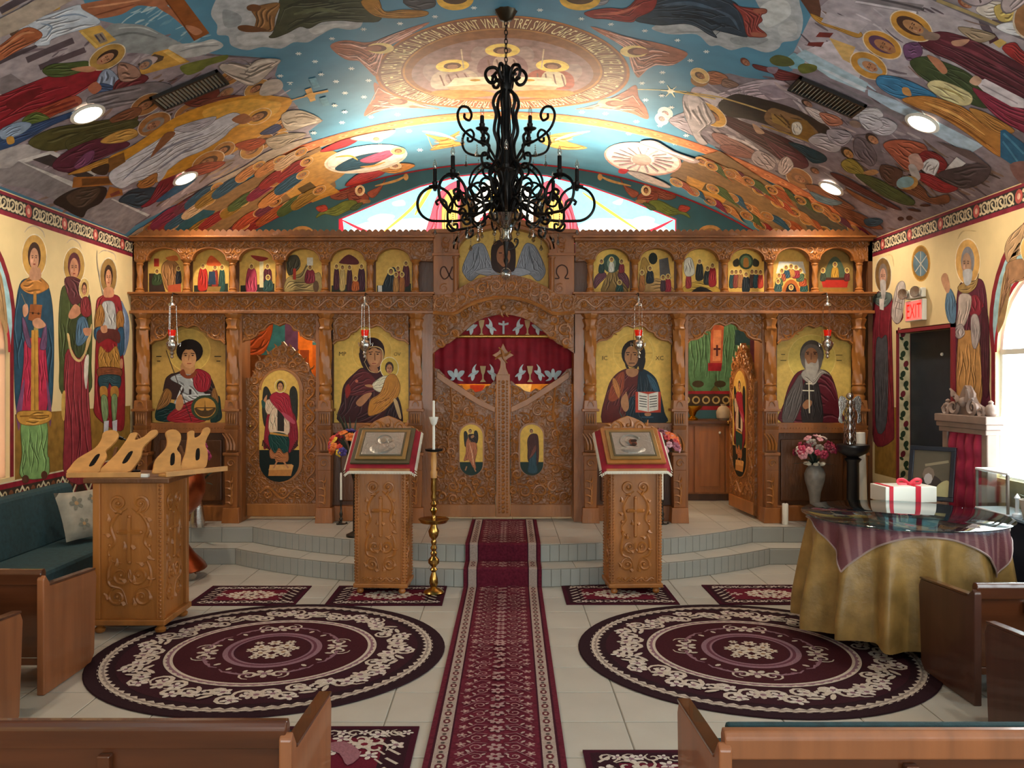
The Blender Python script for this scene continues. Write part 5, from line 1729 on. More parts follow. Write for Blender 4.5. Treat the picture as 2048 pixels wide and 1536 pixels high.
c.knob(*I(1007, 616), .03); c.leaf(*I(1002, 626), -PI / 2, .05, .014); c.leaf(*I(1012, 626), -PI / 2, .05, .014)
ibc(c, m=WOODL, par=spn)
# --- royal doors
for sg in (-1, 1):
    def M(*a): return [I(1006 + sg * (1006 - a[i]), a[i + 1]) if sg > 0 else I(a[i], a[i + 1]) for i in range(0, len(a), 2)]
    rd = ib(MB().prism(M(867, 736, 876, 738, 896, 760, 913, 768, 922, 773, 930, 781, 940, 777, 950, 785, 962, 782, 972, 774, 980, 770, 988, 762, 991, 762, 991, 1037, 867, 1037), 8.66, 8.71), 'royal_door', CARV)
    st = ib(MB().prism(M(872, 742, 896, 758, 930, 780, 960, 800, 990, 815, 990, 826, 958, 812, 926, 792, 895, 772, 872, 756), 8.64, 8.67), 'door_strap', WOODL, bevel=.004)
    st.parent = rd
    rl = ib(pbox(867 if sg < 0 else 1021, 991 if sg < 0 else 1145, 1012, 1037, 8.645, 8.67), 'door_rail', WOODL, bevel=.005); rl.parent = rd
    c = Carve(8.66)
    def q(px, py): return M(px, py)[0]
    for px, py, r, t in ((912, 800, .06, 0), (935, 822, .06, 1), (960, 838, .055, 2), (978, 850, .045, 3), (910, 835, .06, 2), (898, 868, .045, 4), (978, 880, .045, 1), (900, 905, .045, 5), (980, 915, .045, 3), (900, 940, .05, 2), (978, 950, .05, 0),
                         (905, 975, .06, 1), (930, 985, .075, 4), (962, 985, .07, 2), (985, 985, .04, 0), (925, 965, .04, 3), (950, 968, .04, 0), (940, 1000, .05, 2), (905, 1000, .045, 4), (940, 790, .04, 3), (968, 796, .05, 1), (980, 782, .04, 2), (920, 780, .03, 1), (955, 845, .03, 2), (882, 800, .05, 1), (880, 850, .05, 3), (882, 900, .05, 0), (880, 950, .05, 2), (882, 995, .05, 4)):
        u, w_ = q(px, py)
        c.stroke(spiral((u, w_), r, t, 1.5, sg if int(px) % 2 else -sg, 16), .0105)
        for k in range(3): c.leaf(u + r * math.cos(t + k * 2.1), w_ + r * math.sin(t + k * 2.1), t + k * 2.1 + .6, r * .8, .011)
    c.stroke([q(*z) for z in ((900, 770), (905, 830), (894, 880), (902, 940), (915, 1000))], .01)
    c.stroke([q(*z) for z in ((980, 830), (972, 870), (984, 930), (972, 1000))], .01)
    c.beads(*q(987, 770), *q(987, 1008), .025, .01); c.beads(*q(869, 750), *q(869, 1008), .03, .008)
    o = ibc(c, m=WOODL); o.parent = rd; o['kind'] = 'stuff'
    cx = 942.5 if sg < 0 else 1063.5
    stad = [(cx + 23 * math.cos(PI * i / 14), 872 - 23 * math.sin(PI * i / 14)) for i in range(15)] + [(cx - 23 * math.cos(PI * i / 14), 928 + 23 * math.sin(PI * i / 14)) for i in range(15)]
    big = [(cx + (x - cx) * 1.12, 900 + (y - 900) * 1.05) for x, y in stad]
    ip = ib(MB().prism([I(*z) for z in big], 8.645, 8.67), 'icon_frame', WOODL); ip.parent = rd
    p = Paint(Plane('y', 8.644)); p.poly(stad, 'dcb04c'); p.poly([z for z in stad if z[1] >= 925] + [(cx - 23, 924), (cx + 23, 924)][::1] if False else [(cx - 23, 924), (cx + 23, 924)] + sorted([z for z in stad if z[1] >= 928 and z[0] > cx], key=lambda z: z[1]) + sorted([z for z in stad if z[1] >= 928 and z[0] <= cx], key=lambda z: -z[1]), '1d3026')
    p.o = (850, 640); p.k = 1 / 3.656
    if sg < 0:
        p.draw("""
s 2c2a20/3 285 830 300 815 312 850 305 910 292 920
s 2c2a20/3 360 820 378 812 388 850 380 900 365 880
s 33201a/3 318 840 350 835 385 850 382 890 350 900 325 870
s b46a44/6 300 900 318 860 330 890 372 900 380 960 365 1030 372 1085 350 1075 320 1020 285 1030 300 970
c e0a880 8 325 900 345 980 355 1060
h 330 812 17 20 5 3a2218 a8744c c8a848 .85
s a8744c 335 850 355 840 358 855 340 865
l a8744c 9 305 1070 295 1100
l a8744c 8 360 1085 372 1108
""")
    else:
        p.draw("""
s 4a241c/6 750 880 770 840 800 832 825 850 832 950 825 1050 800 1060 755 1030 752 950
s 2c4850/6 770 990 800 930 812 960 815 1050 820 1115 755 1115 760 1040
s 7c4434/2 795 930 812 915 808 960 780 1000 762 1010
h 778 812 17 20 -8 4a241c a8744c c8a848 .85
""")
    o = ibp(p, 'painting'); o.parent = rd
ct = ib(pbox(992, 1020, 748, 1037, 8.635, 8.7), 'centre_post', WOODL, bevel=.004)
c = Carve(8.635)
for px in (998, 1006, 1014): c.beads(*I(px, 760), *I(px, 1030), .03 if px != 1006 else .045, .012 if px != 1006 else .02)
ibc(c, 'bead_row', WOODL, ct)
ib(MB().prism(IP(1006, 686, 1011, 697, 1016, 703, 1028, 710, 1016, 717, 1011, 722, 1012, 735, 1018, 750, 994, 750, 1000, 735, 1001, 722, 996, 717, 984, 710, 996, 703, 1001, 697), 8.62, 8.66), 'door_cross', WOODL, bevel=.003)
c = Carve(8.62); c.knob(*I(1006, 710), .02)
for k in range(4): c.leaf(*I(1006, 710), k * PI / 2, .09, .014)
ibc(c, 'cross_carving', WOODL)
# --- painted icons of the small row and the four great icons
SP = Plane('y', 8.648)
def small(cx, txt, bgc='d0a550'):
    px0, px1 = cx - 36, cx + 36
    ip = ib(pbox(px0, px1, 497, 588, 8.65, 8.656), 'icon_panel', WOODD)
    p = Paint(SP, cell=6.); p.poly([(px0, 588), (px0, 497), (px1, 497), (px1, 588)], bgc)
    p.o = (cx, 497)
    p.draw(txt); ibp(p, 'painting', None, ip)
def sc_fig(x, y, c, h=30, w=9):
    return 's %s/2 %g %g %g %g %g %g %g %g %g %g\nh %g %g 5 6 0 3a2218 a8744c d8b458 .7\n' % (c, x - w * .4, y + 6, x + w * .4, y + 6, x + w * .6, y + h * .6, x + w * .5, y + h, x - w * .6, y + h, x, y)
g = 'p 2c3024 -34 74 34 70 34 91 -34 91\n'
small(332, 'p 3c2c24 -34 50 -10 50 0 91 -34 91\np a83020 -24 20 -14 20 -14 36 -24 36\ns 9a6a3c/4 -8 34 10 22 28 40 26 80 4 84 -6 60\n' + sc_fig(-18, 46, '3c4a2c', 26, 16) + sc_fig(25, 40, '2c2c30') + 'p b05030 4 74 30 70 30 88 4 88\ns c86a30 0 18 20 14 24 24 6 24\n')
small(422, g + sc_fig(-16, 36, 'b02c20', 46, 16) + sc_fig(22, 38, '2c4a40', 46, 10) + sc_fig(8, 38, '8a3020', 40, 10) + 'p 2c3a4c -4 46 8 46 10 72 -6 72\ns d05a28 -8 26 0 14 14 24 20 34 -6 34\np 8c6a34 -6 76 20 76 16 90 -10 90\n')
small(515, g + sc_fig(-12, 36, 'a8384c', 50, 18) + sc_fig(20, 36, '5a2028', 30, 14) + sc_fig(21, 58, '2c4a44', 26, 16) + 's 8c2c20 -14 14 8 16 22 20 4 26\np d0c090 4 26 12 26 12 78 4 78\n')
small(608, 's 4a4430/3 -34 20 -14 14 -8 36 -30 54\ns 9a8450/5 -34 60 -6 50 8 30 20 50 32 50 34 91 -34 91\n' + sc_fig(12, 38, '7a2430', 30, 16) + 'p b03c28 -22 40 -16 40 -16 62 -22 62\np d8d0b8 6 18 18 18 18 34 6 34\ne 5a4430 24 76 6 12\n')
small(697, g + 's 5a2020 -16 24 0 12 18 22 18 32 -16 30\n' + sc_fig(-24, 36, '4a2028', 44) + sc_fig(-12, 38, 'c0a060', 44) + sc_fig(2, 38, '4c2028', 44) + sc_fig(26, 36, '4a2430', 46, 12) + sc_fig(14, 60, 'c86428', 24, 12))
small(788, g + 's 262c30/4 -22 74 -10 46 0 38 12 60 10 91 -20 91\nh -6 46 7 8 0 3a2218 a8744c e0c060 .7\n' + sc_fig(24, 30, '5a2024', 44, 12) + sc_fig(8, 40, '8a2c28') + sc_fig(16, 52, 'b06a30', 34) + sc_fig(4, 52, 'b88040', 34) + 'p d8d4c8 -32 74 -24 74 -24 91 -32 91\n')
small(1223, 's 8a6a34/4 -20 91 -4 46 8 40 34 91\ns 6a3c44/3 -34 60 -20 46 -10 54 -24 70 -34 80\ns 6a3c44/3 34 60 22 46 12 54 26 70 34 80\ne 3c5040 0 30 18 19\ne 7a8c70 0 30 9 12\n' + sc_fig(0, 22, 'd8d0b8', 24) + sc_fig(20, 26, '8a3034', 22) + sc_fig(-20, 26, '2c4038', 22) + sc_fig(16, 68, '2c4c40', 20, 12), 'e0b455')
small(1312, 's a88038/3 -34 90 -30 30 -20 20 -4 60 -10 91\ns b08850/3 -34 91 0 60 34 80 34 91\ne 1c2014 -6 20 9 12\n' + sc_fig(-12, 40, '20262c', 28, 12) + 'p 5a5450 6 22 24 18 30 60 8 60\n' + sc_fig(24, 56, '9a2c38', 30, 10) + sc_fig(14, 58, '4c3438', 26, 8) + sc_fig(-28, 48, 'b06c30', 36))
small(1401, 's c8a040/3 -34 91 -30 74 0 66 34 78 34 91\ns 241c14 -20 88 0 76 24 86 20 91 -20 91\n' + sc_fig(-2, 26, '2c2c24', 36, 12) + sc_fig(14, 40, '2c3028', 30, 12) + sc_fig(24, 34, '9a2428', 40, 12) + sc_fig(-24, 48, '9a3030', 30) + 's d0c8b0/2 -32 24 -18 20 -12 50 -30 54\n', 'e0b455')
small(1492, 'e 3c4a30 0 26 15 16\ne 6a7c50 0 26 11 12\ns b87830 -4 20 4 20 5 36 -5 36\ns 3a3420 -26 26 -16 20 -14 34 -24 36\ns 3a3420 26 26 16 20 14 34 24 36\n' + ''.join(sc_fig(x, 46 + abs(x) * .05, c) for x, c in ((-28, '2c4a48'), (-20, '8a4030'), (-11, 'a87040'), (12, '4c3428'), (20, '2c4c50'), (29, 'b03c28'))) + sc_fig(0, 52, '1c2428', 34, 12), 'e0b455')
small(1582, 'p d8d4c0 -24 26 24 26 30 50 -30 50\n' + ''.join(sc_fig(26 * math.cos(a), 66 - 30 * math.sin(a), c, 20, 12) for a, c in zip([PI * k / 8 for k in range(9)], ('2c5048', 'a84c28', '4c6044', '8a2c30', 'b07838', '2c4a58', 'a05030', '5a6a40', '35504c'))) + 's a85c28 -16 91 -12 70 0 62 12 70 16 91\ns 201a18 -10 91 -8 76 0 70 8 76 10 91\nh 0 78 5 6 0 3a2218 a8744c d8b458 .7\n')
small(1670, 's 4c5a44 -20 60 -14 30 0 16 14 30 20 60\n' + sc_fig(0, 32, 'b88830', 28, 12) + 'p a82c20 -28 62 28 62 24 78 -24 78\np 4a2c20 -28 58 28 58 28 63 -28 63\np 9a6a2c -28 80 28 80 20 91 -20 91\n' + sc_fig(-24, 44, '3c4434', 20) + sc_fig(24, 44, '6a2c28', 20), '8a6c38')
GP = Plane('y', 8.618)
def great(x0, x1, o, k, txt, bgc):
    ip = ib(pbox(x0, x1, 640, 846, 8.62, 8.63), 'icon_panel', WOODD)
    p = Paint(GP); p.poly([(x0 + 1, 845), (x0 + 1, 642), (x1 - 1, 642), (x1 - 1, 845)], bgc)
    p.o = o; p.k = k; p.draw(txt); ibp(p, 'painting', None, ip)
K5 = 1 / 3.747
great(*BAYS[0], (250, 450), K5, """
e d0aa54 480 940 162 162
e bd9a4c 480 940 155 155
s 33201c/4 300 1170 340 1120 380 1110 440 1090 540 1090 620 1110 680 1240 660 1300 320 1300
s 14302c/4 235 1460 240 1370 290 1330 400 1350 380 1400 360 1470
s 14302c/4 640 1470 700 1280 720 1380 725 1440 700 1470
s 8a5c2c/3 240 1370 300 1230 350 1260 330 1340 260 1380
s 8a5c2c/2 650 1280 670 1220 700 1300 690 1340
s a0a09c/5 340 1150 430 1110 530 1120 560 1220 620 1290 600 1340 370 1340 440 1250 420 1200
p 2c2020 480 1230 498 1230 498 1270 480 1270
l c4c4c0 8 420 1280 640 1270
s 8c1c24/6 330 1470 360 1390 520 1310 620 1330 600 1470
s 8c1c28/5 520 1100 560 1080 640 1130 630 1230 560 1250 515 1200
s b07c50 430 1030 510 1030 525 1090 480 1120 420 1090
s 7c3a20 410 1110 440 1080 470 1130 540 1090 520 1140 460 1150
e 1c1310 485 945 100 90
e c08a5c 480 1000 55 75
s 1c1310 400 960 480 880 570 950 540 925 480 935 430 930
l 3a2014 6 440 965 468 962
l 3a2014 6 495 962 522 965
e 2a140c 455 978 9 5
e 2a140c 508 978 9 5
l 8a5434 6 482 975 476 1015
l 8a3c2c 6 465 1038 498 1038
l 3c2c24 6 310 940 500 1470
s b07c50 390 1300 420 1270 440 1340 410 1390 380 1370
e 34402c 600 1370 105 95
e b8843c 600 1370 82 76
s 4c3820 590 1390 600 1310 612 1390 680 1370 640 1430 560 1430 520 1370
l 4c3820 8 530 1370 680 1370
l 2c2418 7 235 985 275 985
l 2c2418 7 240 1020 265 1020
l 2c2418 7 670 985 720 985
l 2c2418 7 685 1020 715 1020
""", 'b88f48')
great(*BAYS[1], (640, 450), K5, """
e e8c468 390 950 150 150
e dcae50 390 950 146 146
s 3c0f12/8 150 1480 160 1330 180 1200 260 1110 330 1070 480 1110 520 1200 500 1480
s 5c1a1c/5 185 1250 260 1120 330 1080 430 1180 400 1250 270 1280
s 2c0e12/4 470 1480 560 1290 600 1330 620 1450 600 1480
e 2c1012 390 940 94 98
s 2c1012 300 950 310 1040 350 1090 440 1110 470 1040 485 940 440 1000
c c8a46c 9 330 1030 345 1000 355 930 420 912 470 945 465 1040 440 1100 375 1095 335 1030
s a06a46 355 940 460 940 458 1040 420 1070 380 1060 350 1000
e bc8458 405 985 48 66
l 2a140c 6 365 955 395 950
l 2a140c 6 415 950 448 955
e 2a140c 380 968 9 5
e 2a140c 432 968 9 5
l 6a3c24 6 410 960 412 1015
l 8a3c2c 6 388 1038 422 1038
s a06a46 370 1060 430 1070 430 1110 380 1090
h 520 1070 70 82 0 3a2418 b07850 c8a848 .58
s d0c4a4/5 390 1200 460 1140 500 1130 540 1140 520 1230 440 1250
s b87a2c/8 360 1400 380 1310 450 1260 500 1140 560 1120 600 1200 590 1270 560 1310 480 1390 380 1430
c 8a5418 8 400 1340 470 1320 530 1290
s b07850 335 1200 380 1195 400 1215 360 1215
s b07850 270 1330 330 1270 390 1260 340 1330 300 1360
s c8a878 550 1310 580 1320 610 1440 590 1440
e c86a50 275 1170 12 12
s 8a2018 190 1230 215 1190 230 1250 200 1300
""", 'e0b455')
great(*BAYS[2], (1000, 450), K5, """
e e8c468 1000 960 152 152
e dcb052 1000 960 148 148
l b08c3c 5 860 960 1140 960
s 5a1c14/6 765 1480 800 1250 850 1140 940 1080 1050 1090 1080 1200 1020 1290 960 1480
s 8c3c1c/5 810 1300 850 1160 930 1100 920 1250 860 1320
s b87438/3 845 1150 870 1160 900 1230 890 1300 850 1210
s 14242e/8 1020 1280 1040 1110 1070 1080 1150 1130 1190 1210 1230 1400 1240 1480 960 1480 970 1300
s 2c4c5c/3 1100 1120 1160 1160 1190 1240 1150 1240
e 241510 1000 965 90 104
s 241510 1040 960 1090 1000 1070 1090 1040 1080
e a8744c 985 985 52 78
s 2c1a12 935 1010 960 1060 985 1085 1015 1060 1035 1010 1030 1070 990 1095 945 1070
l 3a1e14 6 965 1035 1010 1035
l 2a140c 6 942 958 972 954
l 2a140c 6 995 954 1025 958
e 2a140c 958 972 9 5
e 2a140c 1012 972 9 5
l 6a3c24 6 984 965 980 1015
s a8744c 950 1080 1030 1080 1030 1120 990 1140 950 1120
s a8744c 905 1330 915 1290 945 1260 960 1300 965 1370 940 1400 915 1370
l a8744c 9 940 1300 945 1250
p b83c24 1015 1250 1205 1250 1205 1405 1015 1405
p d8d0c0 1035 1250 1108 1268 1108 1400 1035 1385
p d8d0c0 1112 1268 1185 1250 1185 1385 1112 1400
s a8744c 1085 1410 1130 1410 1125 1430 1090 1430
l 2c4c5c 8 1060 1440 1150 1440
""" + ''.join('l 3c3430 6 1044 %d 1100 %d\nl 3c3430 6 1120 %d 1176 %d\n' % (1280 + 19 * i, 1288 + 19 * i, 1288 + 19 * i, 1280 + 19 * i) for i in range(5)), 'e0b455')
for ox, tx, x, y, h_ in ((1000, 'IC', 785, 1012, 44), (1000, 'XC', 1195, 1012, 44), (640, 'MP', 168, 980, 44), (640, 'OV', 578, 980, 36)):
    p = Paint(Plane('y', 8.612)); p.o = (ox, 450); p.k = K5; p.text(tx, x, y, h_, '4a3818'); ibp(p, 'icon_lettering')
great(*BAYS[3], (1330, 450), K5, """
e dcc470 1100 1000 180 180
e cab058 1100 1000 175 175
s 5a1a24/7 875 1480 890 1340 940 1180 1020 1090 1200 1090 1270 1190 1310 1380 1320 1480
s 5c5450/4 880 1470 900 1320 960 1200 1020 1120 1030 1300 960 1480
s 302826/6 1030 1480 1040 1200 1100 1150 1150 1200 1180 1480
s a0988c/3 1020 1130 1060 1080 1110 1150 1160 1080 1240 1130 1180 1110 1110 1200
e 4c443e 1100 970 90 108
s 6a6058 1020 960 1060 900 1130 900 1180 960 1170 1060 1130 1110 1060 1090 1020 1030
e 9a6a48 1095 985 50 66
s a8a094 1050 1000 1070 1040 1095 1030 1130 1035 1145 1000 1150 1080 1110 1160 1085 1160 1055 1090
l 3a2418 6 1056 955 1080 952
l 3a2418 6 1110 952 1138 955
e 2a140c 1070 966 8 5
e 2a140c 1122 966 8 5
l 6a4430 6 1096 960 1094 1010
s 9a6a48 1030 1350 1060 1310 1100 1320 1090 1360 1050 1380
l d8ccb0 9 1078 1170 1082 1410
l d8ccb0 8 1030 1240 1116 1242
l d8ccb0 7 1055 1190 1100 1190
l 6a5c30 7 870 970 900 970
l 6a5c30 7 865 1015 910 1015
l 6a5c30 7 1280 975 1330 975
l 6a5c30 7 1285 1015 1325 1015
""", 'cfac58')

# --- deacons' doors (the right one stands open)
hg = Vector((I(636, 0)[0], 8.66, ZD))
dd = MB().prism(IP(487, 1036, 487, 756, 498, 754, 503, 742, 508, 728, 518, 720, 528, 712, 534, 702, 548, 694, 556, 690, 562, 682, 568, 690, 580, 694, 588, 704, 596, 710, 604, 722, 612, 728, 618, 746, 626, 756, 636, 762, 636, 1036), 8.64, 8.69)
def hb(mb, name, m, par=None, sm=None, bev=0):
    mb.v = [(v[0] - hg.x, v[1] - hg.y, v[2] - ZD) for v in mb.v]
    return mb.build(name, m, par, sm, bev)
dr = hb(dd, 'deacon_door', CARV, ico)
hb(pbox(489, 634, 1010, 1035, 8.625, 8.65), 'door_rail', WOODL, dr, bev=.005)
c = Carve(8.64)
c.stroke([I(558.5 - 42 * math.cos(PI * i / 16), 780 - 42 * math.sin(PI * i / 16)) for i in range(17)] , .01, taper=False)
c.scrolls(I(490, 0)[0], I(514, 0)[0], I(0, 1005)[1], I(0, 765)[1], .008); c.scrolls(I(603, 0)[0], I(630, 0)[0], I(0, 1005)[1], I(0, 770)[1], .008)
c.scrolls(I(515, 0)[0], I(605, 0)[0], I(0, 1005)[1], I(0, 972)[1], .009)
for px, py, r in ((515, 732, .06), (532, 718, .05), (548, 704, .045), (562, 698, .04), (578, 704, .045), (592, 720, .05), (606, 738, .055), (562, 720, .05), (505, 760, .05), (545, 728, .04), (582, 730, .04), (620, 765, .04)):
    u, w_ = I(px, py); c.stroke(spiral((u, w_), r, px, 1.4, 1 if px < 562 else -1, 16), .009); c.leaf(u, w_ + r, PI / 2, r, .011); c.leaf(u + r, w_, .3, r, .01)
c.beads(*I(516, 775), *I(516, 1000), .022, .007); c.beads(*I(601, 775), *I(601, 1000), .022, .007)
hb(c.mb, 'vine_carving', WOODL, dr, 60)['kind'] = 'stuff'
cx, rr = 558.5, 40
stad = [(cx + rr * math.cos(PI * i / 14), 780 - rr * math.sin(PI * i / 14)) for i in range(15)] + [(cx - rr * math.cos(PI * i / 14), 924 + rr * math.sin(PI * i / 14)) for i in range(15)]
fr = hb(MB().prism([I(cx + (x - cx) * 1.07, 852 + (y - 852) * 1.03) for x, y in stad], 8.63, 8.65), 'icon_frame', WOODL, dr)
p = Paint(Plane('y', 8.629)); p.poly(stad, 'd2a650')
p.poly([(cx - 40, 900), (cx + 40, 900)] + [(cx + rr * math.cos(PI * i / 14), 924 + rr * math.sin(PI * i / 14)) for i in range(15)], '16201c')
p.o = (470, 640); p.k = 1 / 3.747
p.draw("""
s 2a2820/5 205 700 212 530 235 500 262 540 275 600 240 700 225 800
s 2a2820/5 465 740 468 560 445 500 420 510 410 560 420 680 440 760
s 8a1c2c/6 215 950 235 740 260 700 290 720 280 960 240 960
s 8a1c2c/6 400 980 390 740 440 700 470 820 468 930 430 970
s d0b090/5 225 640 240 600 300 600 320 680 280 700 240 700
s d8b898/6 270 690 320 660 400 740 395 860 260 840
p 2c2420 318 560 368 560 368 835 318 830
s 9c2030/6 260 590 310 540 400 560 420 640 440 740 420 760 340 690
s b04858 350 690 410 720 450 760 440 780 380 740
s 16403a/6 262 850 395 865 398 990 370 1000 340 970 300 1000 265 960
s a8683c/4 262 960 300 1000 330 960 365 1000 396 990 395 1060 310 1060 300 1040 265 1030
p b8843c 262 840 400 862 400 875 262 855
p b87c40 260 1085 425 1080 440 1090 420 1168 250 1168
p d09858 265 1085 425 1082 438 1092 425 1120 252 1125
l b07850 12 315 1060 290 1110
l b07850 12 365 1060 400 1110
h 340 495 44 52 0 2c1a12 b88058 c8a648 .8
s b88058 215 600 240 560 235 610 220 640
s 2c4c44 200 600 228 620 222 660 204 650
""")
for e in range(6):
    p.line([(212 + e * 10, 900 + e * 12), (205 + e * 11, 945 + e * 6)], 9, '3a1c18'); p.line([(462 - e * 8, 900 + e * 14), (470 - e * 8, 945 + e * 8)], 9, '3a1c18')
p.v = [(v[0] - hg.x, v[1] - hg.y, v[2] - ZD) for v in p.v]
p.build('painting', ICONP, dr)
MB().ball((-.70, -.05, .95), .02, 8).build('knob', BRASS, dr, 60)
dr.location = (hg.x, hg.y - 8.5, 0)
d2 = dup(dr); d2.location = (I(1520, 0)[0], 8.68 - 8.5, 0); d2.rotation_euler.z = -math.radians(86)
# ---------------------------------------------------------------- curtain behind the royal doors
cu = thing('sanctuary_curtain', 'deep red velvet curtain with silver dove embroidery behind the central doors', 'curtain', (0, 8.82, ZD))
def cloth(px0, px1, py0, py1, Y, nm, amp=.012, n=90):
    mb = MB(); a = P(px0, py0, Y); b = P(px1, py1, Y)
    for i in range(n + 1):
        x = a.x + (b.x - a.x) * i / n; d = amp * math.sin(i * .9) + amp * .5 * math.sin(i * .37)
        mb.v += [(x, Y - 8.82 + d, a.z - ZD), (x, Y - 8.82 + d * 1.2, b.z - ZD)]
    mb.f = [(2 * i, 2 * i + 2, 2 * i + 3, 2 * i + 1) for i in range(n)]
    return mb.build(nm, RED, cu, 80)
cloth(848, 1165, 610, 672, 8.80, 'valance', .004)
cloth(848, 1165, 672, 768, 8.82, 'drape', .014)
MB().tube([P(848, 673, 8.79) - Vector((0, 8.82, ZD)), P(1165, 673, 8.79) - Vector((0, 8.82, ZD))], .02, 8).build('rod', BRASS, cu, 60)
def motif(Y, fn):
    p = Paint(Plane('y', Y)); fn(p)
    p.v = [(v[0], v[1] - 8.82, v[2] - ZD) for v in p.v]; p.build('embroidery', PRINT, cu)
def dove(cx, py, sg):
    def f(p):
        p.poly(smooth([(cx + sg * 8, py - 2), (cx + sg * 13, py - 3), (cx + sg * 20, py), (cx + sg * 27, py + 5), (cx + sg * 30, py + 10), (cx + sg * 22, py + 8), (cx + sg * 14, py + 5)], 3), 'a4b0b2')
        p.poly(smooth([(cx + sg * 14, py), (cx + sg * 16, py - 8), (cx + sg * 13, py - 16), (cx + sg * 20, py - 9), (cx + sg * 22, py + 1)], 3), 'b8c2c2')
        p.poly(smooth([(cx + sg * 17, py + 4), (cx + sg * 17, py + 12), (cx + sg * 22, py + 18), (cx + sg * 24, py + 8)], 3), 'b8c2c2')
    return f
def cup(cx, py): return lambda p: p.poly([(cx - 6, py - 12), (cx + 6, py - 12), (cx + 4, py), (cx + 1.5, py + 6), (cx + 1.5, py + 14), (cx + 6, py + 20), (cx - 6, py + 20), (cx - 1.5, py + 14), (cx - 1.5, py + 6), (cx - 4, py)], 'b09462')
for py, Y, cs in ((652, 8.785, (963, 1055)), (744, 8.79, (966, 1060))):
    for cx in cs:
        motif(Y, cup(cx, py)); motif(Y, dove(cx, py, -1)); motif(Y, dove(cx, py, 1))
motif(8.785, lambda p: p.poly([(1005, 642), (1009, 642), (1009, 647), (1017, 645), (1017, 649), (1009, 651), (1009, 668), (1005, 668), (1005, 651), (997, 649), (997, 645), (1005, 647)], 'aab4b4'))
for cx in (912, 1106): motif(8.79, lambda p: [p.poly(smooth([(cx + sg * 2, 752), (cx + sg * 8, 742), (cx + sg * 17, 742), (cx + sg * 14, 750), (cx + sg * 8, 756), (cx + sg * 15, 762), (cx + sg * 4, 760)], 3), 'a4b0b2') for sg in (-1, 1)] + [p.ell(cx, 746, 4, 9, 0, 'b8c2c2')])

# ---------------------------------------------------------------- hanging oil lamps
RG = mat('red_lamp_glass', 'c01808', .15, emit=.5, coat=.5); FLM = mat('lamp_flame', 'ff9a30', .5, emit=8)
lampo = None
for px, top, lab in ((344, 0, 'before the soldier saint icon'), (730, 0, 'before the mother and child icon'), (1277, 0, 'before the open book icon'), (1655, 0, 'before the hooded monk icon')):
    q = P(px, 690, 8.25)
    lab = 'silver hanging oil lamp with red glass ' + lab
    if lampo is None:
        t = lampo = thing('oil_lamp', lab, 'oil lamp', q, group='silver oil lamps hanging before the icons')
        k = 8.25 / F * 1.0
        MB().lathe([(.002, -27 * k), (4 * k, -25 * k), (2 * k, -20 * k), (5 * k, -17 * k), (3 * k, -13 * k), (8 * k, -8 * k), (11 * k, 0), (9 * k, 7 * k), (5 * k, 11 * k), (7 * k, 16 * k), (7 * k, 18 * k)], 16).build('bowl', SILVER, t, 40)
        MB().lathe([(6 * k, 17 * k), (8 * k, 30 * k), (7.4 * k, 30 * k), (5 * k, 18 * k)], 14).build('glass_cup', RG, t, 40)
        MB().lathe([(.002, 19 * k), (3 * k, 22 * k), (2 * k, 26 * k), (.001, 31 * k)], 8).build('flame', FLM, t, 60)
        MB().lathe([(9 * k, 78 * k), (8 * k, 82 * k), (3 * k, 86 * k), (2 * k, 96 * k), (.002, 98 * k)], 12).build('cap', SILVER, t, 40)
        for a in range(3):
            ca, sa = math.cos(a * 2.1 + .5), math.sin(a * 2.1 + .5)
            MB().tube([(11 * k * ca, 11 * k * sa, 2 * k), (9 * k * ca, 9 * k * sa, 40 * k), (8 * k * ca, 8 * k * sa, 79 * k)], .0025, 4).build('chain', SILVER, t)
            MB().tube([(10 * k * ca, 10 * k * sa, 0), (17 * k * ca, 17 * k * sa, 5 * k), (15 * k * ca, 15 * k * sa, -3 * k)], .005, 5).build('handle', SILVER, t)
        MB().tube([(0, 0, 97 * k), (0, .02, 104 * k), (0, .133, 104 * k)], .006, 6).build('bracket', IRON, t)
    else: t = dup(lampo, None, q, None, lab)

# ---------------------------------------------------------------- chandelier
CK = 6.1 / F
ch = thing('chandelier', 'large black wrought iron scroll chandelier with candle bulbs and crystal drops', 'chandelier', (.025, 6.1, H))
def cz(py): return (755 - py) * CK
MB().lathe([(.004, cz(44)), (12 * CK, cz(40)), (22 * CK, cz(22)), (32 * CK, cz(8)), (34 * CK, cz(1)), (10 * CK, cz(-2))], 18, fn=lambda a, z: 1 + .06 * math.cos(9 * a)).build('canopy', mat('bronze', '3c3428', .35, .8), ch, 50)
def rad0(path): return [(r * CK, 0, cz(y)) for r, y in smooth(path, 4, False)]
lk = None
for i in range(11):
    if lk is None:
        o = lk = MB().tube([(.012 * math.cos(a), 0, .021 * math.sin(a)) for a in [2 * PI * k / 10 for k in range(11)]], .0035, 5).build('chain_link', IRON, ch)
    else: o = dup(lk)
    o.location = (0, 0, cz(47) - i * .0325 + .0); o.rotation_euler.z = (i % 2) * PI / 2 + .4
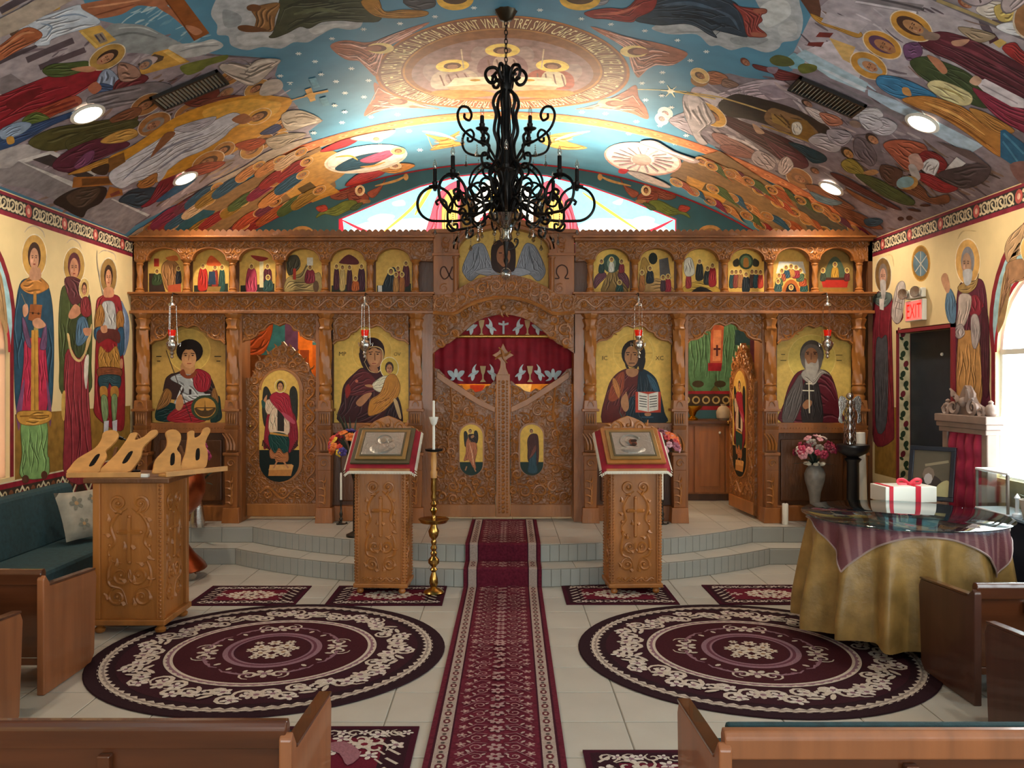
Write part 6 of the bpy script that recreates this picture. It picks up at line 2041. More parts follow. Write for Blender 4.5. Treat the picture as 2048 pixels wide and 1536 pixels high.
MB().lathe([(.004, cz(128)), (9 * CK, cz(134)), (8 * CK, cz(150)), (13 * CK, cz(165)), (11 * CK, cz(180)), (7 * CK, cz(190)), (9 * CK, cz(220)), (8 * CK, cz(260)), (12 * CK, cz(290)), (9 * CK, cz(300)), (15 * CK, cz(318)),
            (12 * CK, cz(330)), (20 * CK, cz(345)), (14 * CK, cz(362)), (12 * CK, cz(400)), (22 * CK, cz(420)), (10 * CK, cz(432)), (8 * CK, cz(480)), (5 * CK, cz(492)), (3 * CK, cz(515)), (5 * CK, cz(522)), (2 * CK, cz(530)), (.8 * CK, cz(540))], 14).build('stem', IRON, ch, 50)
MB().lathe([(8 * CK, cz(484)), (13 * CK, cz(478)), (11 * CK, cz(468)), (18 * CK, cz(452)), (30 * CK, cz(440)), (38 * CK, cz(431)), (36 * CK, cz(430)), (26 * CK, cz(440)), (9 * CK, cz(462))], 24, fn=lambda a, z: 1 + .05 * math.cos(10 * a)).build('glass_dish', glassmat('smoky_glass', '9a9484', .32, .08), ch, 50)
MB().tube(rad0([(3, 500), (14, 498), (22, 490), (24, 480), (18, 478), (17, 484)]), .006, 6).build('hook', IRON, ch, 60)
MB().ball((0, 0, cz(548)), 11 * CK, 12, 1.15).build('crystal_ball', CRYSTAL, ch, 30)
def rad(path, a):                     # (r px, py) in a radial plane
    return [(r * CK * math.cos(a), r * CK * math.sin(a), cz(y)) for r, y in path]
st0 = sc0 = None
for k in range(6):
    a = 2 * PI * k / 6 + .2
    if st0 is None:
        st0 = MB().tube(rad(smooth([(9, 182), (20, 190), (26, 208), (20, 230), (24, 262), (16, 290), (22, 325), (34, 348), (20, 372), (30, 395), (16, 425)], 4, False), 0), .012, 6).build('strap', IRON, ch, 60)
        sc0 = MB().tube(rad(smooth([(10, 168), (14, 148), (22, 137), (36, 140), (42, 152), (36, 165), (26, 168), (20, 160), (24, 153), (29, 156)], 4, False), 0), .012, 6).build('crown_scroll', IRON, ch, 60)
        o, q = st0, sc0
    else: o, q = dup(st0), dup(sc0)
    o.rotation_euler.z = a; q.rotation_euler.z = a
circ = [(142 + 35 * math.cos(t), 408 + 34 * math.sin(t)) for t in [PI / 2 - PI * 2 * i / 24 for i in range(21)]]
ARM = [(22, 392), (50, 425), (85, 440), (115, 442)] + circ + [(118, 418), (120, 405), (130, 398), (140, 404), (136, 410)]
ARMD = [(110, 442), (118, 452), (110, 462), (98, 458), (98, 448), (106, 450)]
ARM2 = [(12, 345), (34, 318), (50, 300), (48, 282), (56, 276), (52, 268)]
ARM3 = [(50, 300), (84, 296), (118, 282), (130, 260), (122, 242), (104, 238), (94, 250), (100, 262), (112, 260), (112, 252)]
BULB = glassmat('clear_bulb', 'efece4', .18, .05)
def candle(par, r, y, h=28):
    cp = MB().lathe([(3 * CK, cz(y + 12)), (4 * CK, cz(y + 8)), (12 * CK, cz(y + 4)), (13 * CK, cz(y + 2)), (5 * CK, cz(y)), (6 * CK, cz(y - 6)), (4 * CK, cz(y - 8))], 12, (r * CK, 0, 0)).build('candle_cup', IRON, par, 40)
    MB().lathe([(4 * CK, cz(y - 4)), (4 * CK, cz(y - h)), (2 * CK, cz(y - h - 1))], 10, (r * CK, 0, 0)).build('candle_sleeve', IRON, par, 40)
    MB().lathe([(2 * CK, cz(y - h)), (4.4 * CK, cz(y - h - 6)), (3.4 * CK, cz(y - h - 13)), (.4 * CK, cz(y - h - 20))], 10, (r * CK, 0, 0)).build('bulb', BULB, par, 60)
def drop(par, r, y):
    d = MB()
    for q in (6, 10, 14): d.ball((r * CK, 0, cz(y + q)), 1.6 * CK, 5)
    d.lathe([(.5 * CK, cz(y + 16)), (1.2 * CK, cz(y + 17)), (4.5 * CK, cz(y + 25)), (2 * CK, cz(y + 28)), (.3 * CK, cz(y + 29))], 6, (r * CK, 0, 0))
    d.build('crystal_drop', CRYSTAL, par)
arm = None
for k in range(8):
    if arm is None:
        arm = MB().tube(rad(smooth(ARM, 2, False), 0), .0105, 6).build('arm', IRON, ch, 60)
        MB().tube(rad(smooth(ARMD, 4, False), 0), .0095, 6).build('scroll', IRON, arm, 60)
        MB().tube(rad(smooth([(60, 430), (66, 400), (88, 385), (104, 395), (98, 412), (84, 410), (84, 400)], 4, False), 0), .009, 6).build('scroll', IRON, arm, 60)
        MB().tube(rad(smooth([(24, 400), (40, 370), (60, 366), (72, 380), (62, 392), (52, 384)], 4, False), 0), .009, 6).build('scroll', IRON, arm, 60)
        candle(arm, 142, 370, 32); drop(arm, 104, 462); drop(arm, 70, 440); drop(arm, 142, 442)
        o = arm
    else: o = dup(arm)
    o.rotation_euler.z = k * PI / 4
mid = None
for k in range(8):
    if mid is None:
        mid = MB().tube(rad(smooth([(14, 350), (40, 330), (66, 345), (78, 372), (66, 396), (44, 398), (36, 382), (48, 370), (58, 378)], 4, False), 0), .0085, 6).build('inner_scroll', IRON, ch, 60)
        MB().tube(rad(smooth([(16, 420), (34, 405), (60, 412), (76, 432), (64, 450), (46, 446), (48, 432)], 4, False), 0), .0085, 6).build('scroll', IRON, mid, 60)
        drop(mid, 60, 452); drop(mid, 74, 392)
        o = mid
    else: o = dup(mid)
    o.rotation_euler.z = k * PI / 4 + PI / 8
up = None
for k in range(4):
    if up is None:
        up = MB().tube(rad(smooth(ARM2, 4, False), 0), .0105, 6).build('upper_arm', IRON, ch, 60)
        MB().tube(rad(smooth(ARM3, 4, False), 0), .0095, 6).build('scroll', IRON, up, 60)
        MB().tube(rad(smooth([(30, 330), (50, 345), (66, 335), (64, 318), (50, 318), (52, 328)], 4, False), 0), .0095, 6).build('scroll', IRON, up, 60)
        candle(up, 66, 268, 22); drop(up, 118, 284); drop(up, 80, 300)
        o = up
    else: o = dup(up)
    o.rotation_euler.z = k * PI / 2 + PI / 4

# ---------------------------------------------------------------- rugs
def rugpaint(par, cell=.03): 
    p = Paint(Plane('raw', 0), cell=cell, step=.00015); p.base = 1; return p
def flower(p, x, y, r, c1, c2, n=6, a0=0):
    for k in range(n):
        a = a0 + 2 * PI * k / n
        p.ell(x + r * .6 * math.cos(a), y + r * .6 * math.sin(a), r * .42, r * .28, math.degrees(a), c1, 7)
    p.ell(x, y, r * .3, r * .3, 0, c2, 7)
CRM, WINE, DKW, ROSE = 'b8aa9c', '3c171e', '2a171d', '80606a'
def roundrug(loc, rot, lab):
    t = thing('round_rug', lab, 'rug', loc, rot, 'round burgundy rugs before the steps')
    MB().lathe([(1.09, 0), (1.097, .004), (1.09, .009), (.002, .009)], 72).build('pile', mat('dark_pile', DKW, .95, noise=.2, nscale=150, spec=.1), t)
    p = rugpaint(t)
    p.ring(0, 0, .945, 1.02, CRM, 120); p.ring(0, 0, .938, .955, DKW, 180, .024); p.ring(0, 0, 1.012, 1.028, DKW, 180, -.018); p.ring(0, 0, .98, .988, '8a7c74', 180, .012)
    p.ring(0, 0, .66, .92, '341820', 90); p.ring(0, 0, .60, .655, CRM, 90); p.ring(0, 0, .618, .63, ROSE, 120, .014); p.ell(0, 0, .60, .60, 0, WINE, 80)
    for k in range(8):
        a = 2 * PI * k / 8
        for sg in (-1, 1):
            for j in range(3):
                b = a + sg * (.08 + .1 * j); rr = .79 + .06 * math.sin(j * 2.2 + k)
                x, y = rr * math.cos(b), rr * math.sin(b)
                pts = spiral((x, y), .078 - .008 * j, b + j, 1.3, sg, 12)
                p.line(pts, .03, CRM, True)
                flower(p, x + .03 * math.cos(b + 1), y + .03 * math.sin(b + 1), .055, 'c4b8ae', ROSE, 5, b)
            b = a + sg * .33
            for q in (-.05, .0, .05): p.ell((.79 + q) * math.cos(b), (.79 + q) * math.sin(b), .05, .016, math.degrees(b) + 60 * sg + q * 400, CRM, 7)
        flower(p, (.79) * math.cos(a), (.79) * math.sin(a), .06, CRM, ROSE, 6, a)
        b = a + PI / 8; flower(p, (.79) * math.cos(b), (.79) * math.sin(b), .05, 'c4b8ae', DKW, 4, b)
    # inner oval medallion (longer along the aisle)
    n = 60
    def ov(rx, ry, c, w):
        p.line([(rx * math.cos(2 * PI * i / n), ry * math.sin(2 * PI * i / n)) for i in range(n)], w, c, closed=True)
    ov(.27, .31, ROSE, .075); ov(.265, .305, '5c3440', .02); ov(.235, .27, '3a1822', .012)
    for k in range(20):
        a = 2 * PI * k / 20; x, y = .40 * math.cos(a), .45 * math.sin(a)
        if k % 5 == 0:
            flower(p, x, y, .07, CRM, ROSE, 5, a)
            for sg in (-1, 1):
                b = a + sg * .2; p.line(spiral((.43 * math.cos(b), .48 * math.sin(b)), .065, a, 1.3, sg, 14), .02, CRM, True); p.line([(.42 * math.cos(a + sg * q), .47 * math.sin(a + sg * q)) for q in (.2, .35, .5, .62)], .022, ROSE, True)
        else: p.line([(x - .05 * math.sin(a), y + .05 * math.cos(a)), (x * 1.06, y * 1.06), (x + .05 * math.sin(a), y - .05 * math.cos(a))], .016, ROSE, True); p.ell(x * .93, y * .93, .025, .014, math.degrees(a), CRM, 6)
    for x, y, r in ((0, 0, .07), (.08, .06, .055), (-.08, .05, .055), (.07, -.07, .055), (-.07, -.07, .055), (0, .13, .05), (0, -.14, .05), (.13, 0, .04), (-.13, 0, .04), (.1, .13, .035), (-.1, -.14, .035), (.1, -.14, .03), (-.1, .14, .03)):
        flower(p, x, y, r, 'c0b3a4', '8a6a50', 6, x * 20)
    p.v = [(v[0], v[1], v[2] + .0092) for v in p.v]
    p.build('woven_pattern', RUG, t)
roundrug((-1.468, 5.44, 0), .15, 'round burgundy floral rug with cream rings, beside the tall book lectern')
roundrug((1.585, 5.43, 0), -.2, 'round burgundy floral rug with cream rings, partly under the gold clothed table')
def smallrug(x, y, w, d, lab, rz=0):
    t = thing('small_rug', lab, 'rug', (x, y, 0), rz, 'small burgundy rectangular rugs')
    MB().box(-w / 2, w / 2, -d / 2, d / 2, 0, .007).build('pile', mat('maroon_pile', '3c1220', .95, noise=.2, nscale=150, spec=.1), t)
    p = rugpaint(t)
    def rect(a, b, c): p.poly([(-a, -b), (a, -b), (a, b), (-a, b)], c)
    rect(w / 2 - .03, d / 2 - .03, '2e141c'); rect(w / 2 - .15, d / 2 - .14, '5c1626')
    for i in range(int(w / .11)):
        for sg in (-1, 1):
            xx = -w / 2 + .1 + i * (w - .2) / max(1, int(w / .11) - 1)
            p.line(spiral((xx, sg * (d / 2 - .085)), .04, i, 1.1, sg, 10), .014, CRM, True); flower(p, xx + .05, sg * (d / 2 - .08), .03, 'c4b8ae', ROSE, 5)
    for i in range(int(d / .1)):
        for sg in (-1, 1):
            yy = -d / 2 + .1 + i * (d - .2) / max(1, int(d / .1) - 1)
            p.line([(sg * (w / 2 - .06), yy - .03), (sg * (w / 2 - .12), yy + .03)], .022, CRM, True); p.line([(sg * (w / 2 - .13), yy - .03), (sg * (w / 2 - .17), yy + .02)], .014, CRM, True)
    for k in range(9):
        a = 2 * PI * k / 9; flower(p, .15 * math.cos(a), .09 * math.sin(a), .055, 'c0b3a4', '8a5a48', 6, a)
    flower(p, 0, 0, .07, CRM, WINE)
    for sg in (-1, 1): flower(p, sg * w * .28, 0, .05, CRM, ROSE, 4)
    if d > .8:
        for sx in (-1, 1):
            for sy in (-1, 1):
                X, Y = sx * (w / 2 - .24), sy * (d / 2 - .22)
                for k in range(5):
                    a = k * 1.25 + sx + sy
                    p.line(spiral((X + .07 * math.cos(a), Y + .07 * math.sin(a)), .06, a, 1.2, sx * sy, 12), .02, CRM, True)
                    flower(p, X + .15 * math.cos(a + .5), Y + .12 * math.sin(a + .5), .045, 'c4b8ae', ROSE, 5, a)
                flower(p, X, Y, .06, CRM, '6a1c2c', 6); p.poly(smooth([(X - sx * .2, Y - sy * .02), (X - sx * .1, Y + sy * .03), (X, Y - sy * .1), (X - sx * .04, Y - sy * .22), (X - sx * .1, Y - sy * .1)], 3), '8a5c64')
    p.v = [(v[0], v[1], v[2] + .0072) for v in p.v]
    p.build('woven_pattern', RUG, t)
def frug(px0, px1, py0, py1, lab, y1=None):
    a = PF(px0, py1); b = PF(px1, py1); c_ = PF(0, py0)
    smallrug((a.x + b.x) / 2, (a.y + c_.y) / 2, b.x - a.x, c_.y - a.y, lab)
frug(372, 588, 1173, 1212, 'small burgundy rug between the tall book lectern and the steps')
frug(648, 884, 1173, 1212, 'small burgundy rug under the left icon stand and the brass candlestick')
frug(1133, 1360, 1171, 1210, 'small burgundy rug under the right icon stand')
frug(1440, 1690, 1171, 1210, 'small burgundy rug half hidden behind the gold clothed table')
smallrug(-.94, 3.72, 1.05, 1.06, 'burgundy rug on the floor right behind the front left pew end')
smallrug(.9, 3.45, 1.05, 1.06, 'burgundy rug on the floor at the front right pew end')
# runner over the steps
rt = thing('carpet_runner', 'long burgundy carpet runner with cream borders climbing the steps', 'runner', (0, 0, 0))
prof = [(1.4, .010), (7.06, .010), (7.075, .02), (7.078, ZS), (7.095, ZS + .012), (7.325, ZS + .012), (7.337, ZS + .02), (7.34, ZD), (7.355, ZD + .012), (8.58, ZD + .012)]
LEN = [0]
for a, b in zip(prof, prof[1:]): LEN.append(LEN[-1] + math.hypot(b[0] - a[0], b[1] - a[1]))
def rpos(s):
    for i in range(len(prof) - 1):
        if s <= LEN[i + 1] or i == len(prof) - 2:
            t = (s - LEN[i]) / (LEN[i + 1] - LEN[i]); a, b = prof[i], prof[i + 1]
            return a[0] + (b[0] - a[0]) * t, a[1] + (b[1] - a[1]) * t
def cxr(Y): return -.035 + .011 * (Y - 3.8)
class RunS(Plane):
    def __init__(s): s.k = 'raw'; s.g = {}; s.p = 0
    def xyz(s, u, v, d):
        Y, z = rpos(v); dz = d; dy = 0
        if 7.06 < Y < 7.08 or 7.33 < Y < 7.342: dy = -d
        return (cxr(Y) + u, Y + dy, z + dz)
mb = MB()
for Y, z in prof:
    for x in (-.325, .325): mb.v += [(cxr(Y) + x, Y, z)]
for Y, z in prof:
    for x in (-.325, .325): mb.v += [(cxr(Y) + x, Y + .0, z - .006)]
m = len(prof)
mb.f = [(2 * i, 2 * i + 1, 2 * i + 3, 2 * i + 2) for i in range(m - 1)] + [(2 * i, 2 * i + 2, 2 * m + 2 * i + 2, 2 * m + 2 * i) for i in range(m - 1)] + [(2 * i + 1, 2 * i + 3, 2 * m + 2 * i + 3, 2 * m + 2 * i + 1) for i in range(m - 1)]
mb.build('pile', mat('runner_pile', '5a1c2a', .95, noise=.25, nscale=60, spec=.1), rt)
p = Paint(RunS(), cell=.04, step=.00015); p.base = 2
def seg(fn):
    for a, b in zip(LEN, LEN[1:]):
        fn(a, b)
for sg in (-1, 1):
    seg(lambda a, b: p.poly([(sg * .29, a), (sg * .29, b), (sg * .215, b), (sg * .215, a)], '9c8a80'))
    seg(lambda a, b: p.poly([(sg * .298, a), (sg * .298, b), (sg * .286, b), (sg * .286, a)], '3a1420'))
    seg(lambda a, b: p.poly([(sg * .219, a), (sg * .219, b), (sg * .21, b), (sg * .21, a)], '3a1420'))
s_ = 2.3; i = 0
while s_ < LEN[-1] - .06:
    Y, z = rpos(s_)
    near = any(abs(s_ - l) < .05 for l in LEN[1:-1])
    if not near:
        for sg in (-1, 1):
            p.ell(sg * .252, s_, .02, .03, 0, '5c2c30', 7); p.ell(sg * .252, s_, .009, .014, 0, 'b0a090', 5)
            p.ell(sg * .252, s_ + .045, .012, .012, 0, '4a3c38', 5)
        flower(p, 0, s_, .042, '9a7c78', '5e1728', 6, i); 
        for sg in (-1, 1):
            p.line(spiral((sg * .09, s_), .035, i * 1.3, 1.2, sg, 9), .009, '96706e', True)
            flower(p, sg * .165, s_ + .03, .026, '96706e', 'b09c8c', 5, i)
            p.line([(sg * .04, s_ + .04), (sg * .1, s_ + .055), (sg * .18, s_ - .03)], .007, '8a6064', True)
            p.ell(sg * .13, s_ - .045, .018, .008, 50 * sg, 'a48c84', 5); p.ell(sg * .055, s_ + .02, .014, .007, -40 * sg, 'a48c84', 5)
        for q in range(5):
            x = RN.uniform(-.2, .2); y = s_ + RN.uniform(-.045, .045)
            p.ell(x, y, .012, .005, RN.uniform(0, 180), RN.choice(['a88c86', '8a6a6c', '96706e']), 5)
    s_ += .1; i += 1
p.build('woven_pattern', RUG, rt)
# ---------------------------------------------------------------- icon stands
PAL_S = mat('silver_cover', 'a8a49c', .35, .85, bump=.6, bscale=40)
def panel_carving(name, par, W, Hh, y, m, cross=True, x=0, z0=0, fn=None):
    c = Carve(y, fn)
    w = W / 2
    if cross:
        c.stroke([(x, z0 + Hh * .42), (x, z0 + Hh * .78)], .012, taper=False); c.stroke([(x - w * .42, z0 + Hh * .66), (x + w * .42, z0 + Hh * .66)], .012, taper=False)
        for u, v in ((0, .79), (-.45, .66), (.45, .66), (0, .41)): c.knob(x + u * w, z0 + v * Hh, .016)
    for sg in (-1, 1):
        c.stroke([(x + sg * w * a, z0 + b * Hh) for a, b in smooth([(.1, .86), (.5, .8), (.75, .7), (.6, .58), (.85, .5), (.7, .42), (.3, .4)], 4, False)], .009)
        c.stroke(spiral((x + sg * w * .45, z0 + Hh * .9), w * .36, -PI / 2, 1.5, sg, 20), .009)
        c.stroke(spiral((x + sg * w * .35, z0 + Hh * .30), w * .42, PI / 2 + sg, 1.4, sg, 20), .009)
        c.stroke(spiral((x + sg * w * .5, z0 + Hh * .12), w * .38, PI / 2, 1.4, -sg, 20), .009)
        c.stroke([(x + sg * w * a, z0 + b * Hh) for a, b in smooth([(.7, .42), (.85, .34), (.8, .22), (.3, .18), (.1, .06)], 4, False)], .009)
        for a, b, t in ((.8, .62, 1), (.2, .52, 2), (.85, .75, 2), (.3, .82, .5), (.75, .46, -1), (.15, .24, 1), (.85, .1, 1.4), (.2, .05, 1.2), (.55, .38, 2.2), (.75, .28, -.6)):
            c.leaf(x + sg * w * a, z0 + b * Hh, PI / 2 + sg * (t - PI / 2), w * .3, .013)
        for a, b in ((.45, .9), (.35, .3), (.5, .12), (.8, .55)): c.knob(x + sg * w * a, z0 + b * Hh, .014)
    return c.mb.build(name, m, par, 60)
def stand(loc, rz, lab):
    t = thing('icon_stand', lab, 'lectern', loc, rz, 'carved icon stands')
    MB().box(-.185, .185, -.145, .145, .07, 1.0).build('body', WOODL, t, bevel=.004)
    MB().box(-.22, .22, -.175, .175, .05, .085).build('plinth', WOODL, t, bevel=.008)
    for sx in (-1, 1):
        for sy in (-1, 1):
            MB().lathe([(.012, 0), (.026, .008), (.03, .025), (.02, .04), (.028, .052)], 12, (sx * .17, sy * .13, 0)).build('foot', WOODL, t, 50)
            po = MB().box(sx * .187 - .018, sx * .187 + .018, sy * .147 - .018, sy * .147 + .018, .085, 1.0).build('corner_post', WOODL, t, bevel=.003)
            if sy < 0:
                c = Carve(-.166); c.beads(sx * .187, .1, sx * .187, .99, .024, .011); c.mb.build('rope_carving', WOOD, po, 60)
            c = MB()
            for i in range(37): c.ball((sx * .206, sy * .147, .11 + i * .024), .011, 5)
            c.build('rope_carving', WOOD, po, 60)
    panel_carving('vine_carving', t, .27, .8, -.147, WOODL, z0=.14)
    for sx in (-1, 1):
        panel_carving('vine_carving', t, .2, .8, 0, WOODL, z0=.14, fn=lambda u, w_, y, s_=sx: (s_ * .187, u, w_))
    c = Carve(-.147); c.scrolls(-.15, .15, .095, .135, .006); c.mb.build('base_carving', WOODL, t, 60)
    # sloping desk and carved crest
    MB().prism([(-.2, .985), (.19, .985), (.19, 1.27), (.16, 1.28), (-.2, 1.01)], -.245, .245, 'x').build('desk', WOODL, t, bevel=.004)
    pts = [(-.26, 1.26), (.26, 1.26), (.26, 1.30), (.2, 1.335), (.16, 1.33), (.12, 1.37), (.06, 1.40), (0, 1.42), (-.06, 1.40), (-.12, 1.37), (-.16, 1.33), (-.2, 1.335), (-.26, 1.30)]
    cr = MB().prism(pts, .165, .195).build('crest', WOODL, t, bevel=.004)
    c = Carve(.165)
    for sg in (-1, 1):
        c.stroke(spiral((sg * .1, 1.325), .05, PI / 2, 1.5, sg, 18), .009); c.stroke(spiral((sg * .2, 1.295), .032, PI / 2, 1.4, -sg, 16), .008); c.leaf(sg * .03, 1.33, PI / 2 - sg * .3, .07, .012); c.leaf(sg * .15, 1.34, PI / 2 - sg * .9, .05, .01)
    c.knob(0, 1.34, .018); c.mb.build('crest_carving', WOODL, cr, 60)
    return t
TILT = math.atan2(.27, .36)
FRG = mat('lace_fringe', 'cfc7b4', .9)
def desk_thing(name, lab, cat, loc, rz, lift, grp):
    """an empty lying on the sloping desk: local x across, y up the slope, z out of it"""
    t = thing(name, lab, cat, loc, rz, grp)
    M = Matrix.Translation(loc) @ Matrix.Rotation(rz, 4, 'Z') @ Matrix.Translation((0, -.015, 1.152 + lift)) @ Matrix.Rotation(TILT, 4, 'X')
    t.matrix_basis = M
    return t
def dress(loc, rz, side, dark):
    t = desk_thing('desk_cloth', 'red velvet cloth with white lace edge on the %s icon stand' % side, 'cloth', loc, rz, .012, 'red cloths on the icon stands')
    mb = MB(); n = 16
    xs = [-.28 + .56 * i / n for i in range(n + 1)]; ys = [-.25 + .48 * j / 12 for j in range(13)]
    for y in ys:
        for x in xs:
            d = max(0, abs(x) - .25) * 1.0 + max(0, -.225 - y) * 1.1
            mb.v.append((x, y, .003 + .003 * math.sin(x * 40) * (abs(x) > .25) - d))
    mb.f = [(j * (n + 1) + i, j * (n + 1) + i + 1, (j + 1) * (n + 1) + i + 1, (j + 1) * (n + 1) + i) for j in range(12) for i in range(n)]
    mb.build('velvet', RED, t, 80)
    fr = MB()
    for i in range(46):
        x = -.28 + .56 * i / 45
        z = .003 - max(0, abs(x) - .25) - .0275
        fr.add([(x - .007, -.25, z), (x + .007, -.25, z), (x + .004, -.272, z - .012), (x - .004, -.272, z - .012)], [(0, 1, 2, 3)])
    for sg in (-1, 1):
        for j in range(38):
            y = -.25 + .48 * j / 37; z = -.027 - max(0, -.225 - y) * 1.1
            fr.add([(sg * .28, y - .007, z), (sg * .28, y + .007, z), (sg * .298, y + .004, z - .02), (sg * .298, y - .004, z - .02)], [(0, 1, 2, 3)])
    fo = fr.build('fringe', FRG, t); fo['kind'] = 'stuff'
    t2 = desk_thing('framed_icon', 'framed silver relief icon of %s lying on the %s icon stand' % ('mother and child' if dark else 'a bearded saint', side), 'icon', loc, rz, .022, 'framed icons on the stands')
    GF = mat('gilt_frame', '8a6a3a', .35, .3, noise=.2); DF = mat('olive_frame', '4a4028', .45)
    MB().box(-.24, .24, -.215, .215, 0, .02).build('frame', WOODL if not dark else DF, t2, bevel=.004)
    MB().box(-.205, .205, -.18, .18, .02, .032).build('gilt_moulding', GF, t2, bevel=.004)
    MB().box(-.175, .175, -.15, .15, .03, .036).build('inner_frame', DF, t2, bevel=.003)
    MB().box(-.16, .16, -.135, .135, .034, .039).build('silver_plate', PAL_S, t2, bevel=.002)
    r = MB()
    if dark:
        r.ball((0, .035, .039), .05, 14, .16); r.ball((.055, .03, .039), .032, 12, .2); r.ball((-.01, -.065, .039), .085, 14, .1, 1.1, .75); r.ball((.05, -.04, .039), .055, 12, .14)
        r.tube([(.05 * math.cos(a) * 1.35, .035 + .05 * math.sin(a) * 1.35, .041) for a in [2 * PI * k / 20 for k in range(21)]], .005, 5)
    else:
        r.ball((-.015, .03, .039), .045, 14, .16); r.ball((-.01, -.075, .039), .08, 14, .1, 1.3, .6)
        r.tube([(-.015 + .085 * math.cos(a), .02 + .085 * math.sin(a), .041) for a in [PI * .15 + PI * 1.2 * k / 20 for k in range(21)]], .008, 5)
    r.build('relief', PAL_S, t2, 60)
    p = Paint(Plane('raw', 0), cell=.01); p.base = 2
    if not dark: p.ell(.0, .0, .032, .045, 20, '6a3a26'); p.ell(.01, .02, .03, .02, 20, '2c1a14'); p.ell(.005, -.025, .02, .02, 0, '2c1a14')
    else: p.ell(0, .03, .024, .03, 0, '8a7a68'); p.ell(.055, .028, .018, .02, 0, '8a7a68')
    p.v = [(v[0], v[1], v[2] + .0475) for v in p.v]
    p.build('painted_face', ICONP, t2)
L1 = (-.975, 7.0, .0072); L2 = (1.065, 7.0, .0072)
stand(L1, -.05, 'carved oak icon stand left of the carpet runner, beside the brass candlestick'); dress(L1, -.05, 'left', True)
stand(L2, .05, 'carved oak icon stand right of the carpet runner'); dress(L2, .05, 'right', False)

# ---------------------------------------------------------------- brass candlestick and candles
t = thing('floor_candlestick', 'tall turned brass candlestick with drip plate beside the left icon stand', 'candlestick', (-.555, 6.86, .0072))
ck = 6.86 / F
def bz(py): return (1193 - py) * ck
MB().lathe([(20 * ck, 0), (21 * ck, bz(1190)), (18 * ck, bz(1186)), (6 * ck, bz(1180)), (9 * ck, bz(1172)), (8 * ck, bz(1162)), (4 * ck, bz(1150)), (8 * ck, bz(1145)), (4 * ck, bz(1140)), (11 * ck, bz(1132)), (11 * ck, bz(1125)), (5 * ck, bz(1118)),
            (7 * ck, bz(1112)), (4 * ck, bz(1108)), (7 * ck, bz(1102)), (4 * ck, bz(1096)), (6 * ck, bz(1090)), (4 * ck, bz(1085)), (9 * ck, bz(1078)), (11 * ck, bz(1068)), (7 * ck, bz(1060)), (6 * ck, bz(1052)), (5 * ck, bz(1048))], 24).build('base', BRASS, t, 40)
MB().lathe([(5 * ck, bz(1050)), (26 * ck, bz(1051)), (31 * ck, bz(1044)), (30 * ck, bz(1043)), (20 * ck, bz(1047)), (4 * ck, bz(1044))], 28).build('drip_plate', BRASS, t, 40)
MB().lathe([(4 * ck, bz(1046)), (5 * ck, bz(1040)), (3 * ck, bz(1036)), (8 * ck, bz(1026)), (4 * ck, bz(1020)), (7 * ck, bz(1014)), (4 * ck, bz(1008)), (6 * ck, bz(1000)), (4 * ck, bz(992)), (6 * ck, bz(985)), (5 * ck, bz(970)), (6 * ck, bz(960))], 20).build('shaft', BRASS, t, 40)
MB().lathe([(6 * ck, bz(962)), (7 * ck, bz(950)), (5 * ck, bz(946)), (6 * ck, bz(930)), (5 * ck, bz(914)), (7 * ck, bz(910))], 20).build('wood_sleeve', WOODP, t, 40)
MB().lathe([(7 * ck, bz(910)), (17 * ck, bz(908)), (18 * ck, bz(904)), (6 * ck, bz(905))], 20).build('pan', IRON, t, 40)
t = thing('candle', 'tall white candle with a white wax guard on the brass candlestick', 'candle', (-.555, 6.86, .0072 + bz(905)))
MB().lathe([(2.8 * ck, 0), (2.6 * ck, 60 * ck), (2.4 * ck, 97 * ck), (.5 * ck, 98 * ck)], 12).build('wax', WAX, t, 50)
MB().lathe([(3 * ck, 48 * ck), (6 * ck, 52 * ck), (9 * ck, 62 * ck), (9.6 * ck, 65 * ck), (8.6 * ck, 65 * ck), (4 * ck, 56 * ck)], 16).build('wax_guard', WHITE, t, 50)
sv = mat('dark_pewter', '4a4640', .3, .9)
for X, lab in ((-1.59, 'left of the left icon stand'), (1.575, 'right of the right icon stand')):
    t = thing('taper_holder', 'slim pewter candlestick on the dais ' + lab, 'candlestick', (X, 8.37, ZD), group='slim candlesticks on the dais')
    MB().lathe([(.05, 0), (.048, .006), (.012, .012), (.01, .03), (.02, .05), (.01, .07), (.018, .1), (.008, .13), (.01, .2), (.014, .23), (.014, .24)], 14).build('stem', sv, t, 40)
    for k in range(3):
        a = k * 2.1; MB().ball((.055 * math.cos(a), .055 * math.sin(a), .012), .012, 6).build('foot', sv, t, 60)
    o = tag(MB().lathe([(.011, .24), (.010, .5), (.002, .51)], 10).build('taper_candle', WAX, None, 50, loc=(X, 8.37, ZD)), 'thin white taper candle on the dais ' + lab, 'candle', 'thin taper candles')

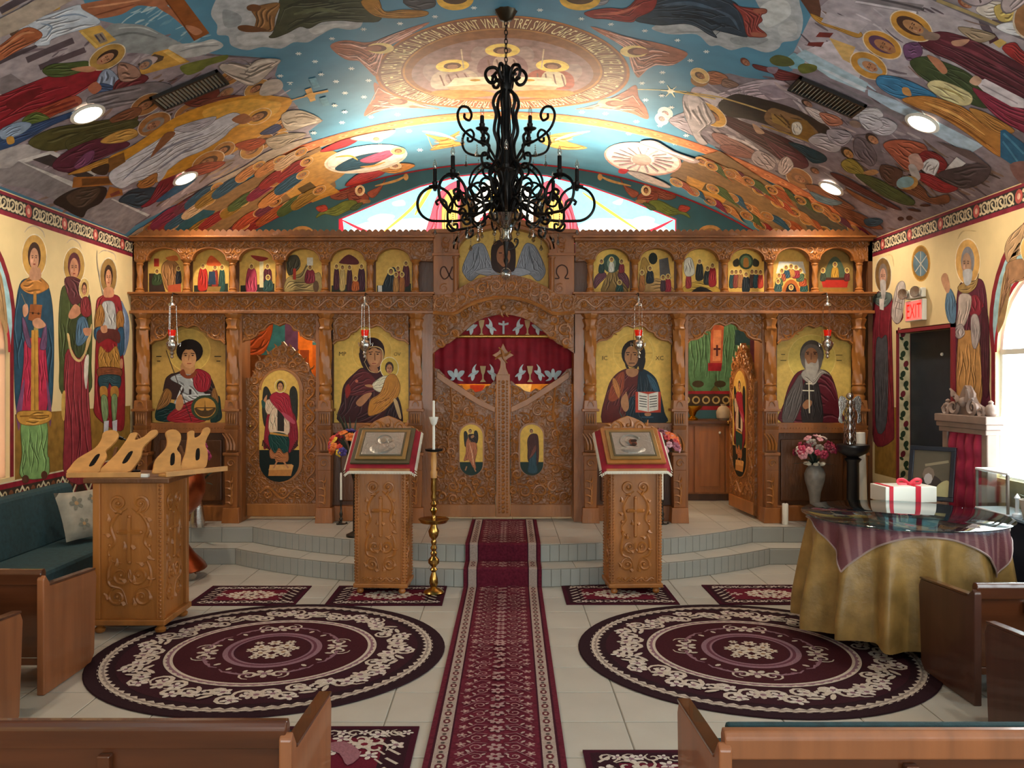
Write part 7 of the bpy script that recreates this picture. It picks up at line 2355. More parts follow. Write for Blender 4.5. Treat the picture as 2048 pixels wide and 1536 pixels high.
# ---------------------------------------------------------------- tall book lectern on the left
X0, X1, Y0, Y1 = -2.79, -2.315, 5.8, 6.26
cx, cy = (X0 + X1) / 2, (Y0 + Y1) / 2
t = thing('book_lectern', 'tall square carved oak lectern with two pale book rests on top', 'lectern', (cx, cy, 0))
hw, hd = (X1 - X0) / 2, (Y1 - Y0) / 2
MB().box(-hw + .02, hw - .02, -hd + .02, hd - .02, .09, 1.03).build('body', WOODL, t)
MB().box(-hw - .02, hw + .02, -hd - .02, hd + .02, .06, .10).build('plinth', WOODL, t, bevel=.008)
MB().box(-hw - .06, hw + .05, -hd - .03, hd + .03, 1.03, 1.065).build('top', WOODD, t, bevel=.006)
for sx in (-1, 1):
    for sy in (-1, 1):
        MB().lathe([(.018, 0), (.035, .012), (.038, .03), (.022, .045), (.032, .062)], 12, (sx * (hw - .03), sy * (hd - .03), 0)).build('foot', WOODL, t, 50)
        po = MB().box(sx * (hw - .02) - .025, sx * (hw - .02) + .025, sy * (hd - .02) - .025, sy * (hd - .02) + .025, .1, 1.03).build('corner_post', WOODL, t, bevel=.004)
        if sx > 0 and sy < 0:
            c = MB()
            for i in range(34): c.ball((hw - .02, -hd - .005, .12 + i * .027), .011, 5)
            c.build('rope_carving', WOOD, po, 60)
panel_carving('vine_carving', t, .34, .82, -hd + .02, WOODL, z0=.15)
panel_carving('vine_carving', t, .3, .82, 0, WOODL, z0=.15, fn=lambda u, w_, y: (hw - .02, u, w_))
# book rests: two leaf-shaped boards hinged over a ledge
def rest(loc, rz, lab):
    t = thing('book_rest', lab, 'book stand', loc, rz, 'wooden book rests')
    T = Matrix.Rotation(-.5, 4, 'X') @ Matrix.Diagonal((1.15, 1, 1.3, 1))
    B = ([(-163, 0), (-160, 35), (-130, 85), (-50, 145), (-24, 195), (-22, 235), (0, 253), (45, 253), (68, 225), (60, 190), (35, 155), (15, 130), (28, 95), (8, 35), (-5, 0)],
         [(3, 0), (70, 105), (115, 195), (130, 235), (170, 237), (160, 195), (210, 215), (240, 250), (275, 255), (280, 230), (240, 185), (215, 145), (215, 95), (190, 35), (150, 0)])
    for n_, pt in enumerate(B):
        pts = smooth([((x - 60) * .00108, y * .00098) for x, y in pt], 3)
        M_ = Matrix.Translation((0, .012 * n_, .02)) @ T
        MB().prism(pts, -.009, .009).move(M_).build('leaf_board', WOODP, t, bevel=.004)
        cxh, cyh = ((-.105, .07), (.085, .085))[n_]
        MB().prism(smooth([(cxh - .022, cyh - .03), (cxh + .008, cyh - .024), (cxh + .03, cyh + .035), (cxh + .004, cyh + .03)], 3), -.0097, -.0088).move(M_).build('cut_out', IRON, t)
    MB().box(-.25, .25, -.09, .0, 0, .018).build('ledge', WOODP, t, bevel=.003)
    MB().box(-.25, .25, -.095, -.08, .0, .035).build('lip', WOODP, t, bevel=.003)
    MB().prism([(.0, .0), (.17, .0), (.02, .02), (.13, .19), (.115, .19)], -.01, .01, 'x').build('strut', WOODD, t)
rest((-2.73, 5.9, 1.066), .04, 'pale wooden book rest facing the pews on the tall lectern')
rest((-2.235, 6.08, 1.066), .95, 'pale wooden book rest turned to the right on the tall lectern')
t = thing('gooseneck_lamp', 'thin black gooseneck reading lamp on the tall lectern', 'lamp', (-2.66, 6.16, 1.066))
MB().lathe([(.035, 0), (.035, .012), (.008, .02)], 12).build('base', IRON, t, 40)
MB().tube(smooth([(0, 0), (.02, .12), (-.02, .2), (-.1, .245)], 5, False) and [(x, 0, z) for x, z in smooth([(0, 0), (.02, .12), (-.02, .2), (-.1, .245)], 5, False)], .006, 6).build('neck', IRON, t, 60)
MB().tube([(-.09, 0, .24), (-.16, 0, .262)], [.012, .016], 8).build('head', IRON, t, 60)
tag(MB().box(-.04, .04, -.02, .02, 0, .022).build('small_box', WHITE, None, bevel=.003, loc=(-2.47, 5.84, 1.066)), 'small pale box on top of the tall lectern', 'box')

# ---------------------------------------------------------------- pews
def pew(xe, y, x2, label, back=.69, arm=.56, cush=False, col=PEW):
    """back board at y, seat towards +Y; free end at xe, other end at x2"""
    s = 1 if x2 > xe else -1
    t = thing('pew', label, 'pew', ((xe + x2) / 2, y, 0), 0, 'oak pews')
    ox = (xe + x2) / 2
    lo, hi = min(xe, x2) - ox, max(xe, x2) - ox
    MB().box(lo, hi, 0, .022, .2, back - .07).build('back_board', PEWD, t, bevel=.004)
    rl = MB().prism([(-.018, back - .085), (.03, back - .085), (.034, back - .02), (.022, back), (-.008, back), (-.02, back - .02)], lo, hi, 'x').build('top_rail', PEWD if not cush else PEW, t, bevel=.006)
    MB().box(lo, hi, -.008, 0, .16, .2).build('lower_rail', PEWD, t, bevel=.004)
    MB().box(lo, hi, .03, .5, .36, .40).build('seat', PEW, t, bevel=.006)
    MB().box(lo + .02, hi - .02, .04, .52, .40, .45).build('seat_cushion', TEAL, t, bevel=.015)
    MB().box(lo + .02, hi - .02, .034, .07, .45, back - .0 if cush else back - .03).build('back_cushion', TEAL, t, bevel=.012)
    for e in (xe, x2):
        x = e - ox
        pr = [(-.03, 0), (.5, 0), (.55, .05), (.58, arm - .04), (.56, arm), (.3, arm + .015), (.05, arm + .03), (-.01, back - .03), (-.03, back - .05)]
        MB().prism(pr, x - .02, x + .02, 'x').build('end_panel', col, t, bevel=.006)
        MB().prism([(.03, arm + .032), (.3, arm + .017), (.56, arm + .002), (.56, arm + .014), (.3, arm + .03), (.03, arm + .045)], x - .024, x + .024, 'x').build('arm_cap', PEWD, t, bevel=.003)
    for q in (.25, .75):
        MB().box(lo + (hi - lo) * q - .02, lo + (hi - lo) * q + .02, -.03, 0, back - .16, back - .1).build('book_rack_bracket', PEWD, t, bevel=.004)
    return t
pew(-.665, 2.63, -2.9, 'dark oak pew in the bottom left foreground, seen from behind')
pew(.665, 2.56, 2.9, 'oak pew with teal cushioned back in the bottom right foreground', cush=True)
pew(-2.54, 4.70, -3.62, 'short oak pew by the left wall, behind the tall lectern')
pew(-2.45, 3.73, -3.62, 'short oak pew at the left edge, one row nearer than its twin')
PEWN = mat('pew_shaded_end', '4c2c22', .35, noise=.2, nscale=5, stretch=(3, 3, .3), coat=.2)  # pew veneer darkened to paint in the shade of the backlit right pews
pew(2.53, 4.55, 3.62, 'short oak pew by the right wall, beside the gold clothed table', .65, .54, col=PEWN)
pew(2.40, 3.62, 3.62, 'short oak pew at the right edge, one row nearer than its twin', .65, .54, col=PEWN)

# ---------------------------------------------------------------- upholstered bench along the left wall, pillow
t = thing('upholstered_bench', 'long teal upholstered bench along the left wall', 'bench', (-3.3, 6.35, 0), 0)
MB().box(-.38, .22, -.95, .7, .05, .32).build('base', PEWD, t, bevel=.01)
MB().box(-.3, .26, -.97, .72, .32, .46).build('seat_cushion', TEAL, t, bevel=.03)
MB().prism([(-.39, .44), (-.2, .44), (-.28, .88), (-.39, .88)], -.97, .72, 'y').build('back_cushion', TEAL, t, bevel=.03)
MB().box(-.36, .28, -1.03, -.97, .0, .52).build('end_panel', PEW, t, bevel=.01)
MB().box(-.36, .28, .72, .78, .0, .52).build('end_panel', PEW, t, bevel=.01)
def cushion(w, h, th):
    mb = MB(); n = 10
    for sg in (-1, 1):
        for i in range(n + 1):
            for j in range(n + 1):
                u, v = i / n * 2 - 1, j / n * 2 - 1
                b = (max(0, 1 - u ** 4) * max(0, 1 - v ** 4)) ** .5
                pin = 1 - .06 * (1 - abs(u) ** 2) * (abs(v) > .99) - .06 * (1 - abs(v) ** 2) * (abs(u) > .99)
                mb.v.append((u * w / 2 * pin, sg * th / 2 * b, v * h / 2 * pin))
    m = (n + 1) ** 2
    for k in (0, 1):
        mb.f += [tuple(k * m + q for q in (i * (n + 1) + j, (i + 1) * (n + 1) + j, (i + 1) * (n + 1) + j + 1, i * (n + 1) + j + 1)) for i in range(n) for j in range(n)]
    return mb
t = thing('throw_pillow', 'square grey beige floral throw pillow leaning on the teal bench', 'pillow', (-3.31, 6.72, .47), 1.05)
pm = Matrix.Translation((0, 0, .2)) @ Matrix.Rotation(-.42, 4, 'X')
cushion(.4, .4, .13).move(pm).build('cover', mat('pillow_linen', '8f8878', .9, noise=.2, nscale=12), t, 60)
p = Paint(Plane('raw', 0), cell=.02); p.base = 2
for x, y, r in ((-.08, .08, .06), (.06, .1, .04), (.08, -.05, .06), (-.06, -.09, .05)): flower(p, x, y, r, '6c6a5c', '9c7c54', 5, x * 9)
p.v = [tuple(pm @ Vector((v[0], -.066 - v[2], v[1]))) for v in p.v]
p.build('printed_flower', PRINT, t)['kind'] = 'stuff'

# ---------------------------------------------------------------- copper font
t = thing('copper_font', 'egg shaped copper font on a bell foot with castors behind the tall lectern', 'font', (-2.87, 7.45, 0))
MB().lathe([(.26, .07), (.27, .08), (.25, .12), (.17, .2), (.1, .3), (.07, .36)], 28).build('foot', COPPER, t, 40)
MB().lathe([(.07, .36), (.075, .4), (.05, .44), (.06, .48), (.05, .52)], 20).build('stem', SILVER, t, 40)
MB().lathe([(.05, .52), (.13, .55), (.21, .63), (.25, .74), (.255, .82), (.24, .9), (.22, .93)], 28).build('bowl', COPPER, t, 40)
MB().lathe([(.225, .93), (.22, .98), (.15, 1.06), (.05, 1.1), (.03, 1.13), (.04, 1.16), (.004, 1.19)], 28).build('lid', mat('dark_copper', '4a2a1e', .4, .8), t, 40)
for k in range(3):
    a = k * 2.094 - .5
    MB().lathe([(.003, -.015), (.034, -.015), (.034, .015), (.003, .015)], 14).move(Matrix.Translation((.22 * math.cos(a), .22 * math.sin(a), .035)) @ Matrix.Rotation(PI / 2, 4, 'X')).build('castor', SILVER, t, 40)
    MB().box(-.012, .012, -.02, .02, .03, .09).move(Matrix.Translation((.22 * math.cos(a), .22 * math.sin(a), 0))).build('castor_fork', SILVER, t)
# ---------------------------------------------------------------- round table with cloths and glass top
TC = Vector((2.73, 5.78, .0095)); TZ = .81; TR = .60
t = thing('round_table', 'round table with dark legs hidden under a gold cloth', 'table', TC)
MB().lathe([(.004, TZ - .05), (TR - .02, TZ - .05), (TR - .01, TZ - .035), (TR - .01, TZ - .02), (.004, TZ - .02)], 48).build('top', WOODD, t, 40)
MB().lathe([(.05, .06), (.06, .12), (.04, .3), (.07, .5), (.05, TZ - .05)], 16).build('pedestal', WOODD, t, 40)
for k in range(4):
    a = k * PI / 2 + .35
    MB().tube([(0, 0, .2), (.2 * math.cos(a), .2 * math.sin(a), .16), (.42 * math.cos(a), .42 * math.sin(a), .045), (.47 * math.cos(a), .47 * math.sin(a), .04)], [.035, .03, .025, .035], 8).build('foot', WOODD, t, 60)
NA = 220
def cl_r(a, f):
    return TR + f * ((.045 + .075 * math.sin(a * 14 + .6 * math.sin(a * 3)) + .02 * math.sin(a * 29 + 1)) * .92)
mb = MB(); rows = 14
mb.v.append((0, 0, TZ - .018))
for r in (.3, .55):
    mb.v += [(r * TR / .6 * math.cos(2 * PI * k / NA), r * TR / .6 * math.sin(2 * PI * k / NA), TZ - .018) for k in range(NA)]
for i in range(rows + 1):
    f = i / rows
    for k in range(NA):
        a = 2 * PI * k / NA
        r = cl_r(a, min(1, f * 1.2) ** .8) + .02 * f
        z = TZ - .018 - (TZ - .018 - .07) * f + .012 * math.sin(a * 7) * f
        mb.v.append((r * math.cos(a), r * math.sin(a), z))
mb.f = [(0, 1 + k, 1 + (k + 1) % NA) for k in range(NA)] + [(1 + i * NA + k, 1 + (i + 1) * NA + k, 1 + (i + 1) * NA + (k + 1) % NA, 1 + i * NA + (k + 1) % NA) for i in range(rows + 2) for k in range(NA)]
o = mb.build('gold_tablecloth', GOLDCLOTH, None, 80, loc=TC)
tag(o, 'floor length gold damask cloth on the round table', 'tablecloth')
# mauve square overlay, corners hanging
MAUVE = mat('mauve_brocade', '7a3444', .45, noise=.3, nscale=5, bump=.3, bscale=25, stretch=(1, 6, 6))
_nt = MAUVE.node_tree; _w = _nt.nodes.new('ShaderNodeTexWave'); _w.inputs['Scale'].default_value = 5; _w.inputs['Distortion'].default_value = 1.5
_r = _nt.nodes.new('ShaderNodeValToRGB'); _r.color_ramp.elements[0].position = .55; _r.color_ramp.elements[1].position = .95
_r.color_ramp.elements[0].color = hx('6a3a42'); _r.color_ramp.elements[1].color = hx('8c6464')
_nt.links.new(_nt.nodes['Texture Coordinate'].outputs['Object'], _w.inputs[0]); _nt.links.new(_w.outputs['Fac'], _r.inputs[0]); _nt.links.new(_r.outputs[0], _nt.nodes['Principled BSDF'].inputs['Base Color'])
mb = MB(); n = 44; sz = .635
rot = math.radians(-12)
for i in range(n + 1):
    for j in range(n + 1):
        u, v = (i / n * 2 - 1) * sz, (j / n * 2 - 1) * sz
        r = math.hypot(u, v); a = math.atan2(v, u) + rot
        if r <= TR + .004: x, y, z = r * math.cos(a), r * math.sin(a), TZ - .012
        else:
            d = r - TR - .004; f = d / (TZ - .09)
            rr = max(cl_r(a, min(1, f * 1.2) ** .8), cl_r(a + .03, min(1, f * 1.2) ** .8), cl_r(a - .03, min(1, f * 1.2) ** .8)) + .02 * f + .012
            x, y, z = rr * math.cos(a), rr * math.sin(a), TZ - .012 - d
        mb.v.append((x, y, z))
mb.f = [(i * (n + 1) + j, (i + 1) * (n + 1) + j, (i + 1) * (n + 1) + j + 1, i * (n + 1) + j + 1) for i in range(n) for j in range(n)]
t = thing('overlay_cloth', 'mauve striped square cloth with pointed corners over the gold tablecloth', 'tablecloth', TC)
mb.build('fabric', MAUVE, t, 80)
ed = [i * (n + 1) for i in range(n + 1)] + [n * (n + 1) + j for j in range(1, n + 1)] + [i * (n + 1) + n for i in range(n - 1, -1, -1)] + [j for j in range(n - 1, -1, -1)]
MB().tube([mb.v[i] for i in ed], .006, 5).build('braid', mat('silver_braid', 'a48c84', .5), t, 60)
tag(MB().lathe([(.002, 0), (.655, 0), (.66, .004), (.66, .008), (.655, .011), (.002, .011)], 64).build('glass_top', GLASST, None, 40, loc=TC + Vector((0, 0, TZ - .008))), 'round clear glass top with bluish edge on the round table', 'glass top')
p = None
# ---------------------------------------------------------------- side counter and the things on it
CT = .80
t = thing('side_counter', 'narrow counter draped in navy cloth under the right window', 'counter', (3.57, 5.6, 0))
NAVY = mat('navy_cloth', '1a1f30', .8, noise=.2)
MB().box(-.1, .12, -.42, .6, .03, CT - .02).build('draped_body', NAVY, t, bevel=.02)
MB().box(-.12, .125, -.43, .62, CT - .02, CT).build('top', mat('blue_grey_top', '6f8494', .12, noise=.1), t, bevel=.004)
t = thing('side_table', 'small dark table behind the round table, holding a white box', 'side table', (3.19, 6.585, 0))
MB().box(-.22, .16, -.15, .16, CT - .03, CT).build('top', WOODD, t, bevel=.004)
for sx in (-1, .75):
    for sy in (-1, 1): MB().box(sx * .19 - .018, sx * .19 + .018, sy * .13 - .018, sy * .13 + .018, 0, CT - .03).build('leg', WOODD, t)
t = thing('gift_box', 'white cardboard box tied with a red ribbon bow', 'gift box', (3.09, 6.56, CT + .001), .06)
MB().box(-.2, .2, -.12, .12, 0, .12).build('carton', WHITE, t, bevel=.004)
RB = mat('red_ribbon', 'c01830', .4)
MB().box(.035, .075, -.123, .123, -.0, .124).build('ribbon', RB, t); MB().box(-.17, -.14, -.1225, .1225, .0, .1235).build('ribbon', RB, t)
for sg in (-1, 1):
    MB().tube([(.05 + sg * x, 0, .125 + z) for x, z in smooth([(0, 0), (.05, .035), (.09, .03), (.08, .005), (.02, .004)], 4, False)], .014, 6, .35).build('bow_loop', RB, t, 60)
t = thing('framed_portrait', 'dark framed portrait leaning against the carved throne', 'picture', (3.30, 6.58, CT + .001), -.8)
M = Matrix.Rotation(-.2, 4, 'X')
FB = mat('navy_frame', '141a24', .3, coat=.4)
for nm, b in (('frame_rail', (-.17, .17, 0, .03, 0, .035)), ('frame_rail', (-.17, .17, 0, .03, .385, .42)), ('frame_stile', (-.17, -.135, 0, .03, .035, .385)), ('frame_stile', (.135, .17, 0, .03, .035, .385))):
    MB().box(*b).move(M).build(nm, FB, t, bevel=.004)
MB().box(-.136, .136, .012, .02, .034, .386).move(M).build('print_board', mat('sepia_print', '5c5040', .5, noise=.3, nscale=9), t)
p = Paint(Plane('raw', 0), cell=.02); p.base = 1
p.poly([(-.134, .036), (.134, .036), (.134, .384), (-.134, .384)], '4c4436')
p.poly(smooth([(-.1, .04), (-.08, .15), (0, .2), (.08, .15), (.12, .04)]), '2c2420'); p.poly(smooth([(.02, .04), (.06, .13), (.13, .16), (.134, .04)]), 'a09468')
p.ell(-.02, .2, .045, .06, 0, '6a5a4c'); p.ell(-.02, .165, .032, .045, 0, '98908c'); p.line([(-.05, .27), (.12, .31)], .02, '7c7058')
p.v = [tuple(M @ Vector((v[0], .0115 - v[2], v[1]))) for v in p.v]
p.build('portrait_print', PRINT, t)
t = thing('display_case', 'clear glass display case with white lid standing by the bright window', 'display case', (3.565, 6.0, CT + .001))
WH_ = mat('white_lacquer', 'e8ecf0', .25); BL = mat('case_edge', '6c6258', .4)
MB().box(-.12, .12, -.2, .2, .28, .295).build('lid', WH_, t, bevel=.004)
MB().box(-.12, .12, -.2, .2, 0, .012).build('base', WH_, t, bevel=.003)
for sx in (-1, 1):
    for sy in (-1, 1): MB().box(sx * .11 - .007, sx * .11 + .007, sy * .19 - .007, sy * .19 + .007, .012, .28).build('edge_post', BL, t)
for sx in (-1, 1): MB().box(sx * .11 - .002, sx * .11 + .002, -.183, .183, .012, .28).build('glass_side', GLASS, t)
for sy in (-1, 1): MB().box(-.103, .103, sy * .19 - .002, sy * .19 + .002, .012, .28).build('glass_side', GLASS, t)
tag(MB().lathe([(.03, 0), (.03, .02), (.012, .03), (.012, .12), (.02, .13), (.002, .16)], 12).build('figurine', WH_, None, 40, loc=(3.5, 5.78, CT + .001)), 'small white figurine beside the display case', 'figurine')
LEAF = mat('leaf_green', '3c5c34', .6, noise=.3); LEAFD = mat('leaf_dark', '1f3024', .6, noise=.3)
t = thing('potted_plant', 'small green plant in a beige pot at the right edge', 'plant', (3.54, 5.68, CT + .001))
MB().lathe([(.05, 0), (.055, .01), (.075, .12), (.078, .13), (.068, .13), (.06, .1)], 18).build('pot', mat('beige_pot', 'b8a898', .7, noise=.15), t, 40)
def leafm(l, w, bend=.3):
    mb = MB()
    for i in range(6):
        f = i / 5; ww = w * math.sin(PI * min(1, f * .95 + .05)); y = l * f; z = bend * l * f * f
        mb.v += [(-ww, y, -z), (0, y, -z + .1 * ww), (ww, y, -z)]
    mb.f = [(3 * i + a, 3 * i + a + 1, 3 * i + a + 4, 3 * i + a + 3) for i in range(5) for a in (0, 1)]
    return mb
lf = None
for k in range(14):
    o = leafm(.085, .016).build('leaf', LEAF, t, 60) if lf is None else dup(lf)
    lf = lf or o
    o.location = (0, 0, .12); o.rotation_euler = (.5 + RN.uniform(0, .7), 0, k * .9)

# ---------------------------------------------------------------- throne
t = thing('carved_throne', 'carved wooden throne with red tufted back beside the right window', 'throne', (3.58, 6.6, 0), -1.5)
GW = mat('greyed_wood', '8a7468', .45, noise=.2)
for sx in (-1, 1):
    MB().box(sx * .25 - .035, sx * .25 + .035, .0, .08, 0, 1.36).build('post', GW, t, bevel=.008)
    MB().lathe([(.03, 1.46), (.045, 1.48), (.05, 1.505), (.03, 1.54), (.015, 1.55), (.02, 1.565), (.004, 1.58)], 12, (sx * .27, .04, 0)).build('finial', GW, t, 50)
    MB().box(sx * .25 - .03, sx * .25 + .03, -.2, -.15, 0, .68).build('front_leg', GW, t, bevel=.008)
    MB().box(sx * .25 - .035, sx * .25 + .035, -.2, .02, .68, .72).build('armrest', GW, t, bevel=.01)
MB().box(-.32, .32, -.03, .11, 1.36, 1.40).box(-.3, .3, -.02, .10, 1.32, 1.36).box(-.33, .33, -.04, .12, 1.40, 1.46).build('head_rail', GW, t, bevel=.006)
c = Carve(.0)
for sg in (-1, 1):
    c.stroke(spiral((sg * .12, 1.52), .07, PI / 2, 1.4, sg, 18), .016); c.stroke(spiral((sg * .22, 1.49), .045, PI / 2, 1.4, -sg, 16), .014)
    c.leaf(sg * .05, 1.56, PI / 2 - sg * .4, .1, .02); c.leaf(sg * .12, 1.6, PI / 2 - sg * .2, .08, .018)
c.knob(0, 1.56, .04)
c.mb.build('crest_carving', GW, t, 60)
MB().prism(smooth([(-.2, 1.46), (-.18, 1.52), (-.1, 1.56), (-.05, 1.64), (0, 1.69), (.05, 1.64), (.1, 1.56), (.18, 1.52), (.2, 1.46)], 3), .01, .06).build('crest', GW, t, bevel=.006)
VEL = mat('crimson_velvet', '9a1c3c', .75, noise=.25, nscale=8)
mb = MB(); n = 24
for i in range(n + 1):
    for j in range(n + 1):
        u, v = i / n, j / n
        mb.v.append((-.215 + .43 * u, .02 - .04 * abs(math.sin(u * PI * 4)) * (.5 + .5 * abs(math.sin(v * PI * 4))), .5 + .82 * v))
mb.f = [(i * (n + 1) + j, (i + 1) * (n + 1) + j, (i + 1) * (n + 1) + j + 1, i * (n + 1) + j + 1) for i in range(n) for j in range(n)]
mb.build('tufted_back', VEL, t, 80)
MB().box(-.22, .22, .025, .06, .4, 1.33).build('back_panel', GW, t)
MB().box(-.26, .26, -.18, .03, .36, .42).build('seat_frame', GW, t, bevel=.006)
MB().box(-.24, .24, -.17, .0, .42, .5).build('seat_cushion', VEL, t, bevel=.03)

# ---------------------------------------------------------------- exit sign with emergency lamps
t = thing('exit_sign', 'lit red exit sign with white emergency lamps on the right wall', 'exit sign', (XR, 7.56, 2.3))
def ez(py): return H - (py - 755) / F * 7.56 - 2.3
MB().box(-.045, -.004, -.16, .16, ez(642), ez(600)).build('housing', WHITE, t, bevel=.006)
p = Paint(Plane('raw', 0), cell=.02); p.base = 1
p.poly([(-.15, ez(640)), (.15, ez(640)), (.15, ez(602)), (-.15, ez(602))], 'c8645c')
V, T, W = glyphs('EXIT')
p.tris([(-.135 + q[0] / W * .27, ez(636) + q[1] / .72 * (ez(606) - ez(636))) for q in V], T, 'ff1c10')
p.v = [(-.0455 - v[2], -v[0], v[1]) for v in p.v]
p.build('lit_panel', paint_mat('exit_panel_light', .4, emit=1.0, noise=0), t)
MB().box(-.05, -.004, -.15, .15, ez(597), ez(578)).build('lamp_housing', WHITE, t, bevel=.01)
for sy in (-.1, .13):
    MB().lathe([(.025, 0), (.045, .02), (.05, .05), (.046, .055), (.002, .05)], 16).move(Matrix.Translation((-.05, sy, ez(586))) @ Matrix.Rotation(-PI / 2, 4, 'Y') @ Matrix.Rotation(.5, 4, 'X')).build('emergency_lamp', SILVER, t, 40)

# ---------------------------------------------------------------- things on the dais, right side
t = thing('flower_vase', 'tall grey urn vase with red and pink flowers by the hooded monk icon', 'vase', (3.06, 8.33, ZD))
vk = 8.33 / F
MB().lathe([(.07, 0), (.075, .01), (.05, .05), (.045, .2), (.06, .32), (.095, .44), (.10, .5), (.08, .55), (.06, .575), (.07, .59), (.06, .59), (.05, .56)], 24).build('urn', mat('grey_urn', '7c756c', .45, noise=.25, nscale=14), t, 40)
def bouquet(par, c, n, R, cols, leaves=10, ll=.22, z0=0, up=.6):
    fl = {}; lf = None
    for k in range(leaves):
        if lf is None: o = lf = leafm(ll, .016, .35).build('leaf', LEAFD, par, 60)
        else: o = dup(lf)
        o.location = (c[0], c[1], z0); o.rotation_euler = (RN.uniform(.3, 1.35), 0, RN.uniform(0, 6.28))
    for k in range(n):
        col = cols[k % len(cols)]
        if col not in fl:
            m = MB()
            for a in range(6):
                an = a * PI / 3
                m.ball((.021 * math.cos(an), .021 * math.sin(an), .004 * (a % 2)), .017, 6, .5)
            m.ball((0, 0, .008), .012, 6)
            o = fl[col] = m.build('flower', mat('petal_' + col, col, .6, noise=.2, nscale=40), par, 60)
        else: o = dup(fl[col])
        th = RN.uniform(0, 6.28); ph = RN.uniform(0, 1) ** .6 * 1.7
        d = Vector((math.sin(ph) * math.cos(th), math.sin(ph) * math.sin(th), math.cos(ph)))
        o.location = Vector(c) + Vector((d.x * R, d.y * R, d.z * R * up)); o.rotation_euler = (ph * math.sin(th) * -1, ph * math.cos(th), 0)
        s = RN.uniform(.8, 1.5); o.scale = (s, s, s)
bouquet(t, (0, 0, .7), 34, .19, ['8a1c38', 'a82c48', '6a1428', 'c8888c', 'd8c8b8'], 14, .24, .58, .9)
for k in range(7):
    o = MB().ball((.08 * math.cos(k * .9), .08 * math.sin(k * .9), .6), .03, 7, .6).build('pale_bloom', mat('cream_petal', 'd8d0b8', .6), t, 60)
BLK = mat('dark_stone', '1c1a1c', .3)
t = thing('pedestal_stand', 'dark pedestal with a dish shaped top near the right wall', 'pedestal', (3.36, 8.15, ZS if False else ZS))
pz = lambda py: H - (py - 755) / F * 8.15 - ZS
MB().lathe([(.15, 0), (.15, .03), (.08, .06), (.06, .12), (.055, pz(925)), (.08, pz(918)), (.05, pz(914)), (.13, pz(905)), (.155, pz(893)), (.15, pz(889)), (.004, pz(890))], 24).build('column', BLK, t, 40)
t = thing('crystal_angel', 'sparkling silver lattice column with angel wings on the dark pedestal', 'ornament', (3.33, 8.15, ZS + pz(888)))
mb = MB(); hh = .42; m2 = 8
for k in range(m2):
    for dr in (-1, 1):
        mb.tube([((.055 - .012 * f) * math.cos(2 * PI * k / m2 + dr * f * 4), (.055 - .012 * f) * math.sin(2 * PI * k / m2 + dr * f * 4), hh * f) for f in [i / 14 for i in range(15)]], .0045, 4)
mb.build('lattice', SILVER, t, 60)
MB().lathe([(.04, 0), (.03, .2), (.028, .42)], 10).build('core', CRYSTAL, t, 40)
MB().ball((0, 0, .46), .035, 10).build('head', SILVER, t, 60)
for sg in (-1, 1):
    MB().prism(smooth([(sg * .02, .4), (sg * .05, .45), (sg * .09, .46), (sg * .11, .4), (sg * .1, .3), (sg * .11, .22), (sg * .07, .2), (sg * .075, .28), (sg * .05, .34)], 3), -.008, .008).build('wing', SILVER, t, bevel=.003)
o = MB().lathe([(.052, 0), (.052, .9), (.045, .905), (.012, .9), (.002, .91)], 20).build('pillar_candle', WAX, None, 50, loc=(3.54, 8.36, ZD)); o.rotation_euler = (0, -.03, 0)
tag(o, 'very tall thick white pillar candle leaning by the right wall', 'candle')
t = thing('short_candle', 'short white candle standing on the dais left of the grey urn', 'candle', (2.78, 8.36, ZD))
MB().lathe([(.03, 0), (.03, .2), (.025, .205), (.002, .2)], 16).build('wax', WAX, t, 50); MB().tube([(0, 0, .2), (.002, 0, .22)], .003, 5).build('wick', IRON, t)
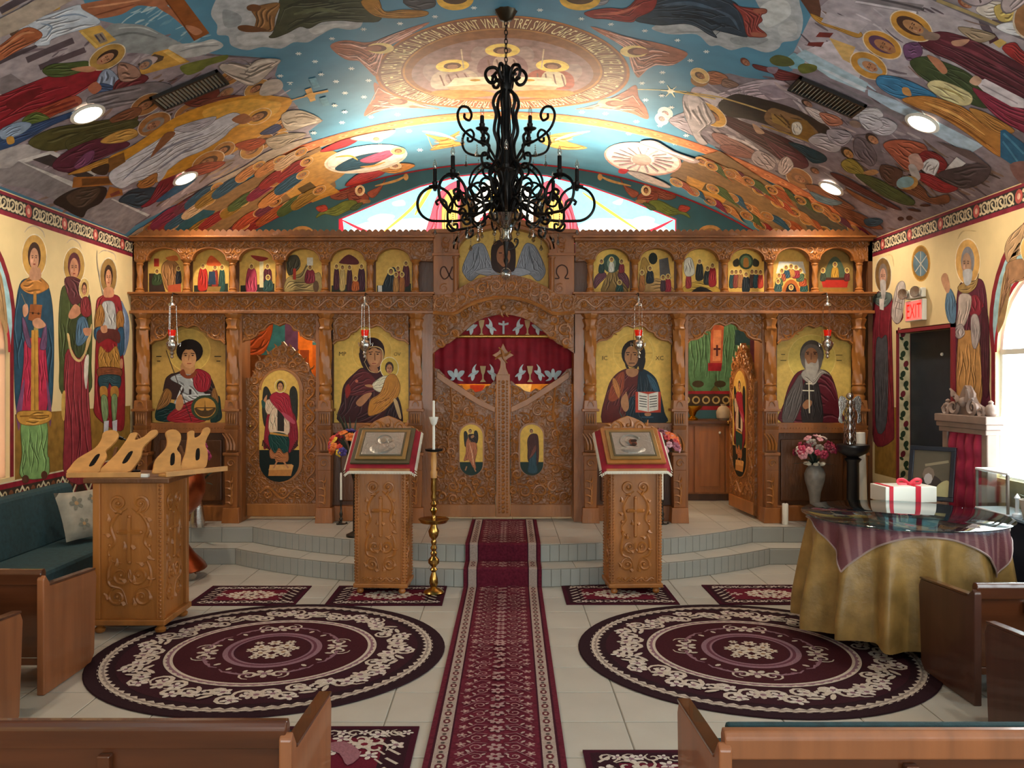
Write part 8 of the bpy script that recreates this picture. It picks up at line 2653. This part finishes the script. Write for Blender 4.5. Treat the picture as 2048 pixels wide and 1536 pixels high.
# bouquets behind the icon stands
for X, Y, lab, cols, dx in ((-1.33, 7.72, 'multicoloured bouquet with palm leaves behind the left icon stand', ['c83820', 'd87028', '4c3c80', 'd8b030', 'a82030', 'c04868'], -.06),
                            (1.30, 7.72, 'dusky red bouquet with palm leaves behind the right icon stand', ['a82c30', '8a4a58', 'c86028', 'b88a90'], .12)):
    t = thing('flower_stand', lab, 'flowers', (X, Y, ZD), group='bouquets behind the icon stands')
    MB().lathe([(.09, 0), (.09, .02), (.03, .05), (.025, .5), (.05, .58), (.08, .7), (.085, .76), (.075, .76)], 18).build('stand', BRASS if X > 0 else sv, t, 40)
    bouquet(t, (dx, -.05, .8), 40, .17, cols, 8, .22, .75, .95)
    for k in range(9):
        o = leafm(.42, .012, .25).build('palm_leaf', LEAFD, t, 60) if k == 0 else dup(o)
        o.location = (-.05 if X < 0 else -.12, .05, .74); o.rotation_euler = (1.1 + .06 * k, 0, (.2 if X > 0 else .9) + k * .25 - .9)
t = thing('orchid_spray', 'pink and silver flower spray below the soldier saint icon', 'flowers', (-2.95, 8.22, ZD))
MB().lathe([(.06, 0), (.07, .05), (.04, .3), (.05, .42), (.04, .42)], 14).build('vase', SILVER, t, 40)
bouquet(t, (.02, 0, .68), 14, .08, ['b84878', 'c86890'], 6, .3, .4, 2.2)
# ---------------------------------------------------------------- altar room cupboard seen through the open door
t = thing('altar_cupboard', 'panelled wooden cupboard in the altar room behind the open door', 'cupboard', (2.6, 10.15, ZD))
CBW = mat('cupboard_oak', 'a0602c', .4, noise=.2, nscale=6, stretch=(3, 3, .4))
MB().box(-.75, .75, -.2, .25, .08, .9).build('body', CBW, t, bevel=.004)
MB().box(-.78, .78, -.24, .27, .9, .94).build('worktop', WOODD, t, bevel=.005)
MB().box(-.73, .73, -.16, .2, 0, .08).build('toe_kick', WOODD, t)
for k in range(4):
    x = -.72 + k * .365
    d = MB().box(x, x + .35, -.22, -.2, .1, .88).build('door', CBW, t, bevel=.004)
    MB().box(x + .06, x + .29, -.228, -.218, .17, .81).build('raised_panel', CBW, d, bevel=.012)
    MB().ball((x + (.06 if k % 2 == 0 else .29), -.235, .8), .016, 8).build('knob', WHITE, d, 60)
zt = ZD + .941
o = MB().lathe([(.06, 0), (.065, .02), (.03, .05), (.05, .1), (.1, .14), (.12, .17), (.11, .17), (.02, .12)], 20).build('gold_bowl', mat('polished_gold', 'd8a83c', .2, 1.), None, 40, loc=(2.24, 10.02, zt))
tag(o, 'polished gold footed bowl on the altar cupboard', 'bowl')
o = MB().lathe([(.05, 0), (.08, .03), (.085, .1), (.06, .15), (.03, .17), (.035, .19), (.025, .19)], 20).build('clay_jar', mat('pale_clay', 'a89478', .6, noise=.2), None, 40, loc=(2.6, 10.0, zt))
tag(o, 'round pale clay jar on the altar cupboard', 'jar')
